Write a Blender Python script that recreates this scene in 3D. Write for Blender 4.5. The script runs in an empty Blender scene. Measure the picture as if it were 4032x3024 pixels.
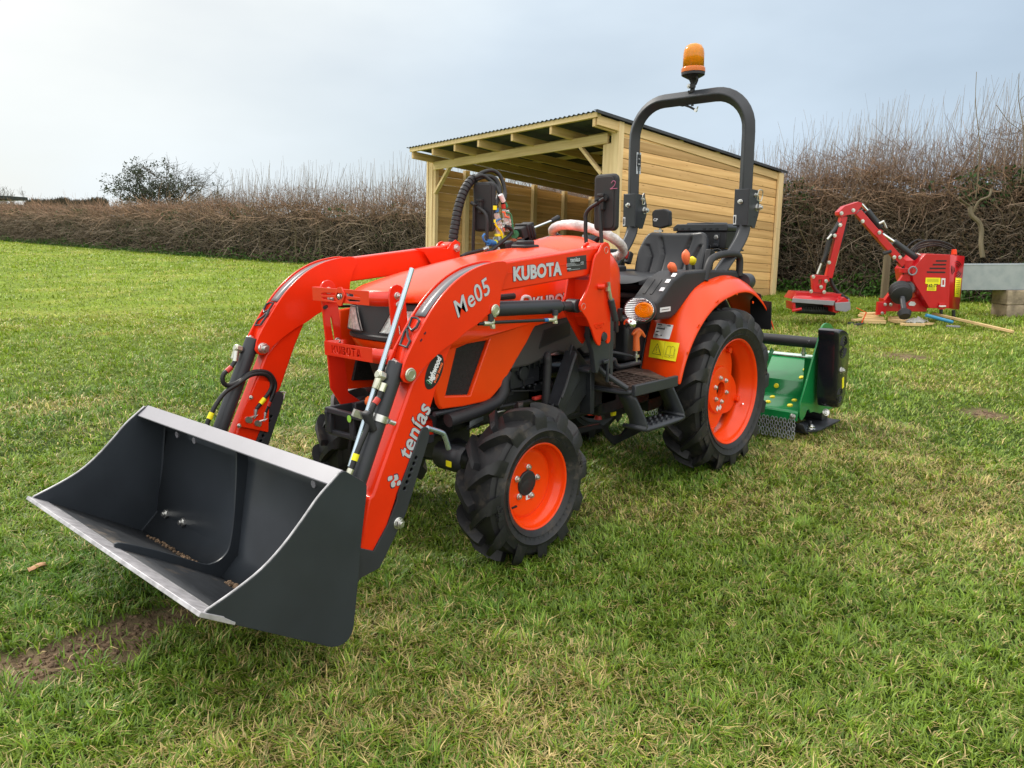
import bpy, bmesh, math, random
import numpy as np
from mathutils import Vector, Matrix
R_ = math.radians
PI = math.pi
rnd = random.Random(7)
sc = bpy.context.scene
col = sc.collection

# ------------------------------------------------------------------ camera
FPX = 3048.0                                   # focal length in photograph pixels
CAM = np.array([3.697, 2.3305, 1.2386]); YAW, PITCH, ROLL = -2.4047, .1936, -.0049
_f = np.array([math.cos(PITCH)*math.cos(YAW), math.cos(PITCH)*math.sin(YAW), -math.sin(PITCH)])
_r = np.cross(_f, [0, 0, 1]); _r /= np.linalg.norm(_r); _u = np.cross(_r, _f)
_r, _u = math.cos(ROLL)*_r+math.sin(ROLL)*_u, -math.sin(ROLL)*_r+math.cos(ROLL)*_u
cd = bpy.data.cameras.new('camera'); cam = bpy.data.objects.new('camera', cd); col.objects.link(cam)
cd.sensor_width = 36; cd.lens = FPX*36/4032; cd.clip_start = .05; cd.clip_end = 3000
cam.matrix_world = Matrix(((_r[0], _u[0], -_f[0], CAM[0]), (_r[1], _u[1], -_f[1], CAM[1]), (_r[2], _u[2], -_f[2], CAM[2]), (0, 0, 0, 1)))
sc.camera = cam
sc.render.resolution_x = 1024; sc.render.resolution_y = 768

# ------------------------------------------------------------------ light
SUN_AZ, SUN_EL = -1.55, R_(42)                 # direction towards the veiled sun
sd = np.array([math.cos(SUN_AZ)*math.cos(SUN_EL), math.sin(SUN_AZ)*math.cos(SUN_EL), math.sin(SUN_EL)])
sl = bpy.data.lights.new('sun', 'SUN'); sl.energy = 2.3; sl.angle = R_(9); sl.color = (1, .95, .86)
so = bpy.data.objects.new('sun', sl); col.objects.link(so)
so.rotation_euler = Vector(-sd).to_track_quat('-Z', 'Y').to_euler(); so.location = (0, 0, 20)
W = bpy.data.worlds.new('World'); sc.world = W; W.use_nodes = True
nt = W.node_tree; N = nt.nodes; Lk = nt.links; N.clear()
def wn(t, **k):
    n = N.new(t)
    for a, b in k.items(): setattr(n, a, b)
    return n
out = wn('ShaderNodeOutputWorld'); bg1 = wn('ShaderNodeBackground'); bg2 = wn('ShaderNodeBackground'); mix = wn('ShaderNodeMixShader')
sky = wn('ShaderNodeTexSky', sky_type='NISHITA', sun_disc=False, sun_elevation=SUN_EL, sun_rotation=PI/2-SUN_AZ, air_density=1.0, dust_density=1.5)
Lk.new(sky.outputs[0], bg1.inputs[0]); bg1.inputs[1].default_value = .10
tc = wn('ShaderNodeTexCoord'); mp = wn('ShaderNodeMapping'); mp.inputs['Scale'].default_value = (1.0, 1.0, 2.6)
mp.inputs['Rotation'].default_value = (.2, .35, .5)
ns = wn('ShaderNodeTexNoise'); ns.inputs['Scale'].default_value = 1.9; ns.inputs['Detail'].default_value = 5; ns.inputs['Roughness'].default_value = .48
Lk.new(tc.outputs['Generated'], mp.inputs[0]); Lk.new(mp.outputs[0], ns.inputs['Vector'])
cr = wn('ShaderNodeValToRGB'); cr.color_ramp.elements[0].position = .36; cr.color_ramp.elements[1].position = .62
cr.color_ramp.elements[0].color = (.74, .74, .74, 1); cr.color_ramp.elements[1].color = (.97, .97, .97, 1)
Lk.new(ns.outputs[0], cr.inputs[0]); Lk.new(cr.outputs[0], mix.inputs[0])
# cloud brightness rises towards the sun behind the veil
vm = wn('ShaderNodeVectorMath', operation='DOT_PRODUCT'); vm.inputs[1].default_value = tuple(sd)
Lk.new(tc.outputs['Generated'], vm.inputs[0])
c2 = wn('ShaderNodeValToRGB'); e = c2.color_ramp.elements
e[0].position = .25; e[0].color = (.50, .61, .73, 1); e[1].position = .97; e[1].color = (.97, .95, .88, 1)
x = e.new(.62); x.color = (.63, .72, .80, 1); x = e.new(.80); x.color = (.80, .83, .82, 1)
Lk.new(vm.outputs['Value'], c2.inputs[0])
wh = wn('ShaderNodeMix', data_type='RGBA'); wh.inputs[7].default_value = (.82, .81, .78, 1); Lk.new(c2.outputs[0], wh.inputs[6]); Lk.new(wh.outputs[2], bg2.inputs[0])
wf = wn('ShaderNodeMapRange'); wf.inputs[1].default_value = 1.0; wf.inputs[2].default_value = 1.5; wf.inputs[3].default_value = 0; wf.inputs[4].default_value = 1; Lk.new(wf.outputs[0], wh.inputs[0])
# an overcast dome is brightest overhead; extra fill brightness is added to the unseen sky behind the camera
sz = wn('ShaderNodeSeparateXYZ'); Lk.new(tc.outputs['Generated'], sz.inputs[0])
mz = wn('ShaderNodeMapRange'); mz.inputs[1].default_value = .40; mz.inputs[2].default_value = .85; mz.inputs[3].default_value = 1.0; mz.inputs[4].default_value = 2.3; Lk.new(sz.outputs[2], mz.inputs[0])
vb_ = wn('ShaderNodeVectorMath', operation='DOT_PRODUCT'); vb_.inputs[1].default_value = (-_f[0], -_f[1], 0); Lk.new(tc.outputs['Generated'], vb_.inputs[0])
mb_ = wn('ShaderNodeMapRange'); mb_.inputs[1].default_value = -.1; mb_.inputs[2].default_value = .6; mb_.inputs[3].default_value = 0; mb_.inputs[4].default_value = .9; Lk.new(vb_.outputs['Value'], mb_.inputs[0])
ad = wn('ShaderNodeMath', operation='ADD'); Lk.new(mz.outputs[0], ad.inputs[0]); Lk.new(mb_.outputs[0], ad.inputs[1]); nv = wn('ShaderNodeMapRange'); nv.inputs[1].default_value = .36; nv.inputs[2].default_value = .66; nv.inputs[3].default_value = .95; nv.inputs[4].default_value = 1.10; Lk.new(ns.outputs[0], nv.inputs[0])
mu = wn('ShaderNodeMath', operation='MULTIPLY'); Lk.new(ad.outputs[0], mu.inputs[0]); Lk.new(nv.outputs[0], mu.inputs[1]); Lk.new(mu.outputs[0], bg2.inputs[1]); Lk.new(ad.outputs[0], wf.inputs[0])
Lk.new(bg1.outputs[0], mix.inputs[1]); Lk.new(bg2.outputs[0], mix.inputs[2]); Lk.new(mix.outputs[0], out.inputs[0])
vs = sc.view_settings; vs.view_transform = 'Standard'; vs.look = 'None'; vs.exposure = 0.18; vs.gamma = 1; vs.use_curve_mapping = False
sc.cycles.max_bounces = 6; sc.cycles.diffuse_bounces = 3; sc.cycles.transparent_max_bounces = 12

# ------------------------------------------------------------------ photograph pixel -> point on a known plane
class Zm:
    def __init__(s, x0, y0, k): s.x0, s.y0, s.k = x0, y0, k
    def __call__(s, x, y): return (s.x0+x/s.k, s.y0+y/s.k)
zA = Zm(1000, 850, 2.212); zB = Zm(1700, 600, 2.212); zD = Zm(2400, 150, 2.2114); zE = Zm(2300, 700, 2.765)
zG = Zm(2300, 1150, 2.011); zK = Zm(2700, 1250, 2.765); zL = Zm(0, 1500, 1.3825); zM = Zm(700, 900, 1.659)
zN = Zm(1350, 1500, 2.0733); zS = Zm(1500, 1250, 1.659); zT = Zm(2300, 400, 2.0733); zU = Zm(1580, 400, 2.4578)
zV = Zm(2950, 700, 2.0444); zX = Zm(1850, 1200, 3.6867); zY = Zm(1800, 650, 3.6867); zF = Zm(2400, 1000, 3.3175)
zH = Zm(1200, 950, 3.6867); zW = Zm(0, 0, 1/1.8228)
zQ = Zm(1900, 1150, 2.212)
def ray(px): return _f+(px[0]-2016)/FPX*_r-(px[1]-1512)/FPX*_u
def pl(ax, v, z, *pts):
    """points of plane axis=v seen at zoom pixels pts -> full 3-D points"""
    o = []
    for p in pts:
        d = ray(z(*p)); t = (v-CAM[ax])/d[ax]; o.append(CAM+t*d)
    return o
def xz(y, z, *pts): return [(p[0], p[2]) for p in pl(1, y, z, *pts)]
def yz(x, z, *pts): return [(p[1], p[2]) for p in pl(0, x, z, *pts)]
def xy(zz, z, *pts): return [(p[0], p[1]) for p in pl(2, zz, z, *pts)]

# ------------------------------------------------------------------ materials
MATS = {}
def mat(name, c, rough=.5, metal=0., coat=0., var=.12, vscale=6., bump=0., bscale=60., spec=.5, c2=None, dirt=None, dscale=3., dth=.6, attr=None, trans=0., ior=1.45, emit=None, bdist=.002, stretch=None, sss=0, alpha=1.):
    m = bpy.data.materials.new(name); m.use_nodes = True; t = m.node_tree; n = t.nodes; l = t.links
    b = n['Principled BSDF']
    b.inputs['Roughness'].default_value = rough; b.inputs['Metallic'].default_value = metal
    b.inputs['Coat Weight'].default_value = coat; b.inputs['Coat Roughness'].default_value = .08
    b.inputs['Specular IOR Level'].default_value = spec; b.inputs['Transmission Weight'].default_value = trans; b.inputs['IOR'].default_value = ior
    b.inputs['Alpha'].default_value = alpha
    co = n.new('ShaderNodeTexCoord'); vec = co.outputs['Object']
    if stretch:
        mpn = n.new('ShaderNodeMapping'); mpn.inputs['Scale'].default_value = stretch; l.new(vec, mpn.inputs[0]); vec = mpn.outputs[0]
    no = n.new('ShaderNodeTexNoise'); no.inputs['Scale'].default_value = vscale; no.inputs['Detail'].default_value = 6; l.new(vec, no.inputs['Vector'])
    mx = n.new('ShaderNodeMix'); mx.data_type = 'RGBA'
    c = tuple(c)+(1,)
    ca = tuple(v*(1-var) for v in c[:3])+(1,) if c2 is None else tuple(c2)+(1,)
    cb = tuple(min(1, v*(1+var)) for v in c[:3])+(1,) if c2 is None else c
    rp = n.new('ShaderNodeValToRGB'); rp.color_ramp.elements[0].position = .35; rp.color_ramp.elements[1].position = .65
    l.new(no.outputs[0], rp.inputs[0]); l.new(rp.outputs[0], mx.inputs['Factor'])
    mx.inputs[6].default_value = ca; mx.inputs[7].default_value = cb
    last = mx.outputs[2]
    if attr:
        at = n.new('ShaderNodeAttribute'); at.attribute_name = attr
        m2 = n.new('ShaderNodeMix'); m2.data_type = 'RGBA'; m2.blend_type = 'MULTIPLY'; m2.inputs['Factor'].default_value = 1
        l.new(last, m2.inputs[6]); l.new(at.outputs['Color'], m2.inputs[7]); last = m2.outputs[2]
    if dirt:
        nd = n.new('ShaderNodeTexNoise'); nd.inputs['Scale'].default_value = dscale; nd.inputs['Detail'].default_value = 9; nd.inputs['Roughness'].default_value = .7
        l.new(co.outputs['Object'], nd.inputs['Vector'])
        rd = n.new('ShaderNodeValToRGB'); rd.color_ramp.elements[0].position = dth-.06; rd.color_ramp.elements[1].position = dth+.14
        l.new(nd.outputs[0], rd.inputs[0])
        m3 = n.new('ShaderNodeMix'); m3.data_type = 'RGBA'; l.new(rd.outputs[0], m3.inputs['Factor']); l.new(last, m3.inputs[6]); m3.inputs[7].default_value = tuple(dirt)+(1,)
        last = m3.outputs[2]
        rr = n.new('ShaderNodeMapRange'); rr.inputs[3].default_value = rough; rr.inputs[4].default_value = .9
        l.new(rd.outputs[0], rr.inputs[0]); l.new(rr.outputs[0], b.inputs['Roughness'])
    l.new(last, b.inputs['Base Color'])
    if bump:
        nb = n.new('ShaderNodeTexNoise'); nb.inputs['Scale'].default_value = bscale; nb.inputs['Detail'].default_value = 5; l.new(vec, nb.inputs['Vector'])
        bn = n.new('ShaderNodeBump'); bn.inputs['Strength'].default_value = bump; bn.inputs['Distance'].default_value = bdist
        l.new(nb.outputs[0], bn.inputs['Height']); l.new(bn.outputs[0], b.inputs['Normal'])
    if emit: b.inputs['Emission Color'].default_value = tuple(emit[:3])+(1,); b.inputs['Emission Strength'].default_value = emit[3]
    MATS[name] = m
    return m
ORANGE = mat('orange_paint', (.86, .058, .003), .28, spec=.35, coat=.22, var=.04, bump=.05, bscale=14)
RED = mat('loader_red_paint', (.80, .030, .004), .28, spec=.35, coat=.22, var=.05, bump=.10, bscale=120, bdist=.0006)
CRED = mat('cutter_red_paint', (.50, .006, .012), .32, coat=.3, var=.06)
GREY = mat('dark_grey_paint', (.032, .035, .042), .42, var=.12, spec=.5, bump=.08, bscale=150, bdist=.0005)
BUCKET = mat('bucket_grey_paint', (.028, .034, .042), .38, var=.12, bump=.12, bscale=160, bdist=.0006, dirt=(.10, .075, .05), dscale=5, dth=.74)
FLOORM = mat('scratched_bucket_floor', (.030, .033, .038), .42, var=.2, bump=.2, bscale=90, dirt=(.17, .125, .085), dscale=4, dth=.60, stretch=(12, 2, 12))
LIP = mat('light_grey_paint_and_lip_sheen', (.24, .235, .265), .42, var=.05)  # own grey of small parts; on the bucket lip, sky reflection put into colour
STEELED = mat('scuffed_steel_edge', (.42, .41, .43), .45, metal=.2, var=.25, vscale=30, dirt=(.16, .12, .09), dscale=16, dth=.66)
PLAST = mat('black_plastic', (.020, .020, .023), .55, var=.15, bump=.25, bscale=300, bdist=.0004)
COVER = mat('brown_black_cover', (.050, .045, .048), .5, var=.1, bump=.2, bscale=300, bdist=.0004)
BLACKM = mat('black_engine_paint', (.022, .024, .029), .40, var=.3, vscale=9, bump=.3, bscale=40)
BMESH = mat('black_radiator_mesh', (.012, .012, .013), .6, var=.4, vscale=90, bump=1., bscale=260, bdist=.003)
ZINC = mat('zinc_steel', (.62, .62, .60), .28, metal=.9, var=.15, vscale=20)
RODM = mat('zinc_rod', (.50, .60, .68), .25, metal=.85, var=.1)
BRASSZ = mat('passivated_fitting', (.62, .62, .50), .3, metal=.8, var=.2)
RUBBER = mat('tyre_rubber', (.017, .017, .019), .50, var=.25, bump=.5, bscale=45, bdist=.002, dirt=(.085, .070, .055), dscale=11, dth=.60)
HOSE = mat('black_hose_rubber', (.014, .014, .016), .45, var=.2)
SEATM = mat('black_seat_vinyl', (.018, .019, .023), .36, var=.1, bump=.15, bscale=200, bdist=.0005)
WHITE = mat('white_decal', (.72, .73, .76), .5, var=.04)
SILV = mat('silver_decal', (.58, .60, .66), .38, metal=.25, var=.04)
OUTL = mat('dark_decal_outline', (.05, .02, .04), .5)
BLK = mat('black_decal', (.012, .012, .014), .45)
YEL = mat('yellow_decal', (.86, .78, .015), .45, var=.03)
YELK = mat('yellow_knob', (.85, .68, .02), .45, var=.12, vscale=20)
ORK = mat('orange_knob', (.86, .17, .06), .42, var=.05)
ORG2 = mat('orange_plastic', (.70, .14, .03), .45)
AMBER = mat('amber_lens', (1.0, .40, .01), .15, var=.02, trans=.5, ior=1.35, coat=.4)
AMBERD = mat('amber_lens_ring', (.80, .20, .02), .2, trans=.3)
CHROME = mat('chrome_reflector', (.80, .80, .80), .12, metal=1., var=.02)
CLEAR = mat('clear_lens', (.95, .95, .95), .08, var=.01, trans=.92, ior=1.3)
BLUE = mat('blue_plastic', (.03, .15, .40), .4)
GRNP = mat('green_plastic', (.04, .22, .10), .4)
REDP = mat('red_plastic', (.45, .035, .025), .4)
WRAP = mat('plastic_film_wrap', (.66, .60, .60), .22, var=.25, vscale=25, bump=1., bscale=55, bdist=.006, coat=.5)
FILM = mat('clear_plastic_film', (.85, .85, .85), .2, var=.1, bump=1., bscale=60, bdist=.006, trans=.5, alpha=.8)
GREEN = mat('green_paint', (.006, .19, .050), .28, coat=.35, var=.06)
GALV = mat('galvanised_sheet', (.38, .41, .43), .6, metal=.25, var=.22, vscale=7, c2=(.30, .34, .36))
CHAIN = mat('grey_chain', (.45, .47, .50), .4, metal=.7)
MINTW = mat('pale_grip_strip', (.45, .55, .50), .6, var=.2)
DIRTM = mat('crumbled_soil', (.16, .105, .065), .95, var=.4, vscale=40, bump=1, bscale=60, bdist=.01)
# wood: grain runs along object X of each board's material space
def wood(name, c, c2, st):
    return mat(name, c, .72, var=.2, vscale=3.2, c2=c2, bump=.35, bscale=12, bdist=.003, stretch=st)
WOODX = wood('treated_timber_boards', (.76, .55, .28), (.60, .41, .19), (.35, 3, 9))
WOODZ = wood('treated_timber_posts', (.80, .62, .35), (.66, .48, .25), (6, 6, .5))
WOODY = wood('treated_timber_beams', (.76, .58, .31), (.62, .45, .22), (5, .5, 8))
WOODD = wood('greyed_post_wood', (.18, .145, .09), (.12, .10, .06), (6, 6, .5))
ROOFM = mat('corrugated_roof_sheet', (.055, .058, .065), .55, metal=.3, var=.25, vscale=3)
CONC = mat('concrete_block', (.30, .24, .17), .9, var=.3, vscale=9, bump=.8, bscale=30, bdist=.01)

# ------------------------------------------------------------------ mesh builder
class MB:
    def __init__(s): s.v = []; s.f = []; s.sm = []
    def add(s, vs, fs):
        o = len(s.v); s.v += [tuple(map(float, p)) for p in vs]; s.f += [tuple(i+o for i in f) for f in fs]; return s
    def box(s, c, d, rot=None):
        vs = [Vector(((i & 1)-.5, ((i >> 1) & 1)-.5, ((i >> 2) & 1)-.5)) for i in range(8)]
        vs = [Vector((v.x*d[0], v.y*d[1], v.z*d[2])) for v in vs]
        if rot is not None: vs = [rot @ v for v in vs]
        return s.add([v+Vector(c) for v in vs], [(0, 2, 3, 1), (4, 5, 7, 6), (0, 1, 5, 4), (2, 6, 7, 3), (0, 4, 6, 2), (1, 3, 7, 5)])
    def beam(s, a, b, w, h, up=(0, 0, 1)):
        a = Vector(a); b = Vector(b); d = b-a; L = d.length; d.normalize(); up = Vector(up)
        sd_ = d.cross(up)
        if sd_.length < 1e-4: sd_ = d.cross(Vector((0, 1, 0)))
        sd_.normalize(); u2 = sd_.cross(d)
        rot = Matrix((d, sd_, u2)).transposed()
        return s.box((a+b)/2, (L, w, h), rot)
    def prism(s, poly, ax, lo, hi):
        """poly 2-D in the other two axes (order x,y,z), extruded along ax"""
        n = len(poly)
        def P3(p, t):
            l = list(p); l.insert(ax, t); return l
        vs = [P3(p, lo) for p in poly]+[P3(p, hi) for p in poly]
        fs = [tuple(range(n)), tuple(range(2*n-1, n-1, -1))]+[((i+1) % n, i, i+n, (i+1) % n+n) for i in range(n)]
        return s.add(vs, fs)
    def tube(s, path, r, n=12, cap=True, closed=False, sq=None):
        P = [Vector(p) for p in path]; m = len(P); rs = r if isinstance(r, (list, tuple)) else [r]*m
        t0 = (P[1]-P[0]).normalized(); nrm = t0.orthogonal().normalized()
        if sq: nrm = (Vector(sq)-t0*t0.dot(Vector(sq))).normalized()
        vs = []; prev = t0
        for i in range(m):
            if closed: t = (P[(i+1) % m]-P[i-1]).normalized()
            elif i == 0: t = t0
            elif i == m-1: t = (P[-1]-P[-2]).normalized()
            else: t = ((P[i+1]-P[i]).normalized()+(P[i]-P[i-1]).normalized()).normalized()
            q = prev.rotation_difference(t); nrm = (q @ nrm); nrm = (nrm-t*nrm.dot(t)).normalized(); prev = t
            b = t.cross(nrm)
            for k in range(n):
                a = 2*PI*k/n+(PI/4 if n == 4 else 0)
                vs.append(P[i]+(nrm*math.cos(a)+b*math.sin(a))*rs[i]*(1.4142 if n == 4 else 1))
        fs = []
        for i in range(m if closed else m-1):
            for k in range(n):
                a, b2 = i*n+k, i*n+(k+1) % n; c, d = ((i+1) % m)*n+(k+1) % n, ((i+1) % m)*n+k
                fs.append((a, b2, c, d))
        if cap and not closed: fs += [tuple(range(n-1, -1, -1)), tuple((m-1)*n+k for k in range(n))]
        return s.add(vs, fs)
    def cyl(s, a, b, r, n=20, r2=None): return s.tube([a, b], [r, r if r2 is None else r2], n)
    def lathe(s, prof, c, axis=(0, 1, 0), n=48, cap=False):
        """prof: (radius, height along axis)"""
        ax = Vector(axis).normalized(); e1 = ax.orthogonal().normalized(); e2 = ax.cross(e1); c = Vector(c)
        m = len(prof); vs = []
        for k in range(n):
            a = 2*PI*k/n; d = e1*math.cos(a)+e2*math.sin(a)
            for (r, h) in prof: vs.append(c+d*r+ax*h)
        fs = [(k*m+j, ((k+1) % n)*m+j, ((k+1) % n)*m+j+1, k*m+j+1) for k in range(n) for j in range(m-1)]
        if cap:
            fs.append(tuple(k*m for k in range(n-1, -1, -1))); fs.append(tuple(k*m+m-1 for k in range(n)))
        return s.add(vs, fs)
    def grid(s, rows, thick=None):
        """rows: list of lists of points"""
        m = len(rows[0]); vs = [p for r in rows for p in r]
        return s.add(vs, [(i*m+j, i*m+j+1, (i+1)*m+j+1, (i+1)*m+j) for i in range(len(rows)-1) for j in range(m-1)])
    def hexb(s, c, ax, r, h): return s.tube([c, Vector(c)+Vector(ax).normalized()*h], r, 6)
    def build(s, name, m, parent=None, bev=0, seg=2, ang=35, solid=0, sub=0, off=-1):
        me = bpy.data.meshes.new(name); me.from_pydata(s.v, [], s.f); me.materials.append(m)
        bm = bmesh.new(); bm.from_mesh(me)
        bmesh.ops.recalc_face_normals(bm, faces=bm.faces); bm.to_mesh(me); bm.free()
        me.shade_smooth(); me.set_sharp_from_angle(angle=R_(ang)); me.update()
        o = bpy.data.objects.new(name, me); col.objects.link(o)
        if parent is not None: o.parent = parent
        if solid: md = o.modifiers.new('t', 'SOLIDIFY'); md.thickness = solid; md.offset = off
        if sub: md = o.modifiers.new('s', 'SUBSURF'); md.levels = sub; md.render_levels = sub
        if bev:
            md = o.modifiers.new('b', 'BEVEL'); md.width = bev; md.segments = seg; md.limit_method = 'ANGLE'; md.angle_limit = R_(28); md.harden_normals = False
        return o
def tag(o, label=None, cat=None, group=None, kind=None):
    if label: o['label'] = label
    if cat: o['category'] = cat
    if group: o['group'] = group
    if kind: o['kind'] = kind
    return o
def empty(name, loc=(0, 0, 0), label=None, cat=None, group=None, rz=0):
    o = bpy.data.objects.new(name, None); col.objects.link(o); o.location = loc; o.rotation_euler.z = rz; o.empty_display_size = .1
    return tag(o, label, cat, group)
def smooth_path(pts, n=8):
    """Catmull-Rom through 3-D points"""
    P = [Vector(p) for p in pts]; P = [P[0]*2-P[1]]+P+[P[-1]*2-P[-2]]; o = []
    for i in range(1, len(P)-2):
        a, b, c, d = P[i-1:i+3]
        for k in range(n):
            t = k/n; o.append(.5*((2*b)+(c-a)*t+(2*a-5*b+4*c-d)*t*t+(3*b-a-3*c+d)*t**3))
    return o+[P[-2]]
def smooth2(pts, n=4, closed=False):
    P = [Vector((p[0], p[1], 0)) for p in pts]
    if closed: P = [P[-1]]+P+[P[0], P[1]]
    else: P = [P[0]*2-P[1]]+P+[P[-1]*2-P[-2]]
    o = []
    for i in range(1, len(P)-2):
        a, b, c, d = P[i-1:i+3]
        for k in range(n):
            t = k/n; q = .5*((2*b)+(c-a)*t+(2*a-5*b+4*c-d)*t*t+(3*b-a-3*c+d)*t**3); o.append((q.x, q.y))
    if not closed: o.append((P[-2].x, P[-2].y))
    return o
def circ2(c, r, n=16, r2=None): return [(c[0]+r*math.cos(2*PI*k/n), c[1]+(r2 or r)*math.sin(2*PI*k/n)) for k in range(n)]
def rrect(x0, y0, x1, y1, r, n=4):
    o = []
    for cx, cy, a0 in ((x1-r, y1-r, 0), (x0+r, y1-r, 90), (x0+r, y0+r, 180), (x1-r, y0+r, 270)):
        for k in range(n+1):
            a = R_(a0+90*k/n); o.append((cx+r*math.cos(a), cy+r*math.sin(a)))
    return o
def frame(ax):
    """matrix taking (a,b,h) plate space to world for plates lying in a plane of constant ax"""
    return {1: Matrix(((1, 0, 0), (0, 0, 1), (0, 1, 0))), 0: Matrix(((0, 0, 1), (1, 0, 0), (0, 1, 0))), 2: Matrix.Identity(3)}[ax]
def plate(name, m, loops, ax, lo, hi, parent=None, bev=.0012, M=None):
    """outline loops (first outside, the rest holes) in the plane of constant ax, from lo to hi along ax. M: optional 4x4 (plate space -> world)"""
    cu = bpy.data.curves.new(name, 'CURVE'); cu.dimensions = '2D'; cu.fill_mode = 'BOTH'
    t = abs(hi-lo)/2; bev = min(bev, t*.9); cu.extrude = t-bev; cu.bevel_depth = bev; cu.bevel_resolution = 1; cu.offset = -bev
    for lp in loops:
        sp = cu.splines.new('POLY'); sp.points.add(len(lp)-1); sp.use_cyclic_u = True
        for i, p in enumerate(lp): sp.points[i].co = (p[0], p[1], 0, 1)
    o = bpy.data.objects.new('tmp', cu); me = bpy.data.meshes.new_from_object(o); bpy.data.objects.remove(o); bpy.data.curves.remove(cu)
    F = (M if M is not None else frame(ax).to_4x4()) @ Matrix.Translation((0, 0, (lo+hi)/2))
    me.transform(F)
    if F.determinant() < 0: me.flip_normals()
    me.materials.clear(); me.materials.append(m); me.name = name
    me.shade_smooth(); me.set_sharp_from_angle(angle=R_(30))
    o = bpy.data.objects.new(name, me); col.objects.link(o)
    if parent is not None: o.parent = parent
    return o
def text(name, s, m, M, size, parent=None, bold=.0, depth=.0006, shear=0, space=1.0, sx=1.0):
    """flat lettering; M takes text space (x right, y up, z out of the surface) to world"""
    cu = bpy.data.curves.new(name, 'FONT'); cu.body = s; cu.size = size; cu.extrude = depth; cu.offset = bold; cu.shear = shear; cu.space_character = space
    cu.resolution_u = 4; cu.align_x = 'CENTER'; cu.align_y = 'CENTER'
    o = bpy.data.objects.new('tmp', cu); me = bpy.data.meshes.new_from_object(o); bpy.data.objects.remove(o); bpy.data.curves.remove(cu)
    me.transform(M @ Matrix.Diagonal((sx, 1, 1, 1))); me.materials.clear(); me.materials.append(m); me.name = name
    o = bpy.data.objects.new(name, me); col.objects.link(o)
    if parent is not None: o.parent = parent
    return o
def tmat(o, right, up):
    """matrix from an origin, a text-right vector and an up vector"""
    r = Vector(right).normalized(); n = r.cross(Vector(up)).normalized(); u = n.cross(r)
    return Matrix(((r.x, u.x, n.x, o[0]), (r.y, u.y, n.y, o[1]), (r.z, u.z, n.z, o[2]), (0, 0, 0, 1)))
def decal_text(name, s, o, right, up, size, parent, bold=.0, shear=0, space=1.0, sx=1., fill=None, edge=None, ow=.020):
    o = Vector(o); M = tmat(o, right, up); n = Vector((M[0][2], M[1][2], M[2][2]))
    a = text(name, s, edge or OUTL, M, size, parent, bold+size*ow, .0004, shear, space, sx)
    M2 = Matrix.Translation(n*.0007) @ M
    b = text('letter_face', s, fill or SILV, M2, size, a, bold, .0005, shear, space, sx)
    return a
# ================================================================== terrain
def _lat(nx, ny, seed):
    g = np.random.RandomState(seed).rand(nx, ny); return g
_LT = [_lat(256, 256, s) for s in range(6)]
def vnoise(x, y, s=0):
    x = np.asarray(x, float); y = np.asarray(y, float); xi = np.floor(x).astype(int); yi = np.floor(y).astype(int); fx = x-xi; fy = y-yi
    fx = fx*fx*(3-2*fx); fy = fy*fy*(3-2*fy); L = _LT[s]
    a = L[xi % 256, yi % 256]; b = L[(xi+1) % 256, yi % 256]; c = L[xi % 256, (yi+1) % 256]; d = L[(xi+1) % 256, (yi+1) % 256]
    return (a*(1-fx)+b*fx)*(1-fy)+(c*(1-fx)+d*fx)*fy
def fbm(x, y, s=0, o=4):
    t = 0; a = .5; n = 0
    for k in range(o): t = t+a*vnoise(np.asarray(x)*2**k+17*k, np.asarray(y)*2**k-9*k, (s+k) % 6); n += a; a *= .5
    return t/n
def terr_big(x, y):
    d = np.hypot(np.asarray(x, float)-CAM[0], np.asarray(y, float)-CAM[1])
    e = np.clip(d-6, 0, 10); r = .00135*e*e+.027*np.clip(d-16, 0, 36)
    return r
def terr(x, y):
    d = np.hypot(np.asarray(x, float)-CAM[0], np.asarray(y, float)-CAM[1])
    return terr_big(x, y)+(fbm(np.asarray(x)*1.1, np.asarray(y)*1.1, 1, 3)-.5)*.05*np.clip(1.4-d*.02, 0.3, 1)
def TERR(x, y): return float(terr(x, y))
_hf = np.array([_f[0], _f[1]]); _hf /= np.linalg.norm(_hf); _hr = np.array([_r[0], _r[1]]); _hr /= np.linalg.norm(_hr)
def LD(lat, dep): return CAM[:2]+_hr*lat+_hf*dep
def ground_px(z, *pts):
    o = []
    for p in pts:
        d = ray(z(*p)); zz = 0.
        for _ in range(8): t = (zz-CAM[2])/d[2]; q = CAM+t*d; zz = float(terr_big(q[0], q[1]))
        o.append(q)
    return o
# ================================================================== the tractor
T = empty('compact_tractor', (0, 0, 0), 'orange compact tractor with red front loader, grey bucket and roll bar parked on the grass', 'tractor')
def bolt(parent, c, ax, r=.010, h=.008, m=None, name='bolt'):
    b = MB(); a = Vector(ax).normalized(); c = Vector(c)
    b.cyl(c, c+a*.002, r*1.25, 14); b.hexb(c+a*.002, a, r, h); b.cyl(c+a*(h+.002), c+a*(h*1.7), r*.55, 10)
    return b.build(name, m or ZINC, parent, bev=.001, seg=1)

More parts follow.
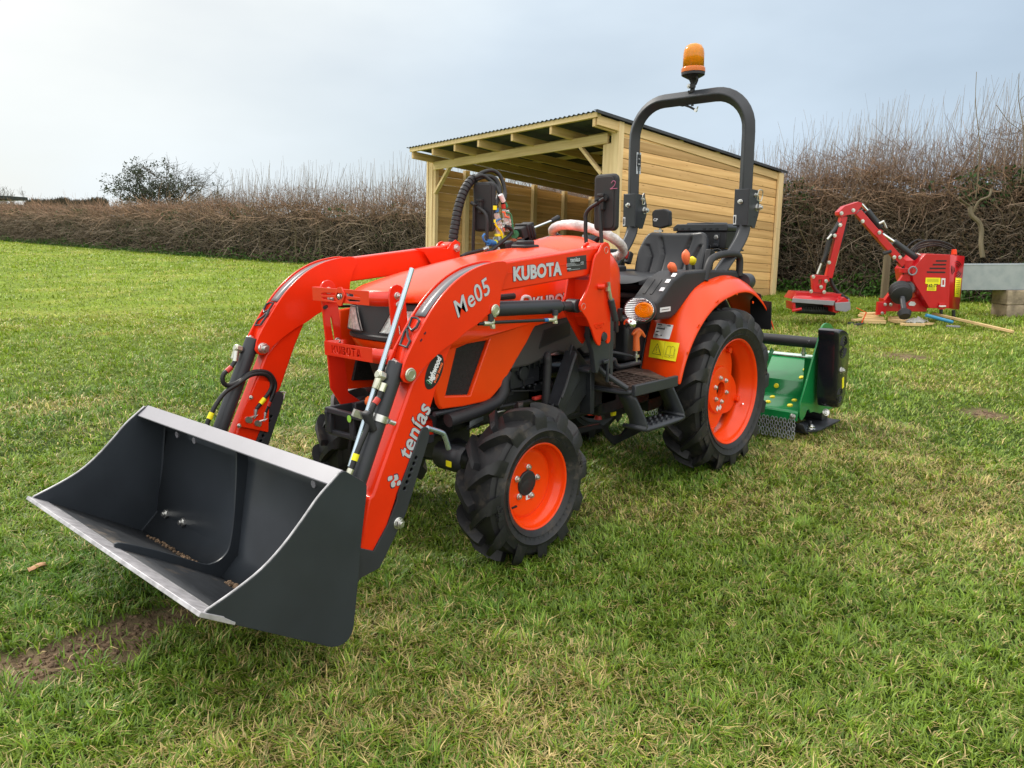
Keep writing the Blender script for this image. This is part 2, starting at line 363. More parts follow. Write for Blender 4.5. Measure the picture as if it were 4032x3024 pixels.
# ---- wheels
def wheel(cx, cz, side, R, Rr, w, yo, nl, lugh, rear):
    """yo: |y| of the outer rim lip; w: tyre width"""
    w_ = empty('wheel', (cx, side*yo, cz)); w_.parent = T
    S = side; rc = R-lugh
    def P(r, th, y): return (r*math.cos(th), S*y, r*math.sin(th))     # local, y measured outward from the lip plane
    yc = -w*.5+.012; hw = w*.5
    prof = []
    def prf(y):                                                          # carcass radius over the tread
        t = abs(y-yc)/hw; return rc-.012*t**2-.03*max(0, t-.86)/.14
    sect = [(Rr-.004, .002), (Rr+.006, .010), (Rr+.018, .016), (Rr+.020, .012), (Rr+(rc-Rr)*.40, .020), (Rr+(rc-Rr)*.46, .024), (Rr+(rc-Rr)*.50, .019), (Rr+(rc-Rr)*.78, .012)]
    top = [(prf(yc+hw*k), yc+hw*k) for k in (1, .93, .8, .5, .2, 0)]
    half = sect+top
    full = half+[(r, 2*yc-y) for r, y in reversed(half[:-1])]
    b = MB(); b.lathe([(r, S*y) for r, y in full], (0, 0, 0), (0, 1, 0), 96)
    # chevron bars, each one a ridge from the tread centre to the shoulder and over it
    for sgn in (1, -1):
        for k in range(nl):
            th0 = 2*PI*(k+(.5 if sgn < 0 else 0))/nl
            ns_ = 9; rows = []
            for i in range(ns_+1):
                s = i/ns_
                if s < .86: y = yc+sgn*hw*(1.04*s/.86-.06); top_ = prf(y)+lugh*(1 if i else .9); base = rc-.025
                else:
                    q = (s-.86)/.14; y = yc+sgn*hw*(.98+.085*min(1, q*1.6)); top_ = rc-.022+lugh-.022*q*(1.0 if not rear else 1.3); base = rc-.055
                th = th0-(.34 if not rear else .27)*(1-s)**1.15
                hw_ = ((.0115+.0085*s) if not rear else (.0135+.009*s))*(1.0 if s < .8 else 1.45)
                dd = hw_/rc
                # bar direction skews the section
                rows.append([P(base, th-dd*1.35, y), P(top_-.001, th-dd, y), P(top_, th+dd*.85, y), P(base, th+dd*1.25, y)])
            o = len(b.v); b.grid(rows); m_ = 4
            b.f.append((o, o+1, o+2, o+3)); b.f.append(tuple(o+ns_*m_+q for q in (3, 2, 1, 0)))
    for q in range(46):                                                  # moulding vents
        th = 2*PI*q/46; r = Rr+.017; b.beam(P(r, th, .0165), P(r+.013, th+.01, .0185), .0012, .0012)
    ty = b.build('tyre', RUBBER, w_, ang=38)
    for a0, s_ in ((PI*.93, 'BKT'), (-PI*.05, 'BKT')) if S > 0 else ():
        rr_ = Rr+(rc-Rr)*.62; d = Vector((math.cos(a0), 0, math.sin(a0)))
        up = d; right = Vector((0, 1, 0)).cross(d)*(-1)
        right = up.cross(Vector((0, 1, 0)))
        text('tyre_lettering', s_, RUBBER, tmat(d*rr_+Vector((0, S*(.0175), 0)), right, up), .032 if not rear else .038, ty, .002, .003)
    # rim
    b = MB(); bw = w*.86
    if not rear:
        pr_ = [(Rr-.010, -.012), (Rr-.002, -.006), (Rr, 0), (Rr-.006, .003), (Rr-.012, .0), (Rr-.014, -.012), (Rr-.018, -.022), (Rr-.026, -.028), (Rr-.030, -.045), (Rr-.037, -.06), (Rr-.040, -.085), (Rr-.03, -.1), (Rr-.02, -bw)]
        b.lathe([(r, S*y) for r, y in pr_], (0, 0, 0), n=80)
        b.lathe([(Rr-.034, S*-.062), (Rr-.045, S*-.056), (Rr-.052, S*-.055), (Rr-.075, S*-.062), (.02, S*-.062), (.001, S*-.062)], (0, 0, 0), n=80)
    else:
        pr_ = [(Rr-.012, -.014), (Rr-.002, -.008), (Rr, 0), (Rr-.007, .004), (Rr-.014, 0), (Rr-.017, -.014), (Rr-.020, -.03), (Rr-.030, -.038), (Rr-.034, -.055), (Rr-.048, -.068), (Rr-.052, -.09), (Rr-.052, -.13), (Rr-.035, -.15), (Rr-.02, -bw)]
        b.lathe([(r, S*y) for r, y in pr_], (0, 0, 0), n=96)
    rim = b.build('rim', ORANGE, w_, ang=50)
    rb = MB()
    if rear:
        # pressed centre dish bolted to four lugs on the barrel
        yd = -.085; Rd = Rr-.058
        loop = []
        for k in range(64):
            a = 2*PI*k/64; c4 = abs(math.cos(2*(a-R_(22))))**.8
            loop.append(((.155+(Rd-.155)*c4**1.6)*math.cos(a), (.155+(Rd-.155)*c4**1.6)*math.sin(a)))
        pb = plate('wheel_disc', ORANGE, [loop, circ2((0, 0), .042, 24)], 1, S*(yd-.01), S*yd, w_, .003)
        bs = MB(); bs.lathe([(.128, S*(yd+.001)), (.122, S*(yd+.012)), (.112, S*(yd+.014)), (.044, S*(yd+.014)), (.042, S*(yd-.02))], (0, 0, 0), n=56)
        bs.build('hub_boss', ORANGE, pb)
        hb = MB(); hb.lathe([(.042, S*(yd-.03)), (.034, S*(yd-.028)), (.02, S*(yd-.035)), (.001, S*(yd-.035))], (0, 0, 0), n=32); hb.build('hub', GREY, w_)
        yn = yd+.014; nn = 6; rn = .066; a_ = R_(20)
        for k in range(4):
            a = R_(22)+k*PI/2; d = Vector((math.cos(a), 0, math.sin(a))); t = Vector((-math.sin(a), 0, math.cos(a)))
            g = MB()
            for e_ in (-1, 1): g.beam(d*(Rd-.02)+t*e_*.022+Vector((0, S*(yd-.05), 0)), d*(Rr-.035)+t*e_*.026+Vector((0, S*(yd-.05), 0)), .006, .10, up=(0, 1, 0))
            g.cyl(d*(Rd-.006)+Vector((0, S*(yd-.09), 0)), d*(Rd-.006)+Vector((0, S*(yd+.012), 0)), .015, 16)
            g.hexb(d*(Rd-.006)+Vector((0, S*(yd+.008), 0)), (0, S, 0), .017, .014)
            g.build('rim_bracket', ORANGE, rim, bev=.002)
    else:
        yn = -.062; nn = 5; rn = .062; a_ = R_(100)
        hb = MB(); hb.lathe([(.039, S*-.064), (.039, S*-.058), (.035, S*-.055), (.012, S*-.054), (.001, S*-.053)], (0, 0, 0), n=36); hb.build('hub_cap', PLAST, w_)
    for k in range(nn):
        a = a_+2*PI*k/nn
        c = Vector((rn*math.cos(a), S*yn, rn*math.sin(a)))
        g = MB(); g.cyl(c, c+Vector((0, S*.004, 0)), .013, 14); g.hexb(c, (0, S, 0), .0105, .011); g.cyl(c, c+Vector((0, S*.014, 0)), .006, 10)
        g.build('wheel_nut', ZINC, w_, bev=.001, seg=1)
    a = R_(-35) if not rear else R_(-152)
    g = MB(); c = Vector(((Rr-.045)*math.cos(a), S*-.05, (Rr-.045)*math.sin(a))); g.tube([c, c+Vector((-math.cos(a)*.02, S*.018, -math.sin(a)*.02))], .0045, 10); g.build('valve', PLAST if not rear else CHROME, w_)
    if not rear and S > 0:
        plate('tag', WHITE, [rrect(-.02, -.068, .004, -.046, .002)], 1, yn+.0006, yn+.0014, w_)
        plate('tag', REDP, [rrect(-.016, -.064, -.008, -.051, .001)], 1, yn+.0014, yn+.002, w_)
    if rear and S > 0:
        for dx in (0, .032):
            M = Matrix.Translation((-.02+dx*.9+.02, S*(yn+.001), -.095)) @ Matrix.Rotation(R_(45), 4, 'Y') @ frame(1).to_4x4()
            plate('tag', WHITE, [rrect(-.012, -.012, .012, .012, .002)], 1, 0, .001, w_, M=M)
    return w_
for s_ in (1, -1):
    wheel(1.56, .2956, s_, .313, .172, .170, .525, 12, .040, False)
    wheel(0, .4185, s_, .434, .281, .215, .531, 16, .044, True)

# ---- bonnet: lofted stations along x
def bonnet_section(x):
    t = (1.885-x)/(1.885-.98); t = max(0, min(1, t))
    w = .216+.089*(1-(1-min(1, t/.5))**2)
    ce = 1-(1.897-x)/.165
    if ce > 0: w *= math.sqrt(max(0, 1-min(1, ce)**(2/.75)))**.75
    zt = 1.028+.147*(1-(1-t)**1.55); zs = .975+.02*t; return w, zt, zs
def bonnet_loop(x, zbot, dz=0):
    w, zt, zs = bonnet_section(x); o = []
    hi = zbot > .95
    if hi: zs = 1.0
    zl = (zbot, zbot+.004, .994, .997) if hi else (zbot, zbot+.03, zs-.035, zs-.02)
    o.append((x, w-.006, zl[0])); o.append((x, w, zl[1])); o.append((x, w, zl[2])); o.append((x, w-.001, zl[3]))
    n = 22
    for k in range(n+1):
        a = PI*k/n; y = w*math.cos(a); y = math.copysign(abs(y), y)
        z = zs+(zt-zs)*math.sin(a)**.62
        o.append((x, y*.997, z+dz))
    o.append((x, -w+.001, zl[3])); o.append((x, -w, zl[2])); o.append((x, -w, zl[1])); o.append((x, -w+.006, zl[0]))
    return o
st = [1.893, 1.888, 1.875, 1.855, 1.82, 1.78, 1.70, 1.6, 1.5, 1.4, 1.3, 1.2, 1.1, 1.0, .93]
rows = []
for i, x in enumerate(st):
    r = bonnet_loop(x, .986 if x > 1.55 else .93)
    if x > 1.885:
        k = (x-1.885)/.0115; r = [(x_, y, min(z, 1.024-.016*k*k)) for x_, y, z in r]
    rows.append(r)
b = MB(); b.grid(rows); b.f.append(tuple(range(len(rows[0])))); bon = b.build('bonnet', ORANGE, T, ang=45, solid=.004)
# bonnet side panels (cut round the mesh vent and the black engine cover)
for s_ in (1, -1):
    ol = [(1.86, .935), (1.87, .80), (1.862, .70), (1.845, .625), (1.83, .606)]+[(1.72, .598), (1.61, .597), (1.575, .603), (1.55, .617), (1.51, .645), (1.477, .679), (1.42, .74), (1.36, .80), (1.318, .852), (1.305, .862), (1.20, .873), (1.08, .882), (.975, .888), (.975, .975), (1.4, .975)]
    ve = xz(.29, zA, (1770, 1130), (2045, 1082), (1880, 1560), (1668, 1567))
    side = plate('bonnet_side_panel', ORANGE, [ol, ve], 1, s_*.268, s_*.292, T, .006)
    vm_ = plate('vent_mesh', BMESH, [[(ve[0][0]+.01, ve[0][1]+.01), (ve[1][0]-.01, ve[1][1]+.01), (ve[2][0]-.01, ve[2][1]-.01), (ve[3][0]+.01, ve[3][1]-.01)]], 1, s_*.255, s_*.276, side)
    g = MB()                                                             # crease above the vent, ledge below it
    for k in range(9):
        pass
    g.add([(1.86, s_*.290, .872), (1.86, s_*.303, .835), (1.70, s_*.303, .845), (1.50, s_*.300, .862), (1.36, s_*.293, .875), (1.36, s_*.290, .885), (1.5, s_*.290, .89), (1.7, s_*.290, .885), (1.86, s_*.29, .80), (1.70, s_*.29, .832), (1.5, s_*.29, .852)], [(0, 1, 2, 7), (7, 2, 3, 6), (6, 3, 4, 5), (1, 8, 9, 2), (2, 9, 10, 3), (3, 10, 4)])
    g.build('side_crease', ORANGE, side, ang=60)
# nose: black headlamp surround, orange lip, lower mesh
def nose_loop(z, xf, w, xb=1.70, n=22):
    """plan outline from the far side round the front to the near side"""
    o = [(xb, -w, z)]
    for k in range(n+1):
        a = -PI/2+PI*k/n; c = abs(math.cos(a))**.75; s2 = math.copysign(abs(math.sin(a))**.75, math.sin(a))
        o.append((xf-.165+.165*c, s2*w, z))
    return o+[(xb, w, z)]
b = MB(); b.grid([nose_loop(z, xf, w) for z, xf, w in ((.999, 1.880, .200), (.990, 1.885, .213), (.972, 1.889, .215), (.93, 1.90, .222), (.88, 1.905, .226), (.862, 1.908, .228), (.858, 1.918, .235), (.846, 1.918, .235), (.84, 1.905, .226))])
b.build('nose_panel', PLAST, T, ang=45)
b = MB(); b.grid([nose_loop(z, xf, w, 1.8) for z, xf, w in ((.842, 1.900, .226), (.838, 1.912, .232), (.80, 1.896, .226), (.792, 1.885, .215), (.792, 1.86, .20))])
b.build('nose_lip', ORANGE, T, ang=45)
b = MB(); b.grid([nose_loop(z, xf, w, 1.75) for z, xf, w in ((.795, 1.868, .20), (.77, 1.862, .198), (.70, 1.845, .185), (.62, 1.82, .165), (.55, 1.80, .15))])
b.build('lower_grille', BMESH, T, ang=50)
for s_ in (-1, 1): b = MB(); b.tube([(1.80, s_*.248, .985), (1.70, s_*.278, .990), (1.45, s_*.304, .995)], .012, 10); b.build('bonnet_trim', PLAST, T)
text('small_lettering', '1221', WHITE, tmat((1.866, .0, .775), (0, 1, 0), (0, 0, 1)), .018, T, .0003)
for s_ in (1, -1):
    b = MB(); b.grid([[(x, s_*(bonnet_section(x)[0]-.004), z) for x in (1.81, 1.78, 1.74, 1.70, 1.67)] for z in (.992, .95, .90)]); b.build('nose_side', PLAST, T, solid=.004)
# headlamps wrap round the nose corners
for s_ in (1, -1):
    h = empty('headlight', (1.85, s_*.18, .92)); h.parent = T
    def hl(a0, a1, zz, off):
        rws = []
        for z in zz:
            t = (z-.872)/(.965-.872); r = []
            for k in range(9):
                a0_ = a0-14*(1-t); a = R_(a0_+(a1-a0_)*k/8); c = abs(math.cos(a))**.75; q = abs(math.sin(a))**.75
                xf, w = 1.905-.015*t+off, .226-.008*t+off
                r.append((xf-.165+.165*c-1.85, s_*q*w-s_*.18, z-.92))
            rws.append(r)
        return rws
    g = MB(); g.grid(hl(21, 70, [.874, .89, .91, .93, .95, .962], .010)); o = g.build('reflector', mat('lamp_interior', (.8, .78, .76), .3, metal=.6, var=.3, vscale=60), h)
    g = MB(); rws = hl(21, 70, [.874+.088*i/12 for i in range(13)], .016); g.grid(rws); o = g.build('lens', CLEAR, h, ang=60)
    g = MB()
    for k in range(0, 9): g.tube([rws[i][k] for i in range(13)], .0016, 6)
    g.build('lens_ribs', CLEAR, h)
    g = MB(); g.tube([rws[0][k] for k in range(9)]+[rws[i][8] for i in range(1, 13)]+[rws[12][k] for k in range(7, -1, -1)]+[rws[i][0] for i in range(11, 0, -1)], .003, 6, closed=True); g.build('lamp_bezel', PLAST, h)
# scuttle behind the bonnet
b = MB(); rows = []
for x, w, zt, zs in ((.955, .292, 1.170, .99), (.93, .292, 1.182, .99), (.88, .288, 1.205, .99), (.80, .28, 1.222, .99), (.72, .265, 1.222, .99), (.66, .25, 1.205, .985), (.62, .235, 1.175, .98), (.60, .22, 1.12, .97)):
    r = [(x, w, .80), (x, w, zs-.03)]
    for k in range(23):
        a = PI*k/22; r.append((x, w*math.cos(a)*.997, zs+(zt-zs)*math.sin(a)**.62))
    r += [(x, -w, zs-.03), (x, -w, .80)]; rows.append(r)
b.grid(rows); b.f.append(tuple(range(len(b.v)-len(rows[0]), len(b.v)))); b.build('scuttle', ORANGE, T, ang=40)
b = MB(); b.grid([[(x, y, z-.012) for x, y, z in r] for r in (bonnet_loop(.99, .93), bonnet_loop(.93, .93))]); b.build('bonnet_seal', PLAST, T)
p_ = pl(1, 0, zY, (1010, 1160))[0]
b = MB(); b.box((p_[0]+.01, .0, 1.175), (.10, .085, .018)); b.box((p_[0]+.01, .0, 1.192), (.07, .055, .02)); b.build('latch_cover', PLAST, T, bev=.006)

# ---- black engine side cover, near side and far side
for s_ in (1, -1):
    ol = [(1.318, .852), (1.302, .866), (1.20, .876), (1.05, .886), (1.0, .887), (.965, .84), (.955, .74), (1.06, .715), (1.10, .72), (1.135, .735), (1.20, .728), (1.26, .712), (1.33, .70), (1.44, .700), (1.42, .735)]
    g = plate('engine_cover', COVER, [ol], 1, s_*.25, s_*.278, T, .01)
    plate('cover_recess', BLK, [[(1.235, .838), (1.06, .862), (1.06, .805), (1.268, .766)]], 1, s_*.277, s_*.2795, g, .001)
    q = MB(); q.beam((1.06, s_*.2785, .862), (1.235, s_*.2785, .838), .004, .004); q.beam((1.235, s_*.2785, .838), (1.268, s_*.2785, .766), .004, .004); q.beam((1.268, s_*.2785, .766), (1.06, s_*.2785, .803), .004, .004)
    q.build('cover_rib', PLAST, g)
    plate('scuttle_side_cover', PLAST, [[(.955, .86), (.99, .84), (.98, .74), (.93, .70), (.80, .70), (.80, .86)]], 1, s_*.22, s_*.262, T, .006)
# ---- engine, frame and the parts under it
b = MB(); b.box((1.28, 0, .62), (.50, .30, .34)); b.box((1.25, 0, .80), (.55, .34, .12)); b.box((1.5, 0, .52), (.5, .22, .16)); b.box((.85, 0, .52), (.7, .30, .26)); b.box((.3, 0, .46), (.7, .30, .24))
b.build('engine_block', BLACKM, T, bev=.015)
b = MB(); b.tube([(1.18, .19, .662), (.955, .19, .640)], .052, 24); b.tube([(.955, .19, .640), (.945, .19, .639)], .046, 24); b.tube([(1.17, .19, .661), (1.165, .19, .6605)], .055, 24); b.tube([(1.0, .19, .644), (.993, .19, .6435)], .0545, 24); b.tube([(1.08, .18, .60), (.98, .18, .59)], .028, 16)
b.build('starter_motor', mat('gloss_black_paint', (.012, .013, .016), .22, var=.1), T)
b = MB(); b.box((1.24, .17, .665), (.10, .09, .11)); b.box((1.33, .17, .65), (.10, .10, .10)); b.box((1.20, .20, .70), (.06, .05, .03)); b.tube([(1.31, .215, .66), (1.31, .235, .66)], .03, 16); b.box((1.27, .21, .62), (.07, .03, .03)); b.box((1.40, .16, .60), (.12, .08, .06)); b.box((1.13, .18, .575), (.16, .05, .03)); b.box((1.36, .2, .70), (.05, .06, .05))
for i in range(6): b.box((1.17+.035*i, .222, .70-.004*i), (.006, .02, .045))
for i in range(5): b.cyl((1.15+.04*i, .215, .60), (1.15+.04*i, .232, .60), .007, 8)
b.build('engine_fittings', BLACKM, T, bev=.006)
b = MB(); b.tube(smooth_path([(1.17, .18, .70), (1.19, .24, .735), (1.222, .285, .726), (1.226, .29, .69), (1.232, .29, .62), (1.238, .29, .54), (1.24, .28, .50)]), .0175, 14); b.build('coolant_pipe', PLAST, T)
b = MB(); b.tube(smooth_path([(1.45, .26, .68), (1.485, .275, .66), (1.50, .285, .62), (1.54, .29, .588), (1.62, .295, .572), (1.70, .295, .565), (1.80, .29, .558)]), .026, 16); b.build('exhaust_pipe', PLAST, T)
b = MB(); b.tube([(1.85, .27, .588), (1.60, .275, .586)], .009, 10); b.build('bonnet_strut', GREY, T)
b = MB(); b.tube(smooth_path([(1.12, .22, .60), (1.13, .24, .56), (1.17, .25, .545), (1.24, .25, .54), (1.35, .25, .545)]), .006, 8); b.tube([(1.48, .24, .545), (1.15, .24, .53)], .011, 10); b.tube([(1.4, .24, .60), (1.22, .24, .575)], .004, 6); b.build('cable', HOSE, T)
b = MB(); b.box((1.255, .262, .552), (.06, .02, .014)); b.build('cable_clamp', REDP, T, bev=.003)
b = MB(); b.box((1.48, .24, .548), (.05, .012, .012)); b.box((1.48, .25, .53), (.06, .012, .006)); b.build('cable_bracket', ZINC, T, bev=.002)
b = MB(); b.box((1.62, .15, .54), (.56, .025, .075)); b.box((1.62, -.15, .54), (.56, .025, .075)); b.box((1.7, 0, .50), (.12, .3, .08)); b.build('front_frame', BLACKM, T, bev=.005)
for x, z in ((1.74, .545), (1.70, .545), (1.78, .52)): bolt(T, (x, .163, z), (0, 1, 0), .010, .008, BLACKM)
b = MB(); b.add([(1.66, .262, .523), (1.60, .262, .542), (1.59, .262, .532), (1.59, .262, .517), (1.665, .262, .50)], [(0, 1, 2, 3, 4)]); b.build('latch_plate', GALV, T, solid=.004)
b = MB()
for k in range(70): pass
b.tube([(1.60+.0011*k, .25+.008*math.sin(k*1.1), .497+.008*math.cos(k*1.1)) for k in range(60)], .0018, 5); b.build('spring', BLACKM, T)
# front axle
b = MB(); b.tube([(1.56, -.40, .30), (1.56, -.25, .31), (1.56, 0, .36), (1.56, .25, .31), (1.56, .40, .30)], [.05, .045, .07, .045, .05], 16); b.box((1.56, 0, .40), (.16, .16, .16))
for s_ in (1, -1): b.cyl((1.56, s_*.38, .23), (1.56, s_*.38, .40), .045, 18); b.cyl((1.56, s_*.38, .30), (1.56, s_*.47, .2956), .05, 18)
b.build('front_axle', BLACKM, T, bev=.004)
g = MB(); pts = smooth2([(1.80, .46), (1.79, .41), (1.755, .36), (1.70, .335)], 4)
g.grid([[(x, y, z) for x, z in [(1.64, .425), (1.70, .435), (1.75, .45), (1.775, .43)]+[(1.785, .40), (1.78, .37), (1.755, .345), (1.70, .335)]] for y in (.18, .33)]); ac = g.build('axle_guard', BLACKM, T, solid=.005)
plate('sticker', YEL, [rrect(.262, .375, .292, .398, .003)], 0, 1.788, 1.791, ac)
for x in (1.70, 1.66): bolt(T, (x, .29, .437), (0, 0, 1), .009, .008)
p = pl(1, .40, zN, (690, 385), (800, 420), (830, 450), (865, 555))
b = MB(); b.tube(smooth_path(p, 5), .0095, 12); b.build('locking_pin_handle', RODM, T)
# transmission, underbody
b = MB(); b.tube([(.35, -.28, .4185), (.0, -.30, .4185)], .01, 6); b.tube([(0, -.42, .4185), (0, .42, .4185)], [.07, .07], 20); b.box((0, 0, .45), (.42, .3, .32)); b.tube([(.95, .05, .36), (.55, .05, .36)], .028, 14); b.tube([(1.4, .0, .34), (.5, 0, .37)], .022, 12)
b.build('gearbox', BLACKM, T, bev=.01)
b = MB(); b.prism([(.70, .24), (.52, .235), (.46, .225), (.42, .17), (.35, .115), (.15, .13), (-.02, .15), (-.05, .20), (.15, .22), (.28, .155), (.36, .165), (.48, .255), (.70, .27)], 1, .02, .035); b.build('lower_link', BLACKM, T)
b = MB(); p = pl(1, .1, zQ, (1140, 1060), (1165, 1085)); b.box(p[0], (.035, .01, .02)); b.build('sticker', YEL, T)
b = MB(); p = pl(1, .1, zQ, (1005, 1085)); b.cyl(p[0]+np.array([0, 0, -.012]), p[0]+np.array([0, 0, .012]), .022, 12, .012); b.build('plug', REDP, T)
b = MB(); p = pl(1, 0, zQ, (1250, 980), (1250, 1050)); b.box((.30, .0, .33), (.22, .02, .14)); b.build('linkage_plate', BLACKM, T)
# chrome chain seen through the step
b = MB(); p = pl(1, -.25, zQ, (1370, 890), (1390, 930), (1420, 950), (1460, 945), (1410, 1000), (1390, 985))
for i in range(len(p)):
    for k in range(3): b.tube([tuple(p[i]+np.array([.012*math.cos(a+k), .008*k, .016*math.sin(a+k)])) for a in [q*PI/4 for q in range(8)]], .003, 6, closed=True)
b.build('stabiliser_chain', CHAIN, T)

# ---- platform, step and its open tread
dz = .475
deck = [(.865, .30), (.865, .50), (.84, .53), (.60, .53), (.575, .51), (.47, .34), (.47, .22), (.9, .22)]
o1 = xy(dz, zG, (345, 780), (710, 690), (685, 655))
b = MB(); b.prism([(.95, .20), (.95, .46), (.925, .52), (.60, .53), (.575, .505), (.44, .30), (.44, .20)], 2, .545, .563); dk = b.build('platform', GREY, T, bev=.006)
b = MB(); b.beam((.935, .528, .567), (.59, .536, .563), .022, .05); b.tube([(.935, .50, .572), (.955, .46, .60), (1.0, .42, .64), (1.06, .40, .70)], .013, 8); b.build('platform_edge', GREY, dk, bev=.006)
b = MB(); b.prism([(.915, .21), (.915, .45), (.90, .505), (.62, .515), (.455, .30), (.455, .21)], 2, .563, .570)
for i in range(8):
    x = .62+.04*i; b.beam((x, .25, .573), (x+.04, .50, .573), .006, .006)
for i in range(6): b.beam((.50+.0, .25+.045*i, .573), (.91, .25+.045*i, .573), .005, .005) if i < 2 else b.beam((.52+.03*i, .25+.045*i, .573), (.91, .25+.045*i, .573), .005, .005)
b.build('floor_mat', mat('worn_floor_mat', (.085, .06, .05), .5, var=.4, vscale=14, bump=1, bscale=30, bdist=.003), dk)
b = MB(); b.add([(1.0, .38, .66), (1.0, .22, .66), (.93, .22, .57), (.93, .42, .57)], [(0, 1, 2, 3)]); b.build('toe_board', MATS['worn_floor_mat'], dk, solid=.006)
fr = MB(); ring = [(.915, .52, .545), (.905, .545, .49), (.862, .60, .40), (.855, .605, .385), (.84, .607, .378), (.56, .607, .378), (.54, .605, .385), (.535, .60, .40), (.60, .545, .50), (.61, .52, .545)]
ring = [(.915, .52, .545), (.875, .55, .44), (.866, .558, .40), (.85, .56, .383), (.57, .56, .380), (.548, .558, .395), (.548, .55, .42), (.605, .52, .545)]
ring = smooth_path(ring, 4); rows = [[(p.x, p.y-.0, p.z), (p.x, p.y-(.085 if p.z > .40 else .12), p.z)] for p in ring]
fr.grid(rows); stp = fr.build('step', GREY, T, solid=.014, off=0)
b = MB()
for i in range(6):
    for j in range(3): b.cyl((.60+.043*i, .46+.035*j, .386), (.60+.043*i, .46+.035*j, .396), .010, 10, .007)
b.build('tread_stud', GREY, stp)

# ---- rear fenders, one pressed skin each with a rolled outer lip
for s_ in (1, -1):
    rows = []
    for k in range(33):
        a = R_(12+k*(154-12)/32)                                        # angle about the axle from +x
        c, s2 = math.cos(a), math.sin(a)
        u = max(0, min(1, (a-R_(15))/R_(60))); rise = u*u*(3-2*u)
        ro = .520-.025*math.sin(min(PI, a*1.6))+.085*max(0, (a-R_(88))/R_(66)); ri = .450+.115*rise+.09*max(0, (a-R_(88))/R_(66)); rc_ = ro+.066*rise+.004
        prof = [(.235, ri), (.30, ri+.012+.02*rise), (.36, (ri+rc_)/2+.02), (.42, max(rc_, ro)), (.462, (rc_*.55+ro*.45)), (.488, ro+.012*rise), (.500, ro), (.502, ro-.014)]
        rows.append([(r*c, s_*y, .4185+r*s2) for y, r in prof])
    b = MB(); b.grid(rows); fd = b.build('fender', ORANGE, T, ang=50, solid=.004)
    md = fd.modifiers.new('s', 'SUBSURF'); md.levels = 1; md.render_levels = 1
    for a in (30, 48, 72, 95, 118):
        r = .505; q = Vector((r*math.cos(R_(a)), s_*.500, .4185+r*math.sin(R_(a))))
        g = MB(); g.cyl(q, q+Vector((0, s_*.004, 0)), .007, 12); g.build('rivet', ORANGE, fd)
    b = MB(); rows2 = [[(r[0][0]*1.0, s_*.235, r[0][2]), ((r[0][0])*.6, s_*.235, .4185+(r[0][2]-.4185)*.55)] for r in rows]; b.grid(rows2); b.build('fender_inner', PLAST, T, solid=.004)
# ---- warning stickers on the near fender's front face (they lie on the pressed skin)
def fender_front(y, r, a):  # point on the front skin
    return np.array([r*math.cos(a), y, .4185+r*math.sin(a)])
def on_fender(px):
    """where the view ray of a photograph pixel meets the front skin"""
    d = ray(px); best = None
    for k in range(700):
        t = 2.8+k*.003; p = CAM+t*d; r = math.hypot(p[0], p[2]-.4185); a = math.atan2(p[2]-.4185, p[0])
        u = max(0, min(1, (a-R_(15))/R_(60))); rise = u*u*(3-2*u)
        ro = .520-.025*math.sin(min(PI, a*1.6)); ri = .450+.115*rise; rc_ = ro+.066*rise+.004
        ys = [.235, .30, .36, .42, .462, .488, .5]; rr = [ri, ri+.012+.02*rise, (ri+rc_)/2+.02, max(rc_, ro), rc_*.55+ro*.45, ro+.012*rise, ro]
        if .23 < p[1] < .50 and r < np.interp(p[1], ys, rr)+.004: return p-d*.004
    return None
def fender_sticker(name, m, corners, lift=.0, zf=zF, n=6):
    """a thin sticker following the skin between four seen corners (order TL TR BR BL)"""
    rows = []
    for i in range(n+1):
        r = []
        for j in range(n+1):
            u, v = j/n, i/n
            tx = (corners[0][0]*(1-u)+corners[1][0]*u)*(1-v)+(corners[3][0]*(1-u)+corners[2][0]*u)*v
            ty = (corners[0][1]*(1-u)+corners[1][1]*u)*(1-v)+(corners[3][1]*(1-u)+corners[2][1]*u)*v
            p = on_fender(zf(tx, ty))
            if p is None: return None
            d = ray(zf(tx, ty)); r.append(p-d*lift)
        rows.append(r)
    b = MB(); b.grid(rows); return b.build(name, m, FEN)
FEN = [o for o in T.children if o.name.startswith('fender') and not o.name.startswith('fender_inner')][0]
YC = [(540, 1115), (915, 1165), (865, 1405), (510, 1345)]; WC = [(622, 900), (835, 930), (780, 1115), (568, 1090)]
fender_sticker('warning_sticker', YEL, YC); fender_sticker('data_sticker', WHITE, WC)
def sub(c, u0, v0, u1, v1, u2=None, v2=None, u3=None, v3=None):
    def at(u, v): return tuple((c[0][k]*(1-u)+c[1][k]*u)*(1-v)+(c[3][k]*(1-u)+c[2][k]*u)*v for k in (0, 1))
    if u2 is None: return [at(u0, v0), at(u1, v0), at(u1, v1), at(u0, v1)]
    return [at(u0, v0), at(u1, v1), at(u2, v2), at(u3, v3)]
for r_ in ((.06, .05, .32, .12), (.62, .05, .88, .12), (.06, .30, .55, .38), (.08, .52, .27, .60), (.10, .75, .5, .84), (.06, .20, .3, .215), (.06, .42, .5, .43), (.1, .9, .5, .91), (.45, .24, .7, .25)):
    fender_sticker('print_line', BLK, sub(WC, *r_), .0015, n=2)
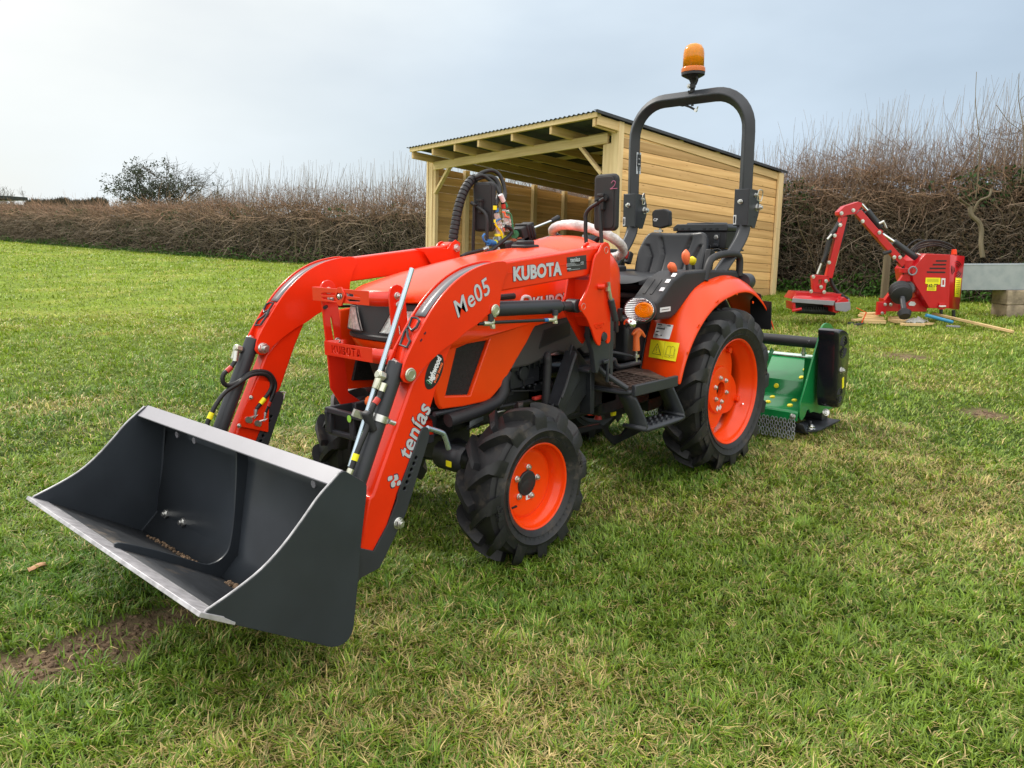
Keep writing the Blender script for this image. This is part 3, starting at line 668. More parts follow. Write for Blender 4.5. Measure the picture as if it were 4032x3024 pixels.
def line_on(c, pts, w, m=BLK, name='print_line'):
    P_ = []
    for a, b_ in zip(pts[:-1], pts[1:]):
        for t in (0, .25, .5, .75, 1):
            u, v = a[0]+(b_[0]-a[0])*t, a[1]+(b_[1]-a[1])*t
            px = zF(*[(c[0][k]*(1-u)+c[1][k]*u)*(1-v)+(c[3][k]*(1-u)+c[2][k]*u)*v for k in (0, 1)]); p = on_fender(px)
            if p is not None and (not P_ or (Vector(p-ray(px)*.0012)-P_[-1]).length > 1e-5): P_.append(Vector(p-ray(px)*.0012))
    g = MB(); g.tube(P_, w*.10, 5); return g.build(name, m, FEN)
line_on(YC, [(.10, .78), (.25, .18), (.42, .78), (.10, .78)], .012)
line_on(YC, [(.25, .36), (.257, .58)], .014); line_on(YC, [(.262, .65), (.264, .70)], .013)
line_on(YC, [(.505, .04), (.505, .96)], .004)
line_on(YC, [(.74, .30), (.74, .80)], .006)
for s_ in (-1, 1): line_on(YC, [(.74, .30), (.74+s_*.05, .22), (.74+s_*.13, .26), (.74+s_*.14, .74), (.74+s_*.05, .70), (.74, .80)], .006); line_on(YC, [(.74+s_*.16, .34), (.74+s_*.17, .82), (.74+s_*.04, .84), (.74, .88)], .005)

# ---- control console on the near fender, with levers
b = MB()
base = [(.552, .912), (.520, .925), (.405, 1.010), (.30, 1.045), (.10, 1.045), (-.26, 1.03), (-.30, .985), (-.10, .975), (.09, .985), (.19, .955), (.30, .885), (.36, .845), (.41, .825), (.55, .828)]
b.prism(base, 1, .24, .392); cns = b.build('console', PLAST, T, bev=.012, seg=3)
b = MB(); b.box((.472, .3935, .874), (.095, .0012, .022)); b.build('console_label', WHITE, cns)
b = MB(); b.box((.472, .3945, .874), (.07, .0008, .003)); b.build('print_line', BLK, cns)
d_ = Vector((.405-.520, 0, 1.010-.925)).normalized()
for y in (.285, .325):
    g = MB(); q0 = Vector((.495, y, .945)); g.beam(q0, q0+d_*.11, .013, .003, up=(d_.z, 0, -d_.x)); g.build('lever_slot', BLK, cns)
for k, px in enumerate(((1085, 1195), (1130, 1130), (1190, 1070))):
    g = MB(); x_ = (.475, .425, .37)[k]; q0 = Vector((x_, .368, float(np.interp(-x_, [-.52, -.405, -.30], [.925, 1.010, 1.045]))+.001)); g.beam(q0, q0+d_*.026, .022, .004, up=(d_.z, 0, -d_.x)); g.build('lever_symbol', WHITE, cns)
def lever(px0, px1, y, m, w, z=zF, py=None):
    """px0 pivot, px1 knob top"""
    a, e = [Vector(v) for v in pl(1, y, z, px0, px1)]
    lv = empty('lever', tuple(a)); lv.parent = T; e = e-a; a = Vector((0, 0, 0)); k = a.lerp(e, .52)
    g = MB(); g.tube([a, k+(e-k)*.15], [.010, .007], 10); g.build('lever_stem', PLAST, lv)
    g = MB(); d = (e-k); n = 8; rr = [.012, .016, .019, .021, .0215, .021, .019, .012, .003]
    g.tube([k+d*(i/n) + Vector((.006*math.sin(i/n*PI), 0, 0)) for i in range(n+1)], [r*w for r in rr], 14); g.build('lever_knob', m, lv)
lever((920, 380), (795, 110), .33, ORK, 1.0); lever((1020, 330), (1000, -60), .30, ORK, 1.0); lever((1100, 240), (1085, 30), .24, YELK, 1.05)
b = MB(); b.tube(smooth_path([(.085, .385, .99), (.05, .385, 1.07), (.0, .385, 1.105), (-.12, .385, 1.12), (-.245, .385, 1.115), (-.295, .385, 1.09), (-.30, .385, 1.0)], 5), .019, 12); b.build('grab_handle', PLAST, T)
b = MB(); b.tube(smooth_path([(.085, -.385, .99), (.05, -.385, 1.07), (.0, -.385, 1.105), (-.12, -.385, 1.12), (-.245, -.385, 1.115), (-.295, -.385, 1.09), (-.30, -.385, 1.0)], 5), .019, 12); b.build('grab_handle', PLAST, T)
b = MB(); b.prism([(.50, .91), (.30, 1.02), (-.26, 1.02), (-.28, .97), (.30, .95), (.45, .86)], 1, -.392, -.25); b.build('console', PLAST, T, bev=.012)
# rear lamp pods on the fenders
for s_ in (1, -1):
    g = MB(); g.lathe([(.001, -.075), (.03, -.07), (.045, -.05), (.048, 0), (.045, .02), (.001, .022)], (-.33, s_*.40, .965), (1, 0, 0), 20); g.build('tail_lamp', GREY, T)

# ---- seat
se = empty('seat', (.0, 0, .918)); se.parent = T
def cushion(f, nu, nv):
    return [[f(i/nu, j/nv) for j in range(nv+1)] for i in range(nu+1)]
g = MB(); rows = []
for i in range(15):
    u = i/14; x = .36-.66*u; r = []
    for j in range(25):
        a = 2*PI*j/24; w = .235*(1-.10*(1-u)**2)*(1-.05*u); cy = math.copysign(abs(math.cos(a))**.45, math.cos(a))*w; cz = math.copysign(abs(math.sin(a))**.6, math.sin(a))*.045
        e_ = math.sqrt(max(0, 1-(abs(u-.5)*2)**6)); r.append((x, cy*(.80+.20*e_), .045+cz*e_+.012*(1-u)+(.018*abs(cy/w)**3 if cz > 0 else 0)))
    rows.append(r)
g.grid(rows); g.build('seat_cushion', SEATM, se, ang=60)
g = MB(); rows = []; tilt = R_(20)
H = .268
for i in range(41):
    v = i/40; r = []
    wv = .228*(1-.03*v-.30*max(0, v-.45)**1.6)-.045*(1-math.sqrt(max(0, 1-(max(0, v-.80)/.20)**2)))
    for j in range(49):
        u = (j/48)*2-1; y = u*wv
        cr_ = .0
        # shell with raised wings and pressed channels
        wing = .055*abs(u)**3
        def ch(c, s3, d=.017): return -d*math.exp(-((abs(u)-c)/s3)**2)
        fade = 1/(1+math.exp((v-.86)*40))
        cA = .30+.55*max(0, v-.50)**1.1; cB = .62+.9*max(0, v-.42)**1.2
        grv = (ch(min(cA, 1.2), .045)+ (ch(cB, .045) if v < .70 else 0))*fade
        edge = .035*(1-max(0, 1-(max(0, abs(u)-.86)/.14)**2)**.5)+.035*(1-max(0, 1-(max(0, v-.90)/.10)**2)**.5)+.02*(1-max(0, 1-(max(0, .06-v)/.06)**2)**.5)
        t = .045+wing*(.4+.6*math.sin(PI*min(1, v*1.1)))+grv-edge-.03*math.sin(v*PI)*.6
        r.append((-.235-math.sin(tilt)*v*H*.94+t*math.cos(tilt), y, .055+v*H*math.cos(tilt)+t*math.sin(tilt)))
    rows.append(r)
g.grid(rows); g.build('backrest', SEATM, se, ang=70, solid=.05)
g = MB(); g.box((0, 0, -.005), (.62, .40, .03)); g.box((0, 0, -.04), (.40, .30, .05)); g.box((.02, .0, -.09), (.3, .24, .06)); g.build('seat_pan', PLAST, se, bev=.01)
g = MB(); g.box((.10, -.30, .10), (.05, .03, .07), Matrix.Rotation(R_(35), 3, 'Y')); g.build('seatbelt_buckle', PLAST, se, bev=.004)
p = pl(1, -.26, zE, (455, 835))[0]-np.array([0, 0, .918])
g = MB(); g.box(tuple(p), (.032, .014, .045), Matrix.Rotation(R_(-25), 3, 'Y')); g.build('belt_button', REDP, se, bev=.003)
g = MB(); g.box(tuple(p+np.array([-.03, 0, -.02])), (.04, .03, .07), Matrix.Rotation(R_(-25), 3, 'Y')); g.build('seatbelt_buckle', PLAST, se, bev=.004)
p = pl(1, -.26, zE, (320, 1005))[0]-np.array([0, 0, .918])
g = MB(); g.box(tuple(p), (.14, .09, .05)); g.build('armrest', PLAST, se, bev=.01)
b = MB(); b.box((.25, -.12, .83), (.25, .05, .12)); b.build('seat_base', RED, T, bev=.02)
b = MB(); b.box((.1, 0, .72), (.9, .46, .22)); b.build('seat_pedestal', BLACKM, T, bev=.02)
# dash region under the wheel
b = MB(); b.box((.74, .05, .82), (.16, .26, .30)); b.box((.66, .16, .85), (.10, .10, .14)); b.box((.70, .24, .74), (.06, .03, .1)); b.build('dash_tower', PLAST, T, bev=.012)
b = MB()
for i in range(3): b.box((.70+.03*i, .29, .86-.05*i), (.02, .02, .06))
b.tube([(.80, .30, .70), (.72, .34, .68), (.66, .36, .66)], .008, 8); b.tube(smooth_path([(.9, .30, .66), (.84, .33, .665), (.80, .33, .665), (.76, .33, .63), (.6, .34, .63)]), .012, 10)
b.build('pedal', GREY, T, bev=.004)
for s_ in (1,):
    lp = empty('indicator_lamp', tuple(pl(1, .42, zG, (440, 143))[0])); lp.parent = T
    ax = Vector((.93, .32, .12)).normalized()
    g = MB(); g.lathe([(.001, -.10), (.032, -.092), (.052, -.06), (.060, -.02), (.061, .005), (.055, .012)], (0, 0, 0), ax, 36); g.build('lamp_housing', GREY, lp)
    g = MB(); g.lathe([(.056, .010), (.052, .012), (.030, .008), (.001, .006)], (0, 0, 0), ax, 36); g.build('reflector', CHROME, lp)
    e1 = Vector((-.32, .93, 0)).normalized(); e2 = ax.cross(e1)
    g = MB()
    for k in range(-6, 7):
        h = math.sqrt(max(0, .054**2-(k*.008)**2)); c = e2*(k*.008)+ax*.014; g.tube([c-e1*h, c+e1*h], .0026, 6)
    g.build('lens_ribs', CHROME, lp)
    c0 = e1*.018+ax*.012
    g = MB(); g.lathe([(.034, .0), (.035, .006), (.033, .010), (.001, .013)], c0, ax, 32); g.build('amber_lens', mat('amber_glass_bright', (.95, .24, .0), .15, coat=.5, var=.03), lp)
    g = MB()
    for rr in (.009, .016, .023, .029): g.tube([c0+ax*.013+(e1*math.cos(q*PI/12)+e2*math.sin(q*PI/12))*rr for q in range(24)], .0018, 6, closed=True)
    g.build('lens_rings', MATS['amber_glass_bright'], lp)
    g = MB(); g.lathe([(.022, -.01), (.024, .01), (.016, .02), (.001, .024)], tuple(np.array(pl(1, .40, zF, (285, 910))[0])-np.array(lp.location)), ax, 18); g.build('work_lamp', CHROME, lp)
    lp.matrix_basis = Matrix.Translation(lp.location) @ (Matrix((e1, ax, e2)).transposed() @ Matrix.Diagonal((1.28, 1, 1)) @ Matrix((e1, ax, e2))).to_4x4()
    g = MB(); q = Vector(lp.location); g.tube([(0, 0, -.02), (-.10, -.10, -.02), (-.16, -.2, -.05)], .012, 8); g.build('lamp_arm', PLAST, lp)
g = MB(); p = pl(1, .38, zF, (375, 1010), (350, 1090), (350, 1260), (350, 1410), (300, 1050), (460, 1080))
g.tube([p[0], p[1], p[2]], [.020, .014, .017], 12); g.tube([p[4], (p[4]+p[0])/2+np.array([0, 0, .008]), p[0]+np.array([0, 0, .006]), (p[5]+p[0])/2+np.array([0, 0, .006]), p[5]], [.006, .010, .012, .010, .006], 10); lvx = g.build('hitch_lever', ORG2, T)
g = MB(); g.tube([p[2], p[3]], .005, 8); g.cyl(p[3]*.5+p[2]*.5-np.array([0, 0, .005]), p[3]*.5+p[2]*.5+np.array([0, 0, .008]), .014, 12); g.build('lever_rod', ZINC, lvx)
# steering wheel with its plastic wrapping
sw = empty('steering_wheel', (.525, -.032, 1.19)); sw.parent = T
g = MB(); nrm = Vector((-.45, 0, .89)).normalized(); e1 = Vector((0, 1, 0)); e2 = nrm.cross(e1)
rr0 = random.Random(3)
ring = [(e1*math.cos(2*PI*k/64)+e2*math.sin(2*PI*k/64))*.183 for k in range(64)]
g.tube(ring, [.0235+rr0.uniform(-.002, .002) for k in ring], 16, closed=True); g.build('wheel_rim', WRAP, sw, ang=80)
g = MB()
for a in (90, 210, 330): d = e1*math.cos(R_(a))+e2*math.sin(R_(a)); g.tube([-nrm*.03+d*.02, -nrm*.02+d*.1, d*.178], [.016, .013, .012], 10)
g.cyl(-nrm*.05, nrm*.0, .042, 20); g.cyl(-nrm*.40, -nrm*.04, .03, 14); g.build('spokes', PLAST, sw)
b = MB(); q = pl(1, 0, zY, (1770, 1150), (1820, 1010), (1950, 1020), (2010, 1160)); b.add([tuple(v) for v in q], [(0, 1, 2, 3)]); b.build('instrument_panel', GREY, T, solid=.02)
q = pl(1, -.05, zY, (1160, 1110), (1200, 1075), (1260, 1050), (1320, 1030), (1310, 1065), (1240, 1095), (1180, 1118)); b = MB(); b.add([tuple(v) for v in q], [tuple(range(7))]); b.build('plastic_film', FILM, T, solid=.01)

# ---- roll bar
RX = -.372; yp = .362
rb_ = empty('roll_bar', (RX, 0, 0)); rb_.parent = T
path = [(0, yp, 1.40), (0, yp, 1.60), (0, yp, 1.76)]
for k in range(1, 10): a = PI/2*k/9; path.append((0, yp-.20+.20*math.cos(a), 1.775+.20*math.sin(a)))
path += [(0, -q[1], q[2]) for q in reversed(path)]
g = MB(); g.tube(path, .029, 4, sq=(1, 1, 0)); g.build('hoop', GREY, rb_, bev=.008, seg=3, ang=40)
for s_ in (1, -1):
    g = MB(); low = smooth_path([(.0, s_*yp, 1.40), (.0, s_*yp, 1.27), (.03, s_*yp, 1.20), (.11, s_*(yp-.005), 1.12), (.20, s_*(yp-.01), 1.05), (.28, s_*(yp-.02), .96), (.29, s_*(yp-.03), .80), (.29, s_*(yp-.05), .55)], 6)
    g.tube(low, .031, 4, sq=(1, 1, 0)); g.build('lower_post', GREY, rb_, bev=.010, seg=3, ang=40)
    # folding hinge box
    g = MB()
    g.box((.035, s_*yp, 1.365), (.008, .085, .195)); brk = g.build('hinge_bracket', GREY, rb_, bev=.003)
    for e_ in (1, -1):
        lp_ = [(.039, 1.463), (-.06, 1.457), (-.085, 1.40), (-.085, 1.335), (-.045, 1.255), (-.015, 1.255), (.0, 1.267), (.039, 1.267)]
        plate('side_plate', GREY, [lp_], 1, s_*yp+e_*.037, s_*yp+e_*.044, brk)
    yq = yp*s_+.044
    bolt(brk, (-.06, yq, 1.365), (0, 1, 0), .017, .018); bolt(brk, (.045, yp*s_-.005, 1.395), (1, .0, 0), .011, .014); bolt(brk, (-.03, yq, 1.43), (0, 1, 0), .010, .010)
    g = MB(); ring = [(-.055+.024*math.cos(a)*1.0, yq+.012, 1.432+.028*math.sin(a)) for a in [q*PI/8+.3 for q in range(16)]]
    ring = [(-.030, yq+.012, 1.405), (-.03, yq+.018, 1.455), (-.078, yq+.02, 1.45), (-.072, yq+.014, 1.40)] if s_ > 0 else [(-.02, yq+.01, 1.40), (-.015, yq+.014, 1.455), (-.035, yq+.014, 1.46), (-.045, yq+.01, 1.405)]
    g.tube(smooth_path(ring+[ring[0]], 3), .0028, 6); g.build('linch_pin', ZINC, brk)
    for dx in (-.055, -.03): g = MB(); g.cyl((dx, yq-.001, 1.315), (dx, yq+.001, 1.315), .004, 10); g.build('pin_hole', BLK, brk)
    g = MB(); g.box((.04, s_*yp-.035, 1.30), (.004, .016, .05)); g.build('bracket_label', WHITE, brk)
    g = MB(); g.box((.043, s_*yp-.035, 1.30), (.002, .008, .036)); g.build('label_print', BLK, brk)
g = MB(); g.box((.0, -yp+.033, 1.64), (.045, .002, .125)); dl = g.build('label_plate', SILV, rb_)
g = MB(); g.box((.0, -yp+.0345, 1.655), (.038, .002, .07)); g.build('label_print', BLK, dl)
for k in range(4): g = MB(); g.box((.0, -yp+.0345, 1.60+.008*k), (.034, .0025, .003)); g.build('label_print', BLK, dl)
g = MB(); g.box((.0, -yp+.0365, 1.665), (.012, .002, .004)); g.box((.0, -yp+.0365, 1.635), (.02, .002, .004)); g.build('label_line', WHITE, dl)
# beacon
bc = empty('beacon', (RX, .014, 2.005)); bc.parent = T
g = MB(); g.lathe([(.001, .085), (.064, .088), (.065, .10), (.060, .112), (.058, .125)], (0, 0, .0), (0, 0, 1), 36); g.lathe([(.013, .0), (.014, .05), (.022, .065), (.06, .085)], (0, 0, 0), (0, 0, 1), 28); g.box((0, .0, .0), (.05, .03, .012)); bb = g.build('beacon_base', PLAST, bc)
g = MB(); g.lathe([(.0605, .10), (.066, .104), (.066, .122), (.062, .128), (.060, .13)], (0, 0, 0), (0, 0, 1), 36); g.build('lens_ring', AMBERD, bc)
g = MB(); g.lathe([(.058, .122), (.0575, .20), (.054, .222), (.042, .243), (.022, .253), (.001, .256)], (0, 0, 0), (0, 0, 1), 40); g.build('beacon_lens', AMBER, bc, solid=.003)
g = MB(); g.box((0, 0, .145), (.04, .045, .05)); g.lathe([(.024, .0), (.02, .02), (.001, .03)], (-.0, .0, .17), (.8, -.3, .1), 18); g.build('beacon_bulb', mat('amber_reflector', (.7, .30, .03), .3, metal=.5), bc)
g = MB(); g.box((.02, .01, .028), (.012, .035, .02)); g.tube(smooth_path([(.012, .025, .035), (.02, .04, .06), (.02, .03, .075), (.01, .012, .07)], 4), .006, 8); g.build('wing_nut', PLAST, bc)
bolt(bc, (.016, -.012, .03), (1, 0, 0), .011, .010)
g = MB(); p = pl(0, RX, zD, (585, 570), (640, 580), (700, 560), (745, 555), (700, 600), (755, 630), (770, 595))
q = [tuple(v-np.array(bc.location)) for v in p]
g.tube([q[0], q[1], q[2], q[3]], .011, 8); g.tube(smooth_path([q[1], q[4], q[5]], 4), .006, 8); g.tube([(0, .0, .0), (0, .003, -.075)], .008, 8); clamp = g.build('beacon_clamp', PLAST, bc)
g = MB(); g.tube([q[5], q[6]], .004, 8); g.cyl(q[5], (q[5][0]+.01, q[5][1], q[5][2]), .009, 10); g.build('clamp_screw', ZINC, bc)
# work lamp behind the seat and the toolbox
wl = pl(0, -.45, zE, (850, 450))[0]
g = MB(); g.prism([(-.05, -.045), (-.055, .04), (-.04, .055), (.02, .06), (.05, .045), (.055, -.04), (.0, -.055)], 0, -.035, .035)
w1 = g.build('work_lamp', PLAST, T, bev=.008, seg=3); w1.location = wl; w1.rotation_euler.z = .25
g = MB(); g.tube([(0, -.01, -.05), (0, -.012, -.13)], .008, 8); g.box((.0, -.02, -.07), (.03, .05, .012)); g.build('lamp_bracket', ZINC, w1)
text('lamp_lettering', 'CP', WHITE, tmat((.036, -.030, -.005), (0, 1, 0), (0, 0, 1)), .022, w1, .0005)
tb = empty('toolbox', (-.52, .075, 1.14)); tb.parent = T
g = MB(); g.prism([(-.155, .0), (.16, .0), (.165, .10), (-.165, .10)], 0, -.10, .10); g.build('box_body', PLAST, tb, bev=.008)
g = MB(); g.prism([(-.175, .10), (.175, .10), (.178, .120), (.165, .14), (-.150, .14), (-.175, .122)], 0, -.115, .115); g.prism([(-.10, .138), (.08, .138), (.075, .148), (-.09, .148)], 0, -.08, .10); lid = g.build('box_lid', GREY, tb, bev=.006)
for k in (-.15, -.11, -.07, .03, .07, .11): g = MB(); g.box((.117, k, .113), (.004, .016, .008)); g.build('lid_slot', BLK, lid)
g = MB(); g.box((.104, .105, .05), (.006, .035, .07)); g.box((.115, .105, .02), (.01, .033, .018)); lt = g.build('box_latch', GREY, tb, bev=.003)
bolt(lt, (.108, .103, .065), (1, 0, 0), .011, .004)
g = MB(); g.box((.11, .0, -.008), (.02, .36, .016)); g.box((.0, .0, -.012), (.22, .34, .01)); g.box((.06, -.09, -.12), (.10, .10, .22)); g.build('box_mount', BLACKM, tb)
g = MB(); p = pl(0, -.35, zE, (1215, 790), (1300, 860), (1400, 790), (1470, 780), (1500, 820), (1480, 860)); g.tube(smooth_path(p, 5), .005, 8); p = pl(0, -.35, zE, (1270, 830), (1290, 920), (1330, 970), (1400, 950)); g.tube(smooth_path(p, 5), .005, 8); g.build('cable', HOSE, T)
g = MB(); g.box((-.20, .25, 1.06), (.06, .03, .16), Matrix.Rotation(R_(-15), 3, 'Y')); g.build('seat_belt_reel', PLAST, T, bev=.005)
# number plate behind the near fender
q = yz(-.42, zE, (1810, 1330), (1880, 1250), (1925, 1270), (1935, 1335), (2040, 1350), (2035, 1655), (1810, 1640))
plate('number_plate_board', BLK, [q], 0, -.424, -.418, T, .001)
# mirrors
for s_ in (1, -1):
    mr = empty('mirror', (.935, s_*.36, 1.36)); mr.parent = T
    rot = Matrix.Translation((0, 0, .0)) @ Matrix.Rotation(R_(-6*s_), 4, 'Z')
    lp_ = rrect(-.063, -.118, .063, .118, .024, 6)
    M = rot @ Matrix(((0, 0, 1, 0), (1, 0, 0, 0), (0, 1, 0, 0), (0, 0, 0, 1)))
    sh = plate('mirror_shell', PLAST, [lp_], 0, -.026, .0, mr, .008, M=M)
    plate('shell_panel', PLAST, [rrect(-.052, -.107, .052, .107, .018, 6)], 0, -.001, .004, sh, .003, M=M)
    plate('mirror_glass', CHROME, [rrect(-.056, -.111, .056, .111, .02, 6)], 0, -.030, -.026, mr, .001, M=M)
    g = MB(); g.box((.012, -.004, -.0), (.02, .022, .06)); g.box((.018, -.006, .03), (.016, .032, .012)); g.tube([(.01, -.02, .01), (.04, -.02, .01)], .006, 8); g.build('mirror_joint', PLAST, mr, bev=.002)
    yoff = -s_*.36
    if s_ > 0: P_ = [v-np.array((.935, .36, 1.36)) for v in pl(0, .955, zB, (1345, 790), (1340, 700), (1340, 600), (1342, 540), (1375, 490), (1440, 445), (1505, 400), (1460, 470), (1468, 600), (1480, 790))]
    else: P_ = [v-np.array((.935, -.36, 1.36)) for v in pl(0, .955, zB, (375, 890), (360, 840), (368, 600), (370, 470), (480, 870), (482, 700), (482, 590), (465, 530), (420, 490), (345, 438))]
    g = MB()
    if s_ > 0: g.tube(smooth_path(P_[:7], 4), .0085, 12); g.tube([P_[7], P_[8], P_[9]], .0085, 12); g.tube([P_[6], P_[6]+np.array([-.02, 0, 0])], .012, 10)
    else: g.tube(smooth_path([P_[0], P_[1], P_[2], P_[3]], 4), .0085, 12); g.tube(smooth_path(P_[4:], 4), .0085, 12)
    g.build('mirror_arm', PLAST, mr)
    if s_ > 0:
        PNK = mat('pink_chalk', (.45, .14, .26), .8)
        pts = [v-np.array((.935, .36, 1.36)) for v in pl(0, .950, zB, (1562, 268), (1580, 248), (1598, 256), (1592, 285), (1572, 308), (1553, 320), (1580, 316), (1615, 314))]
        g = MB(); g.tube(smooth_path([(v[0]-.0, v[1], v[2]) for v in pts], 4), .0014, 6); g.build('chalk_number', PNK, mr)
# ================================================================== front loader (bolted to the tractor: its parts)
kn = smooth2([(2.168, .800), (2.158, .832), (2.138, .866), (2.108, .907), (2.068, .958), (2.022, 1.009), (1.965, 1.057), (1.902, 1.095), (1.826, 1.124), (1.742, 1.139), (1.700, 1.1405)], 3)
kn += [(1.684, 1.138), (1.671, 1.126), (1.676, 1.10), (1.690, 1.078), (1.709, 1.032), (1.719, .968)]
kn += smooth2([(1.727, .958), (1.744, .955), (1.77, .962), (1.826, .932), (1.880, .911), (1.929, .885), (1.986, .862), (2.047, .830), (2.093, .800)], 3)
kn += [(2.10+.0, .790)]+smooth2([(2.118, .778), (2.137, .772), (2.158, .779), (2.168, .795)], 3)
YO = .478                                      # outer face of the loader frame
def arm(s_):
    a = empty('loader_arm', (0, 0, 0)); a.parent = T
    o, i = s_*YO, s_*(YO-.082)
    for (lo, hi) in ((YO-.008, YO), (YO-.082, YO-.074)): plate('knuckle_plate', RED, [kn], 1, s_*lo, s_*hi, a, .002)
    # top strip laid between the knuckle plates
    top = smooth2([(2.150, .805), (2.125, .868), (2.096, .909), (2.058, .958), (2.012, 1.006), (1.957, 1.050), (1.896, 1.086), (1.822, 1.113), (1.742, 1.127), (1.69, 1.130)], 4)
    cut = 0
    b = MB(); b.grid([[(x, s_*(YO-.008), z), (x, s_*(YO-.074), z)] for x, z in top]); b.build('top_strip', RED, a, solid=.006)
    tp = [p for p in top if 1.70 < p[0] < 2.105]
    b = MB()
    yl, yr = YO-.014, YO-.066
    rows = []
    for q, (x, z) in enumerate(tp):
        t = (x-1.70)/.405; w0 = (YO-.016)-(0 if t < .93 else 0); n_ = Vector((.5, 0, .5)).normalized()
        rows.append([(x+.004, s_*(YO-.016), z+.005), (x+.004, s_*(YO-.066), z+.005)])
    b.grid([r for r in rows if r[0][0] < 2.055]); st_ = b.build('grey_strip', mat('grey_trim_strip%d' % s_, (.13, .135, .15), .35, coat=.3, var=.1), a, solid=.002)
    # open figure at the foot of the strip
    b = MB(); c = (2.062, .958); d = Vector((2.108-2.062, 0, .893-.958)); e1 = Vector((0, s_*1, 0))
    def on(u, v): q = Vector((c[0], s_*(YO-.041), c[1]))+d*u*1.15+Vector((.007, 0, .008)); return tuple(q+Vector((0, s_*(v*.024), 0)))
    for loop in ([(-.05, -.9), (-.05, .2), (.05, .9), (.30, .9), (.45, .3), (.30, -.7)], [(.55, -.95), (1.05, -.6), (1.1, .9), (.85, .95), (.70, .1), (.45, -.6)]):
        b.tube([on(*p) for p in loop], .0045, 6, closed=True)
    b.tube([on(.3, -.7), on(.55, -.95)], .005, 6); b.build('strip_cutout', GREY, a)
    # inner filler so that the knuckle is a box, beam to the tower, lower beam
    b = MB(); bp = [(1.70, 1.125), (1.148, 1.172), (1.10, 1.19), (1.10, 1.12), (1.224, 1.064), (1.72, 1.030)]
    b.prism([(1.72, 1.132), (1.16, 1.176), (1.12, 1.178), (1.115, 1.09), (1.20, 1.066), (1.72, 1.034)], 1, s_*(YO-.07), s_*(YO-.010)); ub = b.build('upper_beam', RED, a, bev=.006, seg=3)
    b = MB(); b.beam((1.70, s_*(YO-.0095), 1.095), (1.15, s_*(YO-.0095), 1.128), .003, .002); b.build('beam_crease', RED, ub)
    b = MB(); b.prism([(1.12, 1.095), (1.07, 1.11), (1.07, 1.19), (1.10, 1.195), (1.13, 1.18)], 1, s_*(YO-.068), s_*(YO-.012)); b.build('beam_end', RED, a, bev=.004)
    # lower beam
    lb = [(2.088, .800), (2.118, .770), (2.290, .440), (2.306, .43), (2.356, .237), (2.275, .259), (2.238, .320), (2.198, .400), (2.190, .42), (2.059, .633), (1.985, .79), (1.93, .885), (2.02, .86)]
    b = MB(); b.prism(lb, 1, s_*(YO-.070), s_*(YO-.010)); lw = b.build('lower_beam', RED, a, bev=.008, seg=3)
    # black linkage plates at the foot of the arm
    bp2 = [(2.092, .606), (2.085, .615), (2.072, .618), (2.058, .610), (2.054, .592), (2.060, .570), (2.165, .345), (2.262, .218), (2.281, .195), (2.367, .186), (2.42, .17), (2.44, .26), (2.40, .31), (2.30, .26), (2.24, .33), (2.20, .40), (2.196, .42)]
    hl = [circ2(q, .0065, 12) for q in ((2.116, .522), (2.126, .505), (2.137, .487), (2.146, .468), (2.157, .450), (2.168, .431))]
    for lo, hi in ((YO-.0105, YO-.0035), (YO-.076, YO-.069)): bpl = plate('linkage_plate', GREY, [bp2]+hl, 1, s_*lo, s_*hi, a, .002)
    b = MB(); b.prism([(2.09, .60), (2.06, .59), (2.18, .34), (2.28, .21), (2.36, .20), (2.25, .30), (2.18, .42)], 1, s_*(YO-.060), s_*(YO-.020)); b.build('linkage_web', BLACKM, a)
    bolt(a, (2.198, s_*(YO-.0035), .322), (0, s_, 0), .016, .012)
    # pins
    for (x, z), r in (((2.136, .800), .022), ((1.745, .973), .021), ((1.097, 1.166), .021), ((1.244, .950), .020)):
        g = MB(); g.cyl((x, o+s_*.001, z), (x, o+s_*.009, z), r, 24); pn = g.build('pivot_pin', BRASSZ, a, bev=.003)
        g = MB(); ring = [(x+r*.62*math.cos(q*PI/8), o+s_*.0095, z+r*.62*math.sin(q*PI/8)) for q in range(16)]; g.tube(ring, .0012, 5, closed=True); g.build('pin_ring', ZINC, pn)
        g = MB(); g.beam((x+r*.6, o+s_*.004, z-r*.75), (x-r*.1, o+s_*.004, z-r*1.15), .006, .006, up=(0, 1, 0)); g.build('pin_lock', BRASSZ, pn, bev=.001) if x < 2 and x > 1.2 else None
        g = MB(); g.lathe([(.022, 0), (.02, .006), (.018, .008)], (x, i-s_*.0, z), (0, -s_, 0), 20); g.hexb((x, i-s_*.002, z), (0, -s_, 0), .0205, .017); g.cyl((x, i, z), (x, i-s_*.028, z), .011, 14); g.build('pin_nut', ZINC, a, bev=.001, seg=1)
    for (x, z) in ((2.10, .962), (2.118, .934)): pass
    if s_ > 0:
        for px in ((1490, 1022), (1457, 1082)):
            q = pl(1, YO+.001, zA, px)[0]; g = MB(); g.box(tuple(q), (.003, .002, .010), Matrix.Rotation(R_(-35), 3, 'Y')); g.box(tuple(q), (.009, .002, .002)); g.build('slot_mark', OUTL, a)
    # tower: outer and inner cheek plates, each with its lobes
    ot = [(1.142, 1.163), (1.127, 1.186), (1.112, 1.195), (1.098, 1.198), (1.082, 1.194), (1.070, 1.18), (1.067, 1.143), (1.063, 1.050), (1.055, .80), (1.060, .787), (1.075, .783), (1.082, .79), (1.082, .815), (1.088, .829), (1.101, .836), (1.114, .829), (1.120, .815), (1.122, .788), (1.132, .780), (1.146, .786), (1.165, .81), (1.185, .85), (1.222, .90), (1.251, .928)]
    ot += smooth2([(1.262, .938), (1.266, .955), (1.258, .972), (1.245, .985)], 3)+[(1.222, 1.010), (1.206, 1.04), (1.194, 1.079), (1.180, 1.128), (1.165, 1.15)]
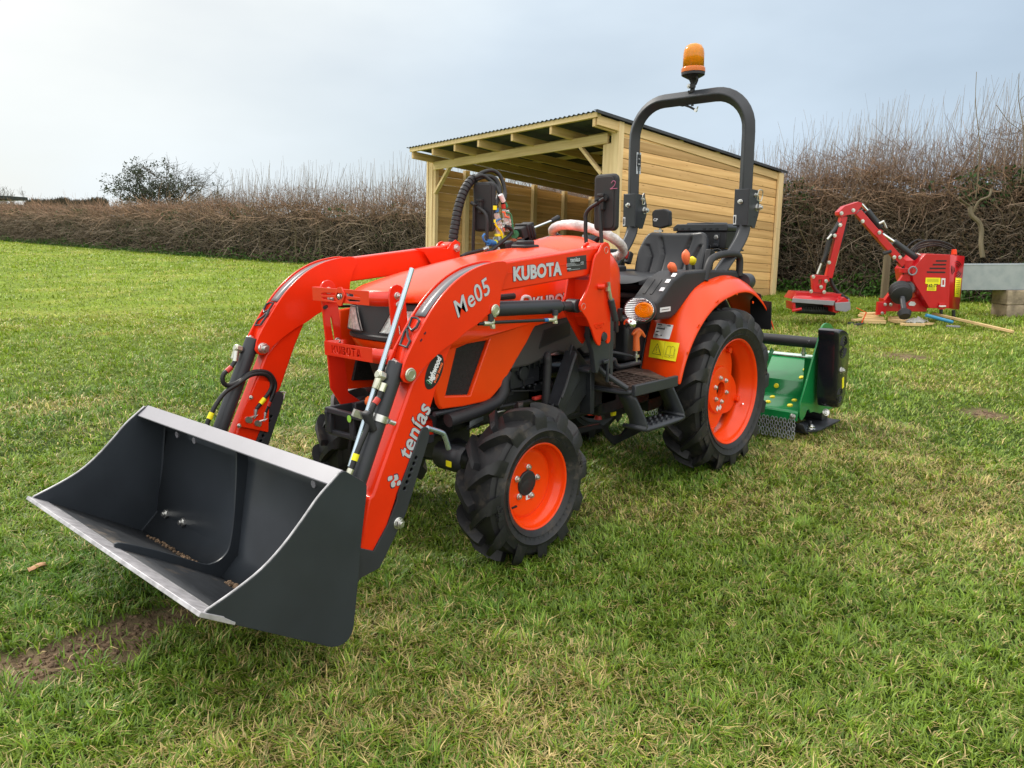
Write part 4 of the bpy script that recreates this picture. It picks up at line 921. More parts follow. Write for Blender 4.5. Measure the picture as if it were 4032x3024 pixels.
    tw = empty('loader_tower', (0, 0, 0)); tw.parent = T
    plate('cheek_plate', RED, [ot], 1, s_*(YO), s_*(YO+.010), tw, .003)
    it = [(1.142, 1.163), (1.127, 1.186), (1.098, 1.198), (1.072, 1.184), (1.067, 1.12), (1.08, 1.06), (1.10, .95), (1.10, .84), (1.11, .79), (1.125, .78), (1.15, .80), (1.19, .85), (1.251, .928), (1.266, .955), (1.245, .985), (1.23, 1.05), (1.20, 1.10), (1.180, 1.14)]
    plate('cheek_plate', RED, [it], 1, s_*(YO-.090), s_*(YO-.080), tw, .003)
    b = MB(); b.prism([(1.19, 1.05), (1.19, .90), (1.16, .86), (1.08, .86), (1.08, 1.06)], 1, s_*(YO-.080), s_*(YO)); b.build('tower_web', RED, tw)
    if s_ < 0: plate('inner_cheek_lobe', RED, [[(1.36, 1.168), (1.30, 1.15), (1.26, 1.10), (1.24, 1.05), (1.08, 1.05), (1.068, 1.19), (1.098, 1.205), (1.125, 1.19), (1.15, 1.165), (1.2, 1.17)]], 1, s_*(YO-.093), s_*(YO-.088), tw, .002)
    b = MB(); b.cyl((1.101, s_*(YO-.10), .815), (1.101, s_*(YO+.014), .815), .0185, 24); b.build('tower_peg', GREY, tw, bev=.002)
    plate('tower_post', GREY, [[(1.150, .86), (1.145, .80), (1.12, .75), (1.10, .66), (1.085, .655), (1.07, .69), (1.02, .69), (1.00, .66), (1.00, .88)]], 1, s_*(YO-.055), s_*(YO-.030), tw, .003)
    b = MB(); b.prism([(1.0, .96), (.955, .96), (.952, .60), (.97, .60), (.975, .66), (1.0, .66)], 1, s_*(YO-.075), s_*(YO-.045)); b.build('tower_upright', GREY, tw, bev=.003)
    b = MB(); b.prism([(1.11, .77), (1.00, .67), (.97, .60), (1.00, .55), (1.10, .47), (1.20, .46), (1.25, .52), (1.20, .58)], 1, s_*(.32), s_*(.335)); b.prism([(1.12, .745), (1.24, .53), (1.22, .48), (1.09, .62)], 1, s_*(.30), s_*(.36))
    b.box((1.05, s_*.36, .66), (.10, .10, .012)); b.box((1.0, s_*.33, .56), (.03, .06, .22)); b.build('subframe_bracket', GREY if 0 else BLACKM, tw, bev=.003)
    b = MB(); b.tube(smooth_path([(1.124, s_*.362, .735), (1.15, s_*.362, .69), (1.19, s_*.362, .61), (1.22, s_*.362, .56)], 4), .007, 8); b.build('weld_bead', BLACKM, tw)
    b = MB(); b.box((1.03, s_*(YO-.02), .66), (.010, .012, .10)); b.box((1.045, s_*(YO-.02), .70), (.03, .012, .014)); b.build('latch_hook', GREY, tw, bev=.003)
    # lift ram
    y = s_*(YO-.041); rm = empty('lift_ram', (0, 0, 0)); rm.parent = T
    A_ = Vector((1.745, y, .973)); B_ = Vector((1.244, y, .950)); d = (B_-A_).normalized()
    g = MB(); g.cyl(A_+d*.03, A_+d*.405, .0275, 28); g.cyl(A_, A_+d*.04, .022, 20); g.build('ram_barrel', GREY, rm, bev=.003)
    g = MB(); g.cyl(A_+d*.40, A_+d*.43, .014, 18); g.build('ram_rod', CHROME, rm)
    g = MB(); g.cyl(A_+d*.425, B_, .019, 18); g.cyl(B_+Vector((0, -.025, 0)), B_+Vector((0, .025, 0)), .027, 20); g.build('rod_eye', GREY, rm, bev=.002)
    yy = s_*(YO-.004)
    q = [Vector((v[0], yy, v[2])) for v in pl(1, .474, zB, (1075, 1400), (1075, 1460), (1010, 1460), (530, 1482), (515, 1440), (530, 1490), (450, 1492), (405, 1495))]
    g = MB(); g.cyl(q[0]+Vector((0, 0, .012)), q[0]-Vector((0, 0, .008)), .012, 14); g.cyl(q[4]+Vector((0, 0, .015)), q[4]-Vector((0, 0, .012)), .011, 14); g.build('ram_port', GREY, rm)
    g = MB(); g.cyl(q[0]-Vector((0, 0, .006)), q[1]-Vector((0, 0, .012)), .0085, 10); g.hexb(q[1]+Vector((0, 0, -.004)), (0, 0, -1), .0105, .010); g.cyl(q[1], q[2], .0078, 10); g.hexb(q[5]-Vector((0, 0, .004)), (0, 0, -1), .0105, .014); g.cyl(q[5], q[6], .009, 10); g.cyl(q[5]+Vector((0, 0, .014)), q[5], .009, 10); g.build('hose_fitting', BRASSZ, rm, bev=.001, seg=1)
    g = MB(); g.cyl(q[2], q[3], .0062, 10); g.cyl(q[6], q[7], .006, 8); g.build('ram_hose', HOSE, rm)
    g = MB(); g.cyl(q[2]+Vector((.002, 0, 0)), q[2]+(q[3]-q[2]).normalized()*.022, .0072, 10); g.build('hose_band', BLUE, rm)
    # tilt ram
    y = s_*(YO-.041); tr = empty('tilt_ram', (0, 0, 0)); tr.parent = T
    A_ = Vector((2.136+.016, y, .800+.010)); d = Vector((2.405-2.160, 0, .30-.775)).normalized()
    A_ = Vector((2.164, y, .808)); d = (Vector((2.365, y, .40))-A_).normalized()
    g = MB(); g.cyl(A_-d*.030, A_+d*.43, .0285, 30); g.cyl((A_[0]-.02, y-.02, A_[2]-.008), (A_[0]-.02, y+.02, A_[2]-.008), .026, 16); g.build('ram_barrel', GREY, tr, bev=.003)
    g = MB(); g.cyl(A_+d*.40, A_+d*.60, .016, 18); g.build('ram_rod', CHROME, tr)
    pb = A_+d*.028; n_ = Vector((-d.z, 0, d.x)); n_ = n_ if n_.x > 0 else -n_
    g = MB(); g.cyl(pb, pb+n_*.042+Vector((0, 0, 0)), .014, 16); g.build('ram_port', GREY, tr)
    g = MB(); g.hexb(pb+n_*.034, n_, .0165, .024); g.cyl(pb+n_*.045, pb+n_*.062, .013, 16); g.cyl(pb+n_*.05, pb+n_*.05+d*.045, .0115, 12); g.build('hose_fitting', BRASSZ, tr, bev=.002)
    g = MB(); g.hexb(A_-d*.028+n_*.005, n_, .012, .012); g.tube([A_-d*.025+n_*.014, A_-d*.025+n_*.014+Vector((0, s_*.02, .002))], .007, 10); g.build('bleed_fitting', ZINC, tr)
    return a, tw, rm, tr
near = arm(1); far = arm(-1)
# lettering on the near arm
def mid(px, y=YO+.0012, z=zB): return pl(1, y, z, px)[0]
a_, b_ = mid((730, 1120)), mid((1150, 1065)); c_ = (a_+b_)/2
o = mid((940, 1042)); hgt = abs(mid((940, 985))[2]-mid((940, 1105))[2])
decal_text('maker_lettering', 'KUBOTA', (o[0], YO-.0085, o[2]), (b_-a_), (0, 0, 1), hgt*1.32, near[0], .0030, 0, 1.04, 1.0)
a_, b_ = mid((240, 1370)), mid((475, 1190)); o = mid((352, 1272)); up_ = Vector((b_-a_)).cross(Vector((0, -1, 0)))
decal_text('model_lettering', 'Me05', (o[0], YO+.0008, o[2]), (b_-a_), Vector((0, -1, 0)).cross(Vector(b_-a_)) if 0 else (0, 0, 1), .083, near[0], .0010, .1, 1.08, .92, ow=.010)
a_, b_ = mid((145, 930), YO-.008, zS), mid((300, 560), YO-.008, zS); o = (a_+b_)/2
decal_text('arm_lettering', 'tenías', (o[0], YO-.0092, o[2]), (b_-a_), (1, 0, .1), .087, near[0], .0016, .15, 1.05, .86)
# oval dealer sticker and emblem
c = mid((350, 355), YO-.008, zS); ax_ = Vector(mid((392, 245), YO-.008, zS)-mid((302, 470), YO-.008, zS)); L = ax_.length
M = tmat((c[0], YO-.0098, c[2]), ax_, (1, 0, .2))
ov = plate('dealer_sticker', BLK, [circ2((0, 0), L*.50, 40, L*.27)], 1, 0, .0009, near[0], .0003, M=M)
text('sticker_lettering', 'highwood', WHITE, M @ Matrix.Translation((L*.045, L*.02, .0012)), L*.25, ov, .0016, .0003, .15, sx=.74)
text('sticker_number', '01305 266058', ORK, M @ Matrix.Translation((L*.03, -L*.15, .0012)), L*.10, ov, .0004, .0003, .1, sx=1.0)
g = MB(); lf = smooth_path([(-L*.33, -.004, .0014), (-L*.36, .006, .0014), (-L*.33, .018, .0014), (-L*.27, .012, .0014), (-L*.29, -.002, .0014), (-L*.33, -.004, .0014)], 4); g.tube([M @ v for v in lf], .0012, 6); g.tube([M @ Vector((-L*.36, -.008, .0014)), M @ Vector((-L*.30, .010, .0014))], .0012, 6); g.build('leaf_emblem', GRNP, ov)
em = lambda pts: [tuple(v) for v in xz(YO-.0092, zS, *pts)]
for k, pts in enumerate(([(42, 1052), (50, 1038), (72, 1032), (78, 1040), (74, 1060), (48, 1072), (43, 1064)], [(84, 1026), (108, 1018), (116, 1034), (118, 1052), (108, 1062), (88, 1070), (96, 1088), (88, 1112), (68, 1118), (60, 1100), (64, 1080), (80, 1062), (88, 1046)], [(112, 1066), (126, 1060), (134, 1076), (130, 1092), (108, 1102), (100, 1096), (104, 1078)])):
    eo = plate('arm_emblem', OUTL, [smooth2([(c0, c1) for c0, c1 in em(pts)], 3, True)], 1, YO-.0100, YO-.0092, near[0], .0002)
    cx = sum(p[0] for p in em(pts))/len(pts); cz = sum(p[1] for p in em(pts))/len(pts)
    plate('emblem_face', SILV, [smooth2([(cx+(p[0]-cx)*.84, cz+(p[1]-cz)*.84) for p in em(pts)], 3, True)], 1, YO-.0092, YO-.0086, eo, .0002)
# type plate
q = xz(YO-.0085, zB, (1178, 914), (1345, 893), (1350, 1015), (1182, 1040))
tpz = plate('type_plate', mat('grey_type_plate', (.045, .045, .05), .35, metal=.3), [q], 1, YO-.0096, YO-.0080, near[0], .0003)
o = mid((1265, 935)); text('type_plate_lettering', 'teníns'.replace('n', 'n') if 0 else 'tenias', SILV, tmat((o[0], YO-.0076, o[2]), (mid((1345, 893))-mid((1178, 914))), (0, 0, 1)), .026, tpz, .0003)
for yy, x0, x1, w in ((972, 1190, 1262, .0012), (982, 1190, 1275, .0012), (992, 1190, 1310, .0012), (1016, 1192, 1228, .003), (1026, 1210, 1306, .0012)):
    q0, q1 = mid((x0, yy-.05*(x0-1190))), mid((x1, yy-.10*(x1-1190))); g = MB(); g.beam((q0[0], YO-.0076, q0[2]), (q1[0], YO-.0076, q1[2]), .0006, w*1.0); g.build('print_line', SILV, tpz)
o = mid((1326, 966)); text('type_plate_mark', 'CE', SILV, tmat((o[0], YO-.0076, o[2]), (mid((1345, 893))-mid((1178, 914))), (0, 0, 1)), .016, tpz, .0)
# raised casting words on the tower
for s0, dy in (('COMPACT', 1500), ('TRACTOR', 1526)):
    o = pl(1, YO+.010, zB, (1458, dy))[0]; text('cast_lettering', s0, RED, tmat((o[0], YO+.0105, o[2]), (-1, 0, 0), (0, 0, 1)), .0145 if dy < 1520 else .011, near[1], .0008, .0012)
# bonnet side lettering, partly hidden by the ram
for s_, dx in ((1, 0),):
    k0, k1 = pl(1, .3075, zB, (900, 1290), (1190, 1240)); sp5 = abs(k1[0]-k0[0]); decal_text('bonnet_lettering', 'KUBOTA', (k0[0]-sp5*.60, .3075, k0[2]-.012), (-1, 0, .03), (0, 0, 1), sp5*.33, bon, .0020, 0, 1.02, fill=WHITE)
    k2 = pl(1, .3075, zB, (780, 1300), (795, 1262), (820, 1254), (850, 1262), (862, 1300)); g = MB(); g.tube(smooth_path(k2, 3), .0065, 8); g.build('bonnet_emblem', WHITE, bon)
# hinge lever beside the tower
q = [Vector(v) for v in pl(1, YO+.02, zB, (1470, 1172), (1540, 1130), (1545, 1190), (1550, 1250), (1560, 1280), (1600, 1465))]
g = MB(); g.cyl((q[0][0], YO+.005, q[0][2]), (q[0][0]-.015, YO+.03, q[0][2]), .012, 14); g.build('handle_boss', RED, near[1], bev=.002)
g = MB(); g.tube([q[1], q[2], q[3], q[4]], [.007, .007, .009, .008], 10); g.box(tuple(q[2]+Vector((.01, 0, 0))), (.014, .01, .016)); g.build('handle_rod', BRASSZ, near[1])
g = MB(); g.tube([q[4], q[5]], .0135, 14); g.build('handle_grip', GREY, near[1], bev=.003)

# ---- hoses, fittings and the long gauge rod on the near tilt ram
def pp(y, z, *pts): return [Vector(v) for v in pl(1, y, z, *pts)]
q = pp(.43, zA, (1380, 458)) + pp(.47, zN, (85, 640)); q = [Vector((2.045, .47-.045, 1.105)), Vector((2.30, .47-.03, .585))]
q = [pp(.42, zA, (1378, 458))[0], pp(.42, zN, (60, 700))[0]]
g = MB(); g.tube([q[0], q[1]], .0085, 12); g.build('gauge_rod', RODM, T)
g = MB(); A_ = Vector((2.164, YO-.041, .808)); d = (Vector((2.365, YO-.041, .40))-A_).normalized(); c = A_+d*.155
n_ = Vector((-d.z, 0, d.x)); n_ = n_ if n_.x > 0 else -n_
ringp = [c+(n_*math.cos(a)+Vector((0, 1, 0))*math.sin(a))*.032 for a in [k*PI/12 for k in range(24)]]
g.lathe([(.0285, -.011), (.0335, -.011), (.0335, .011), (.0285, .011)], c, d, 28)
g.beam(c+n_*.03+d*.008, c+n_*.085+d*.008+Vector((0, -.02, 0)), .02, .022); g.cyl(c-n_*.02+Vector((0, .03, 0)), c-n_*.04+Vector((0, .035, 0)), .008, 10); g.build('hose_clamp', ZINC, near[3])
def hose(pts, r=.0085, n=6, m=HOSE, name='hose'):
    g = MB(); pth = smooth_path(pts, n); g.tube(pth, r, 12); return g.build(name, m, T)
def band(a, b, m, r=.0102, par=T):
    g = MB(); g.cyl(a, b, r, 12); return g.build('hose_band', m, par)
y = .455
hp = pp(y, zN, (315, 85), (300, 130), (265, 175), (235, 240), (215, 330), (195, 400), (150, 500), (110, 600), (75, 700), (50, 760)); h1 = hose(hp)
band(hp[1].lerp(hp[2], .3), hp[2].lerp(hp[3], .2), REDP, par=h1); band(hp[7].lerp(hp[8], -.05), hp[7].lerp(hp[8], .5), YEL, par=h1)
g = MB(); g.cyl(pp(y, zN, (340, 20))[0], hp[0], .0105, 12); g.cyl(hp[8].lerp(hp[9], .3), hp[9], .0105, 12); g.build('hose_ferrule', BRASSZ, h1)
g = MB(); g.box(tuple(hp[4].lerp(hp[5], 0)), (.022, .03, .07), Matrix.Rotation(R_(20), 3, 'Y')); g.build('hose_sleeve', PLAST, h1, bev=.006)
# far arm: ram hoses looping to the block on the arm
yf = -.385
hp = pp(-.40, zM, (375, 865), (345, 910), (300, 950), (295, 1000), (330, 1025), (400, 1000), (470, 945), (540, 932), (600, 950), (635, 1010), (625, 1070), (590, 1150), (570, 1200)); h2 = hose(hp)
band(hp[1].lerp(hp[2], -.1), hp[1].lerp(hp[2], .6), REDP, par=h2); band(hp[11].lerp(hp[12], -.4), hp[11].lerp(hp[12], .2), REDP, par=h2)
hp2 = pp(-.395, zM, (190, 1280), (215, 1220), (250, 1150), (310, 1070), (400, 1010), (470, 960), (540, 948), (590, 965), (612, 1010), (600, 1060), (550, 1130), (510, 1180)); h3 = hose(hp2)
band(hp2[0].lerp(hp2[1], .6), hp2[1].lerp(hp2[2], .25), YEL, par=h3); band(hp2[10].lerp(hp2[11], -.4), hp2[10].lerp(hp2[11], .3), YEL, par=h3)
g = MB(); g.cyl(hp2[0], hp2[0]+(hp2[0]-hp2[1]).normalized()*.02, .010, 12)
for (e_, p0) in ((hp[12], (510, 1268)), (hp2[11], (450, 1245))):
    t_ = pp(-.40, zM, p0)[0]; dn = (t_-e_); g.tube([e_, e_+Vector((dn.x*.2, 0, -.03)), Vector((e_.x-.00, e_.y, t_.z+.008)), t_], .0095, 10); g.cyl(t_+Vector((0, -.012, 0)), t_+Vector((0, .012, 0)), .012, 12); g.hexb(t_+Vector((-.0, .0, 0)), (-.5, 0, -.3), .013, .02)
g.cyl(pp(-.40, zM, (385, 800))[0], hp[0], .0105, 12); g.build('hose_ferrule', ZINC, h2)
cb = plate('hose_block_cover', RED, [xz(-.396, zM, (520, 990), (600, 1000), (590, 1330), (395, 1290), (430, 1180), (480, 1080))], 1, -.397, -.394, far[0], .001)
for px in ((478, 1103), (400, 1288)): bolt(cb, tuple(pp(-.395, zM, px)[0]), (0, 1, 0), .007, .006)
g = MB(); v = pp(-.42, zM, (650, 1070), (700, 1070), (690, 1110), (675, 1130)); g.tube(v, .004, 8); g.build('linch_pin', ZINC, far[0])
# tractor side valve with its hoses beyond the bonnet
vb = empty('loader_valve', (.78, -.30, 1.20)); vb.parent = T; vo = Vector(vb.location)
yv = -.30
def vp(*pts, y=yv): return [v-vo for v in pp(y, zY, *pts)]
g = MB(); k = vp((720, 1220), (1020, 1060)); g.beam(k[0], k[1], .07, .045); g.beam(*vp((640, 1190), (760, 1150)), .06, .04); g.build('valve_body', BLACKM, vb, bev=.006)
g = MB(); k = vp((900, 960), (1040, 990)); g.box(tuple(k[0].lerp(k[1], .5)), (.10, .07, .075), Matrix.Rotation(R_(20), 3, 'Y'))
for t in (.2, .5, .8): g.box(tuple(k[0].lerp(k[1], t+.2)), (.010, .082, .088), Matrix.Rotation(R_(20), 3, 'Y'))
g.build('lever_boot', PLAST, vb, bev=.006)
g = MB(); k = vp((1030, 945), (1370, 810), (1475, 755)); g.cyl(k[0], k[1], .0062, 12); g.build('joystick_rod', CHROME, vb)
g = MB(); g.tube([k[1], k[1].lerp(k[2], .15), k[2].lerp(k[1], .1), k[2]], [.010, .011, .0135, .010], 14); g.build('joystick_grip', PLAST, vb)
g = MB()
for a, b_, r in (((660, 890), (760, 920), .012), ((950, 1030), (1025, 1005), .010), ((600, 1230), (520, 1260), .012), ((440, 1200), (370, 1235), .009), ((650, 890), (680, 960), .012), ((560, 1080), (620, 1100), .016)): 
    g = MB(); k = vp(a, b_); g.cyl(k[0], k[1], r, 12); g.hexb(k[0], k[1]-k[0], r*1.35, r); g.build('valve_fitting', ZINC, vb)
g = MB(); k = vp((820, 1130), (890, 1100)); g.cyl(k[0], k[0]+Vector((.01, .01, 0)), .022, 14); g.cyl(k[1]+Vector((0, .01, 0)), k[1]+Vector((.01, .02, 0)), .018, 14); g.build('copper_washer', mat('copper_paint', (.45, .14, .06), .4), vb)
g = MB(); k = vp((455, 1120), (560, 1150)); g.cyl(k[0], k[1], .016, 14); k = vp((400, 1000), (375, 1040), (400, 1105), (460, 1130)); g.tube(smooth_path(k, 4), .0055, 8); g.build('blue_coupling', BLUE, vb)
g = MB(); k = vp((545, 1130), (585, 1150)); g.cyl(k[0], k[1], .017, 14); g.build('yellow_coupling', YEL, vb)
for pts, r in ((((60, 1330), (140, 1290), (250, 1260), (370, 1230)), .0085), (((430, 1270), (520, 1220), (640, 1120), (740, 1040), (790, 970), (760, 910), (700, 890)), .0095)):
    g = MB(); g.tube(smooth_path(vp(*pts, y=-.27), 5), r, 10); g.build('valve_hose', HOSE, vb)
# couplings in clear sleeves
SLV = mat('clear_sleeve', (.70, .62, .60), .2, var=.2, vscale=30, trans=.45, bump=.6, bscale=60, bdist=.003, coat=.4)
for (a, b_) in (((550, 700), (610, 1040)), ((585, 710), (650, 1040)), ((680, 650), (730, 960)), ((725, 660), (800, 980))):
    k = vp(a, b_); d = k[1]-k[0]; g = MB(); g.tube([k[0]+d*t for t in (0, .1, .38, .42, .5, .55, .62, .66, .9, 1)], [.010, .011, .012, .016, .013, .013, .017, .013, .014, .012], 14); g.build('coupling_sleeve', SLV, vb)
for m, a, b_ in ((YEL, (545, 590), (545, 650)), (BLUE, (572, 625), (574, 685)), (REDP, (668, 565), (676, 630)), (GRNP, (690, 560), (712, 610)), (WHITE, (628, 430), (672, 530))):
    k = vp(a, b_, y=-.30); g = MB(); g.cyl(k[0], k[1], .0112 if m is not WHITE else .0125, 12); g.build('hose_band', m, vb)
for m, pts, r in ((YEL, ((545, 790), (548, 840), (580, 900), (640, 980), (665, 1075)), .005), (GRNP, ((705, 690), (770, 710), (795, 800), (805, 900), (830, 1000)), .005), (BLUE, ((540, 850), (560, 820), (600, 795), (635, 780)), .004), (ORK, ((655, 680), (690, 690), (700, 740), (750, 760)), .004)):
    g = MB(); g.tube(smooth_path(vp(*pts, y=-.285), 5), r, 8); g.build('coupling_strap', m, vb)
g = MB(); k = vp((845, 1005)); g.cyl(k[0], k[0]+Vector((.02, .012, .0)), .020, 18); g.build('green_cap', GRNP, vb)
g = MB(); k = vp((590, 1035)); g.cyl(k[0], k[0]+Vector((.0, .0, .012)), .016, 16); k = vp((680, 1050)); g.cyl(k[0], k[0]+Vector((.0, .0, .01)), .013, 16); g.build('yellow_cap', YEL, vb)
# bundle in a split conduit from the far tower, then the free hoses arching over
yc = -.43
cpt = [Vector(v) for v in pl(1, yc, zU, (500, 1370), (505, 1300), (525, 1180), (545, 1060), (575, 950), (615, 850), (670, 770), (720, 740))]
cp = smooth_path(cpt, 5)
g = MB(); g.tube(cp, .017, 14); cdt = g.build('spiral_conduit', HOSE, T)
# segments
L_ = [0]
for a, b_ in zip(cp[:-1], cp[1:]): L_.append(L_[-1]+(b_-a).length)
def atL(s):
    for i in range(len(L_)-1):
        if L_[i+1] >= s: return cp[i].lerp(cp[i+1], (s-L_[i])/(L_[i+1]-L_[i]))
    return cp[-1]
nseg = 17; sg = L_[-1]/nseg
for k in range(nseg):
    a, m_, b_ = atL(k*sg), atL((k+.45)*sg), atL((k+.86)*sg); g = MB(); g.tube([a, m_, b_], .0225, 16); g.build('conduit_segment', GREY if 0 else PLAST, cdt, bev=.002)
for i, pts in enumerate((((250, 190), (330, 130), (430, 88), (520, 82), (600, 130), (660, 240), (690, 370), (690, 470), (660, 560)), ((260, 200), (330, 165), (420, 155), (500, 165), (570, 210), (610, 290), (620, 400), (590, 520), (550, 590)), ((270, 215), (350, 185), (440, 165), (520, 185), (580, 250), (605, 330), (600, 430), (570, 540), (572, 630)), ((260, 180), (360, 150), (450, 200), (520, 260), (580, 340), (620, 420), (680, 540)))):
    y0, y1 = -.42+.006*i, -.30
    P_ = [Vector(pl(1, y0+(y1-y0)*(k/(len(pts)-1)), zY, p)[0]) for k, p in enumerate(pts)]; g = MB(); g.tube(smooth_path(P_, 6), .0095, 12); g.build('loader_hose', HOSE, vb).matrix_parent_inverse = Matrix.Translation(-vo)

# ---- bucket
bk = empty('bucket', (2.5, 0, .3)); bk.parent = T; bo = Vector(bk.location)
BW = .625
sp = [(2.930, .334)]+smooth2([(2.913, .347), (2.835, .372), (2.763, .402), (2.700, .444), (2.640, .496), (2.588, .545), (2.545, .576), (2.522, .592)], 3)+[(2.514, .598), (2.503, .600), (2.495, .597), (2.436, .553), (2.428, .540), (2.430, .513), (2.452, .40), (2.462, .34), (2.475, .25), (2.493, .145)]+smooth2([(2.500, .120), (2.518, .102), (2.545, .097), (2.572, .104)], 3)+[(2.861, .292)]
for s_ in (1, -1):
    o = plate('side_plate', BUCKET, [[(x-bo.x, z-bo.z) for x, z in sp]], 1, s_*(BW-.008), s_*BW, bk, .0015)
    e_ = MB(); ft = [p for p in sp[1:24]]
    fr_ = [Vector((x-bo.x+.001, s_*(BW-.004), z-bo.z+.001)) for x, z in sp[0:24]]; e_.tube(fr_, .0032, 8); e_.build('plate_edge', STEELED, o)
ins = [(2.905, .3275), (2.80, .262), (2.70, .198), (2.590, .124), (2.572, .113), (2.503, .176), (2.440, .490), (2.452, .56)]
def strip(pts, y0=-BW+.008, y1=BW-.008, n=1): return [[(x-bo.x, y0+(y1-y0)*j/n, z-bo.z) for j in range(n+1)] for x, z in pts]
g = MB(); g.grid(strip(ins[:5])); g.build('bucket_floor', FLOORM, bk, solid=.006)
g = MB(); g.grid(strip(ins[4:])); g.build('bucket_back', BUCKET, bk, solid=.006, ang=12)
g = MB(); g.prism([(2.452-bo.x, .558-bo.z), (2.502-bo.x, .602-bo.z), (2.545-bo.x, .570-bo.z), (2.541-bo.x, .564-bo.z), (2.502-bo.x, .594-bo.z), (2.456-bo.x, .552-bo.z)], 1, -BW+.008, BW-.008); g.build('top_lip', LIP, bk, bev=.002)
g = MB(); g.prism([(2.932-bo.x, .352-bo.z), (2.939-bo.x, .342-bo.z), (2.85-bo.x, .284-bo.z), (2.846-bo.x, .2905-bo.z), (2.872-bo.x, .3125-bo.z), (2.875-bo.x, .3175-bo.z)], 1, -BW-.004, BW+.004); g.build('cutting_edge', STEELED, bk, bev=.0015)
g = MB(); g.tube([(2.870-bo.x, -.60, .3095-bo.z), (2.870-bo.x, .60, .3095-bo.z)], .0045, 8); g.build('weld_seam', GREY, bk)
# gusset in the middle
gs = smooth2([(2.890, .338), (2.868, .334), (2.78, .285), (2.69, .227), (2.625, .185), (2.600, .178), (2.572, .182), (2.548, .197), (2.533, .222), (2.518, .28), (2.506, .35), (2.494, .44), (2.486, .52), (2.490, .558)], 3)+[(2.452, .556), (2.442, .49), (2.467, .36), (2.502, .175), (2.572, .115), (2.70, .20), (2.89, .322)]
plate('gusset', BUCKET, [[(x-bo.x, z-bo.z) for x, z in gs]], 1, -.005, .005, bk, .0015)
g = MB()
if 1:
    g.tube([(2.440-bo.x+.004, .009, .49-bo.z), (2.452-bo.x+.004, .009, .42-bo.z)], .004, 6); g.build('weld_seam', BUCKET, bk); g = MB(); g.tube([(2.463-bo.x+.004, .009, .37-bo.z), (2.484-bo.x+.004, .009, .26-bo.z)], .004, 6); g.build('weld_seam', BUCKET, bk); g = MB()
g.tube([(2.446-bo.x, -BW+.011, .52-bo.z), (2.500-bo.x, -BW+.011, .185-bo.z), (2.572-bo.x, -BW+.011, .118-bo.z)], .004, 6); g.build('weld_seam', BUCKET, bk)
for px in ((920, 722), (1012, 768)):
    # where the ray meets the back plate
    d = ray(zL(*px)); best = min(((abs((CAM+t*d)[0]-np.interp((CAM+t*d)[2], [.18, .36, .49], [2.50, 2.465, 2.44])), t) for t in np.arange(1.5, 3.2, .002)))
    p = CAM+best[1]*d; bolt(bk, tuple(Vector(p)-bo), (.98, 0, .18), .017, .016)
for px in ((975, 290), (1068, 322), (1720, 558)):
    d = ray(zL(*px)); best = min(((abs((CAM+t*d)[0]-np.interp((CAM+t*d)[2], [.18, .36, .49, .56], [2.50, 2.465, 2.44, 2.452])), t) for t in np.arange(1.5, 3.2, .002))); p = Vector(CAM+best[1]*d)-bo
    g = MB(); g.cyl(p, p+Vector((.01, 0, 0)), .012, 14); g.build('drain_boss', LIP, bk)
for s_ in (1, -1):
    g = MB()
    for dy in (.375, .475): g.prism([(2.43-bo.x, .50-bo.z), (2.36-bo.x, .42-bo.z), (2.35-bo.x, .20-bo.z), (2.40-bo.x, .15-bo.z), (2.50-bo.x, .14-bo.z), (2.455-bo.x, .36-bo.z)], 1, s_*dy-.005, s_*dy+.005)
    g.build('hitch_bracket', GREY, bk)
g = MB(); rr0 = random.Random(5)
for (x0, y0, y1, dz_) in ((2.58, -.22, -.02, 0), (2.585, .10, .20, 0), (2.58, -.50, -.22, 0)):
    n = int(abs(y1-y0)*(420 if y0 > -.4 else 160))
    for k in range(n):
        y = rr0.uniform(y0, y1); r = rr0.uniform(.003, .011 if y0 > 0 else .007); x = x0+rr0.uniform(-.006, .03); z = np.interp(x, [2.572, 2.70], [.120, .203]); c = Vector((x-bo.x, y, z-bo.z+r*.5))
        g.lathe([(.001, -r), (r*.8, -r*.5), (r, .1*r), (r*.6, r*.8), (.001, r)], c, (rr0.uniform(-1, 1), rr0.uniform(-1, 1), 1), 6)
g.build('soil_crumbs', DIRTM, bk)['kind'] = 'stuff'

# ---- front guard with two uprights and two bands
gd = empty('front_guard', (1.95, 0, .6)); gd.parent = T; go = Vector(gd.location)
GR = mat('guard_red_paint', (.74, .026, .008), .28, coat=.4, var=.05)
up1 = [(1.990, 1.025), (1.985, 1.045), (1.972, 1.058), (1.954, 1.062), (1.936, 1.057), (1.924, 1.044), (1.919, 1.028), (1.914, .97), (1.895, .75), (1.884, .64), (1.884, .61), (1.805, .55), (1.80, .49), (1.885, .50), (1.908, .545), (1.966, .64), (1.972, .76), (1.983, .93)]
sl_ = [(1.951, .905), (1.945, .905), (1.937, .835), (1.943, .835)]
for s_ in (1, -1):
    lp_ = [(x-go.x, z-go.z) for x, z in up1]; h_ = [(x-go.x, z-go.z) for x, z in smooth2([(1.952, .915), (1.944, .912), (1.934, .835), (1.942, .832)], 2, True)]
    u_ = plate('guard_upright', GR, [lp_, h_], 1, s_*.201, s_*.210, gd, .002)
    for (x, z) in ((1.955, 1.022), (1.949, .990)):
        bolt(u_, (x-go.x, s_*.2105 if s_ > 0 else -.2005, z-go.z), (0, 1, 0), .011, .010)
    if s_ < 0: bolt(u_, (1.925-go.x, -.2005, .822-go.z), (0, 1, 0), .012, .012)
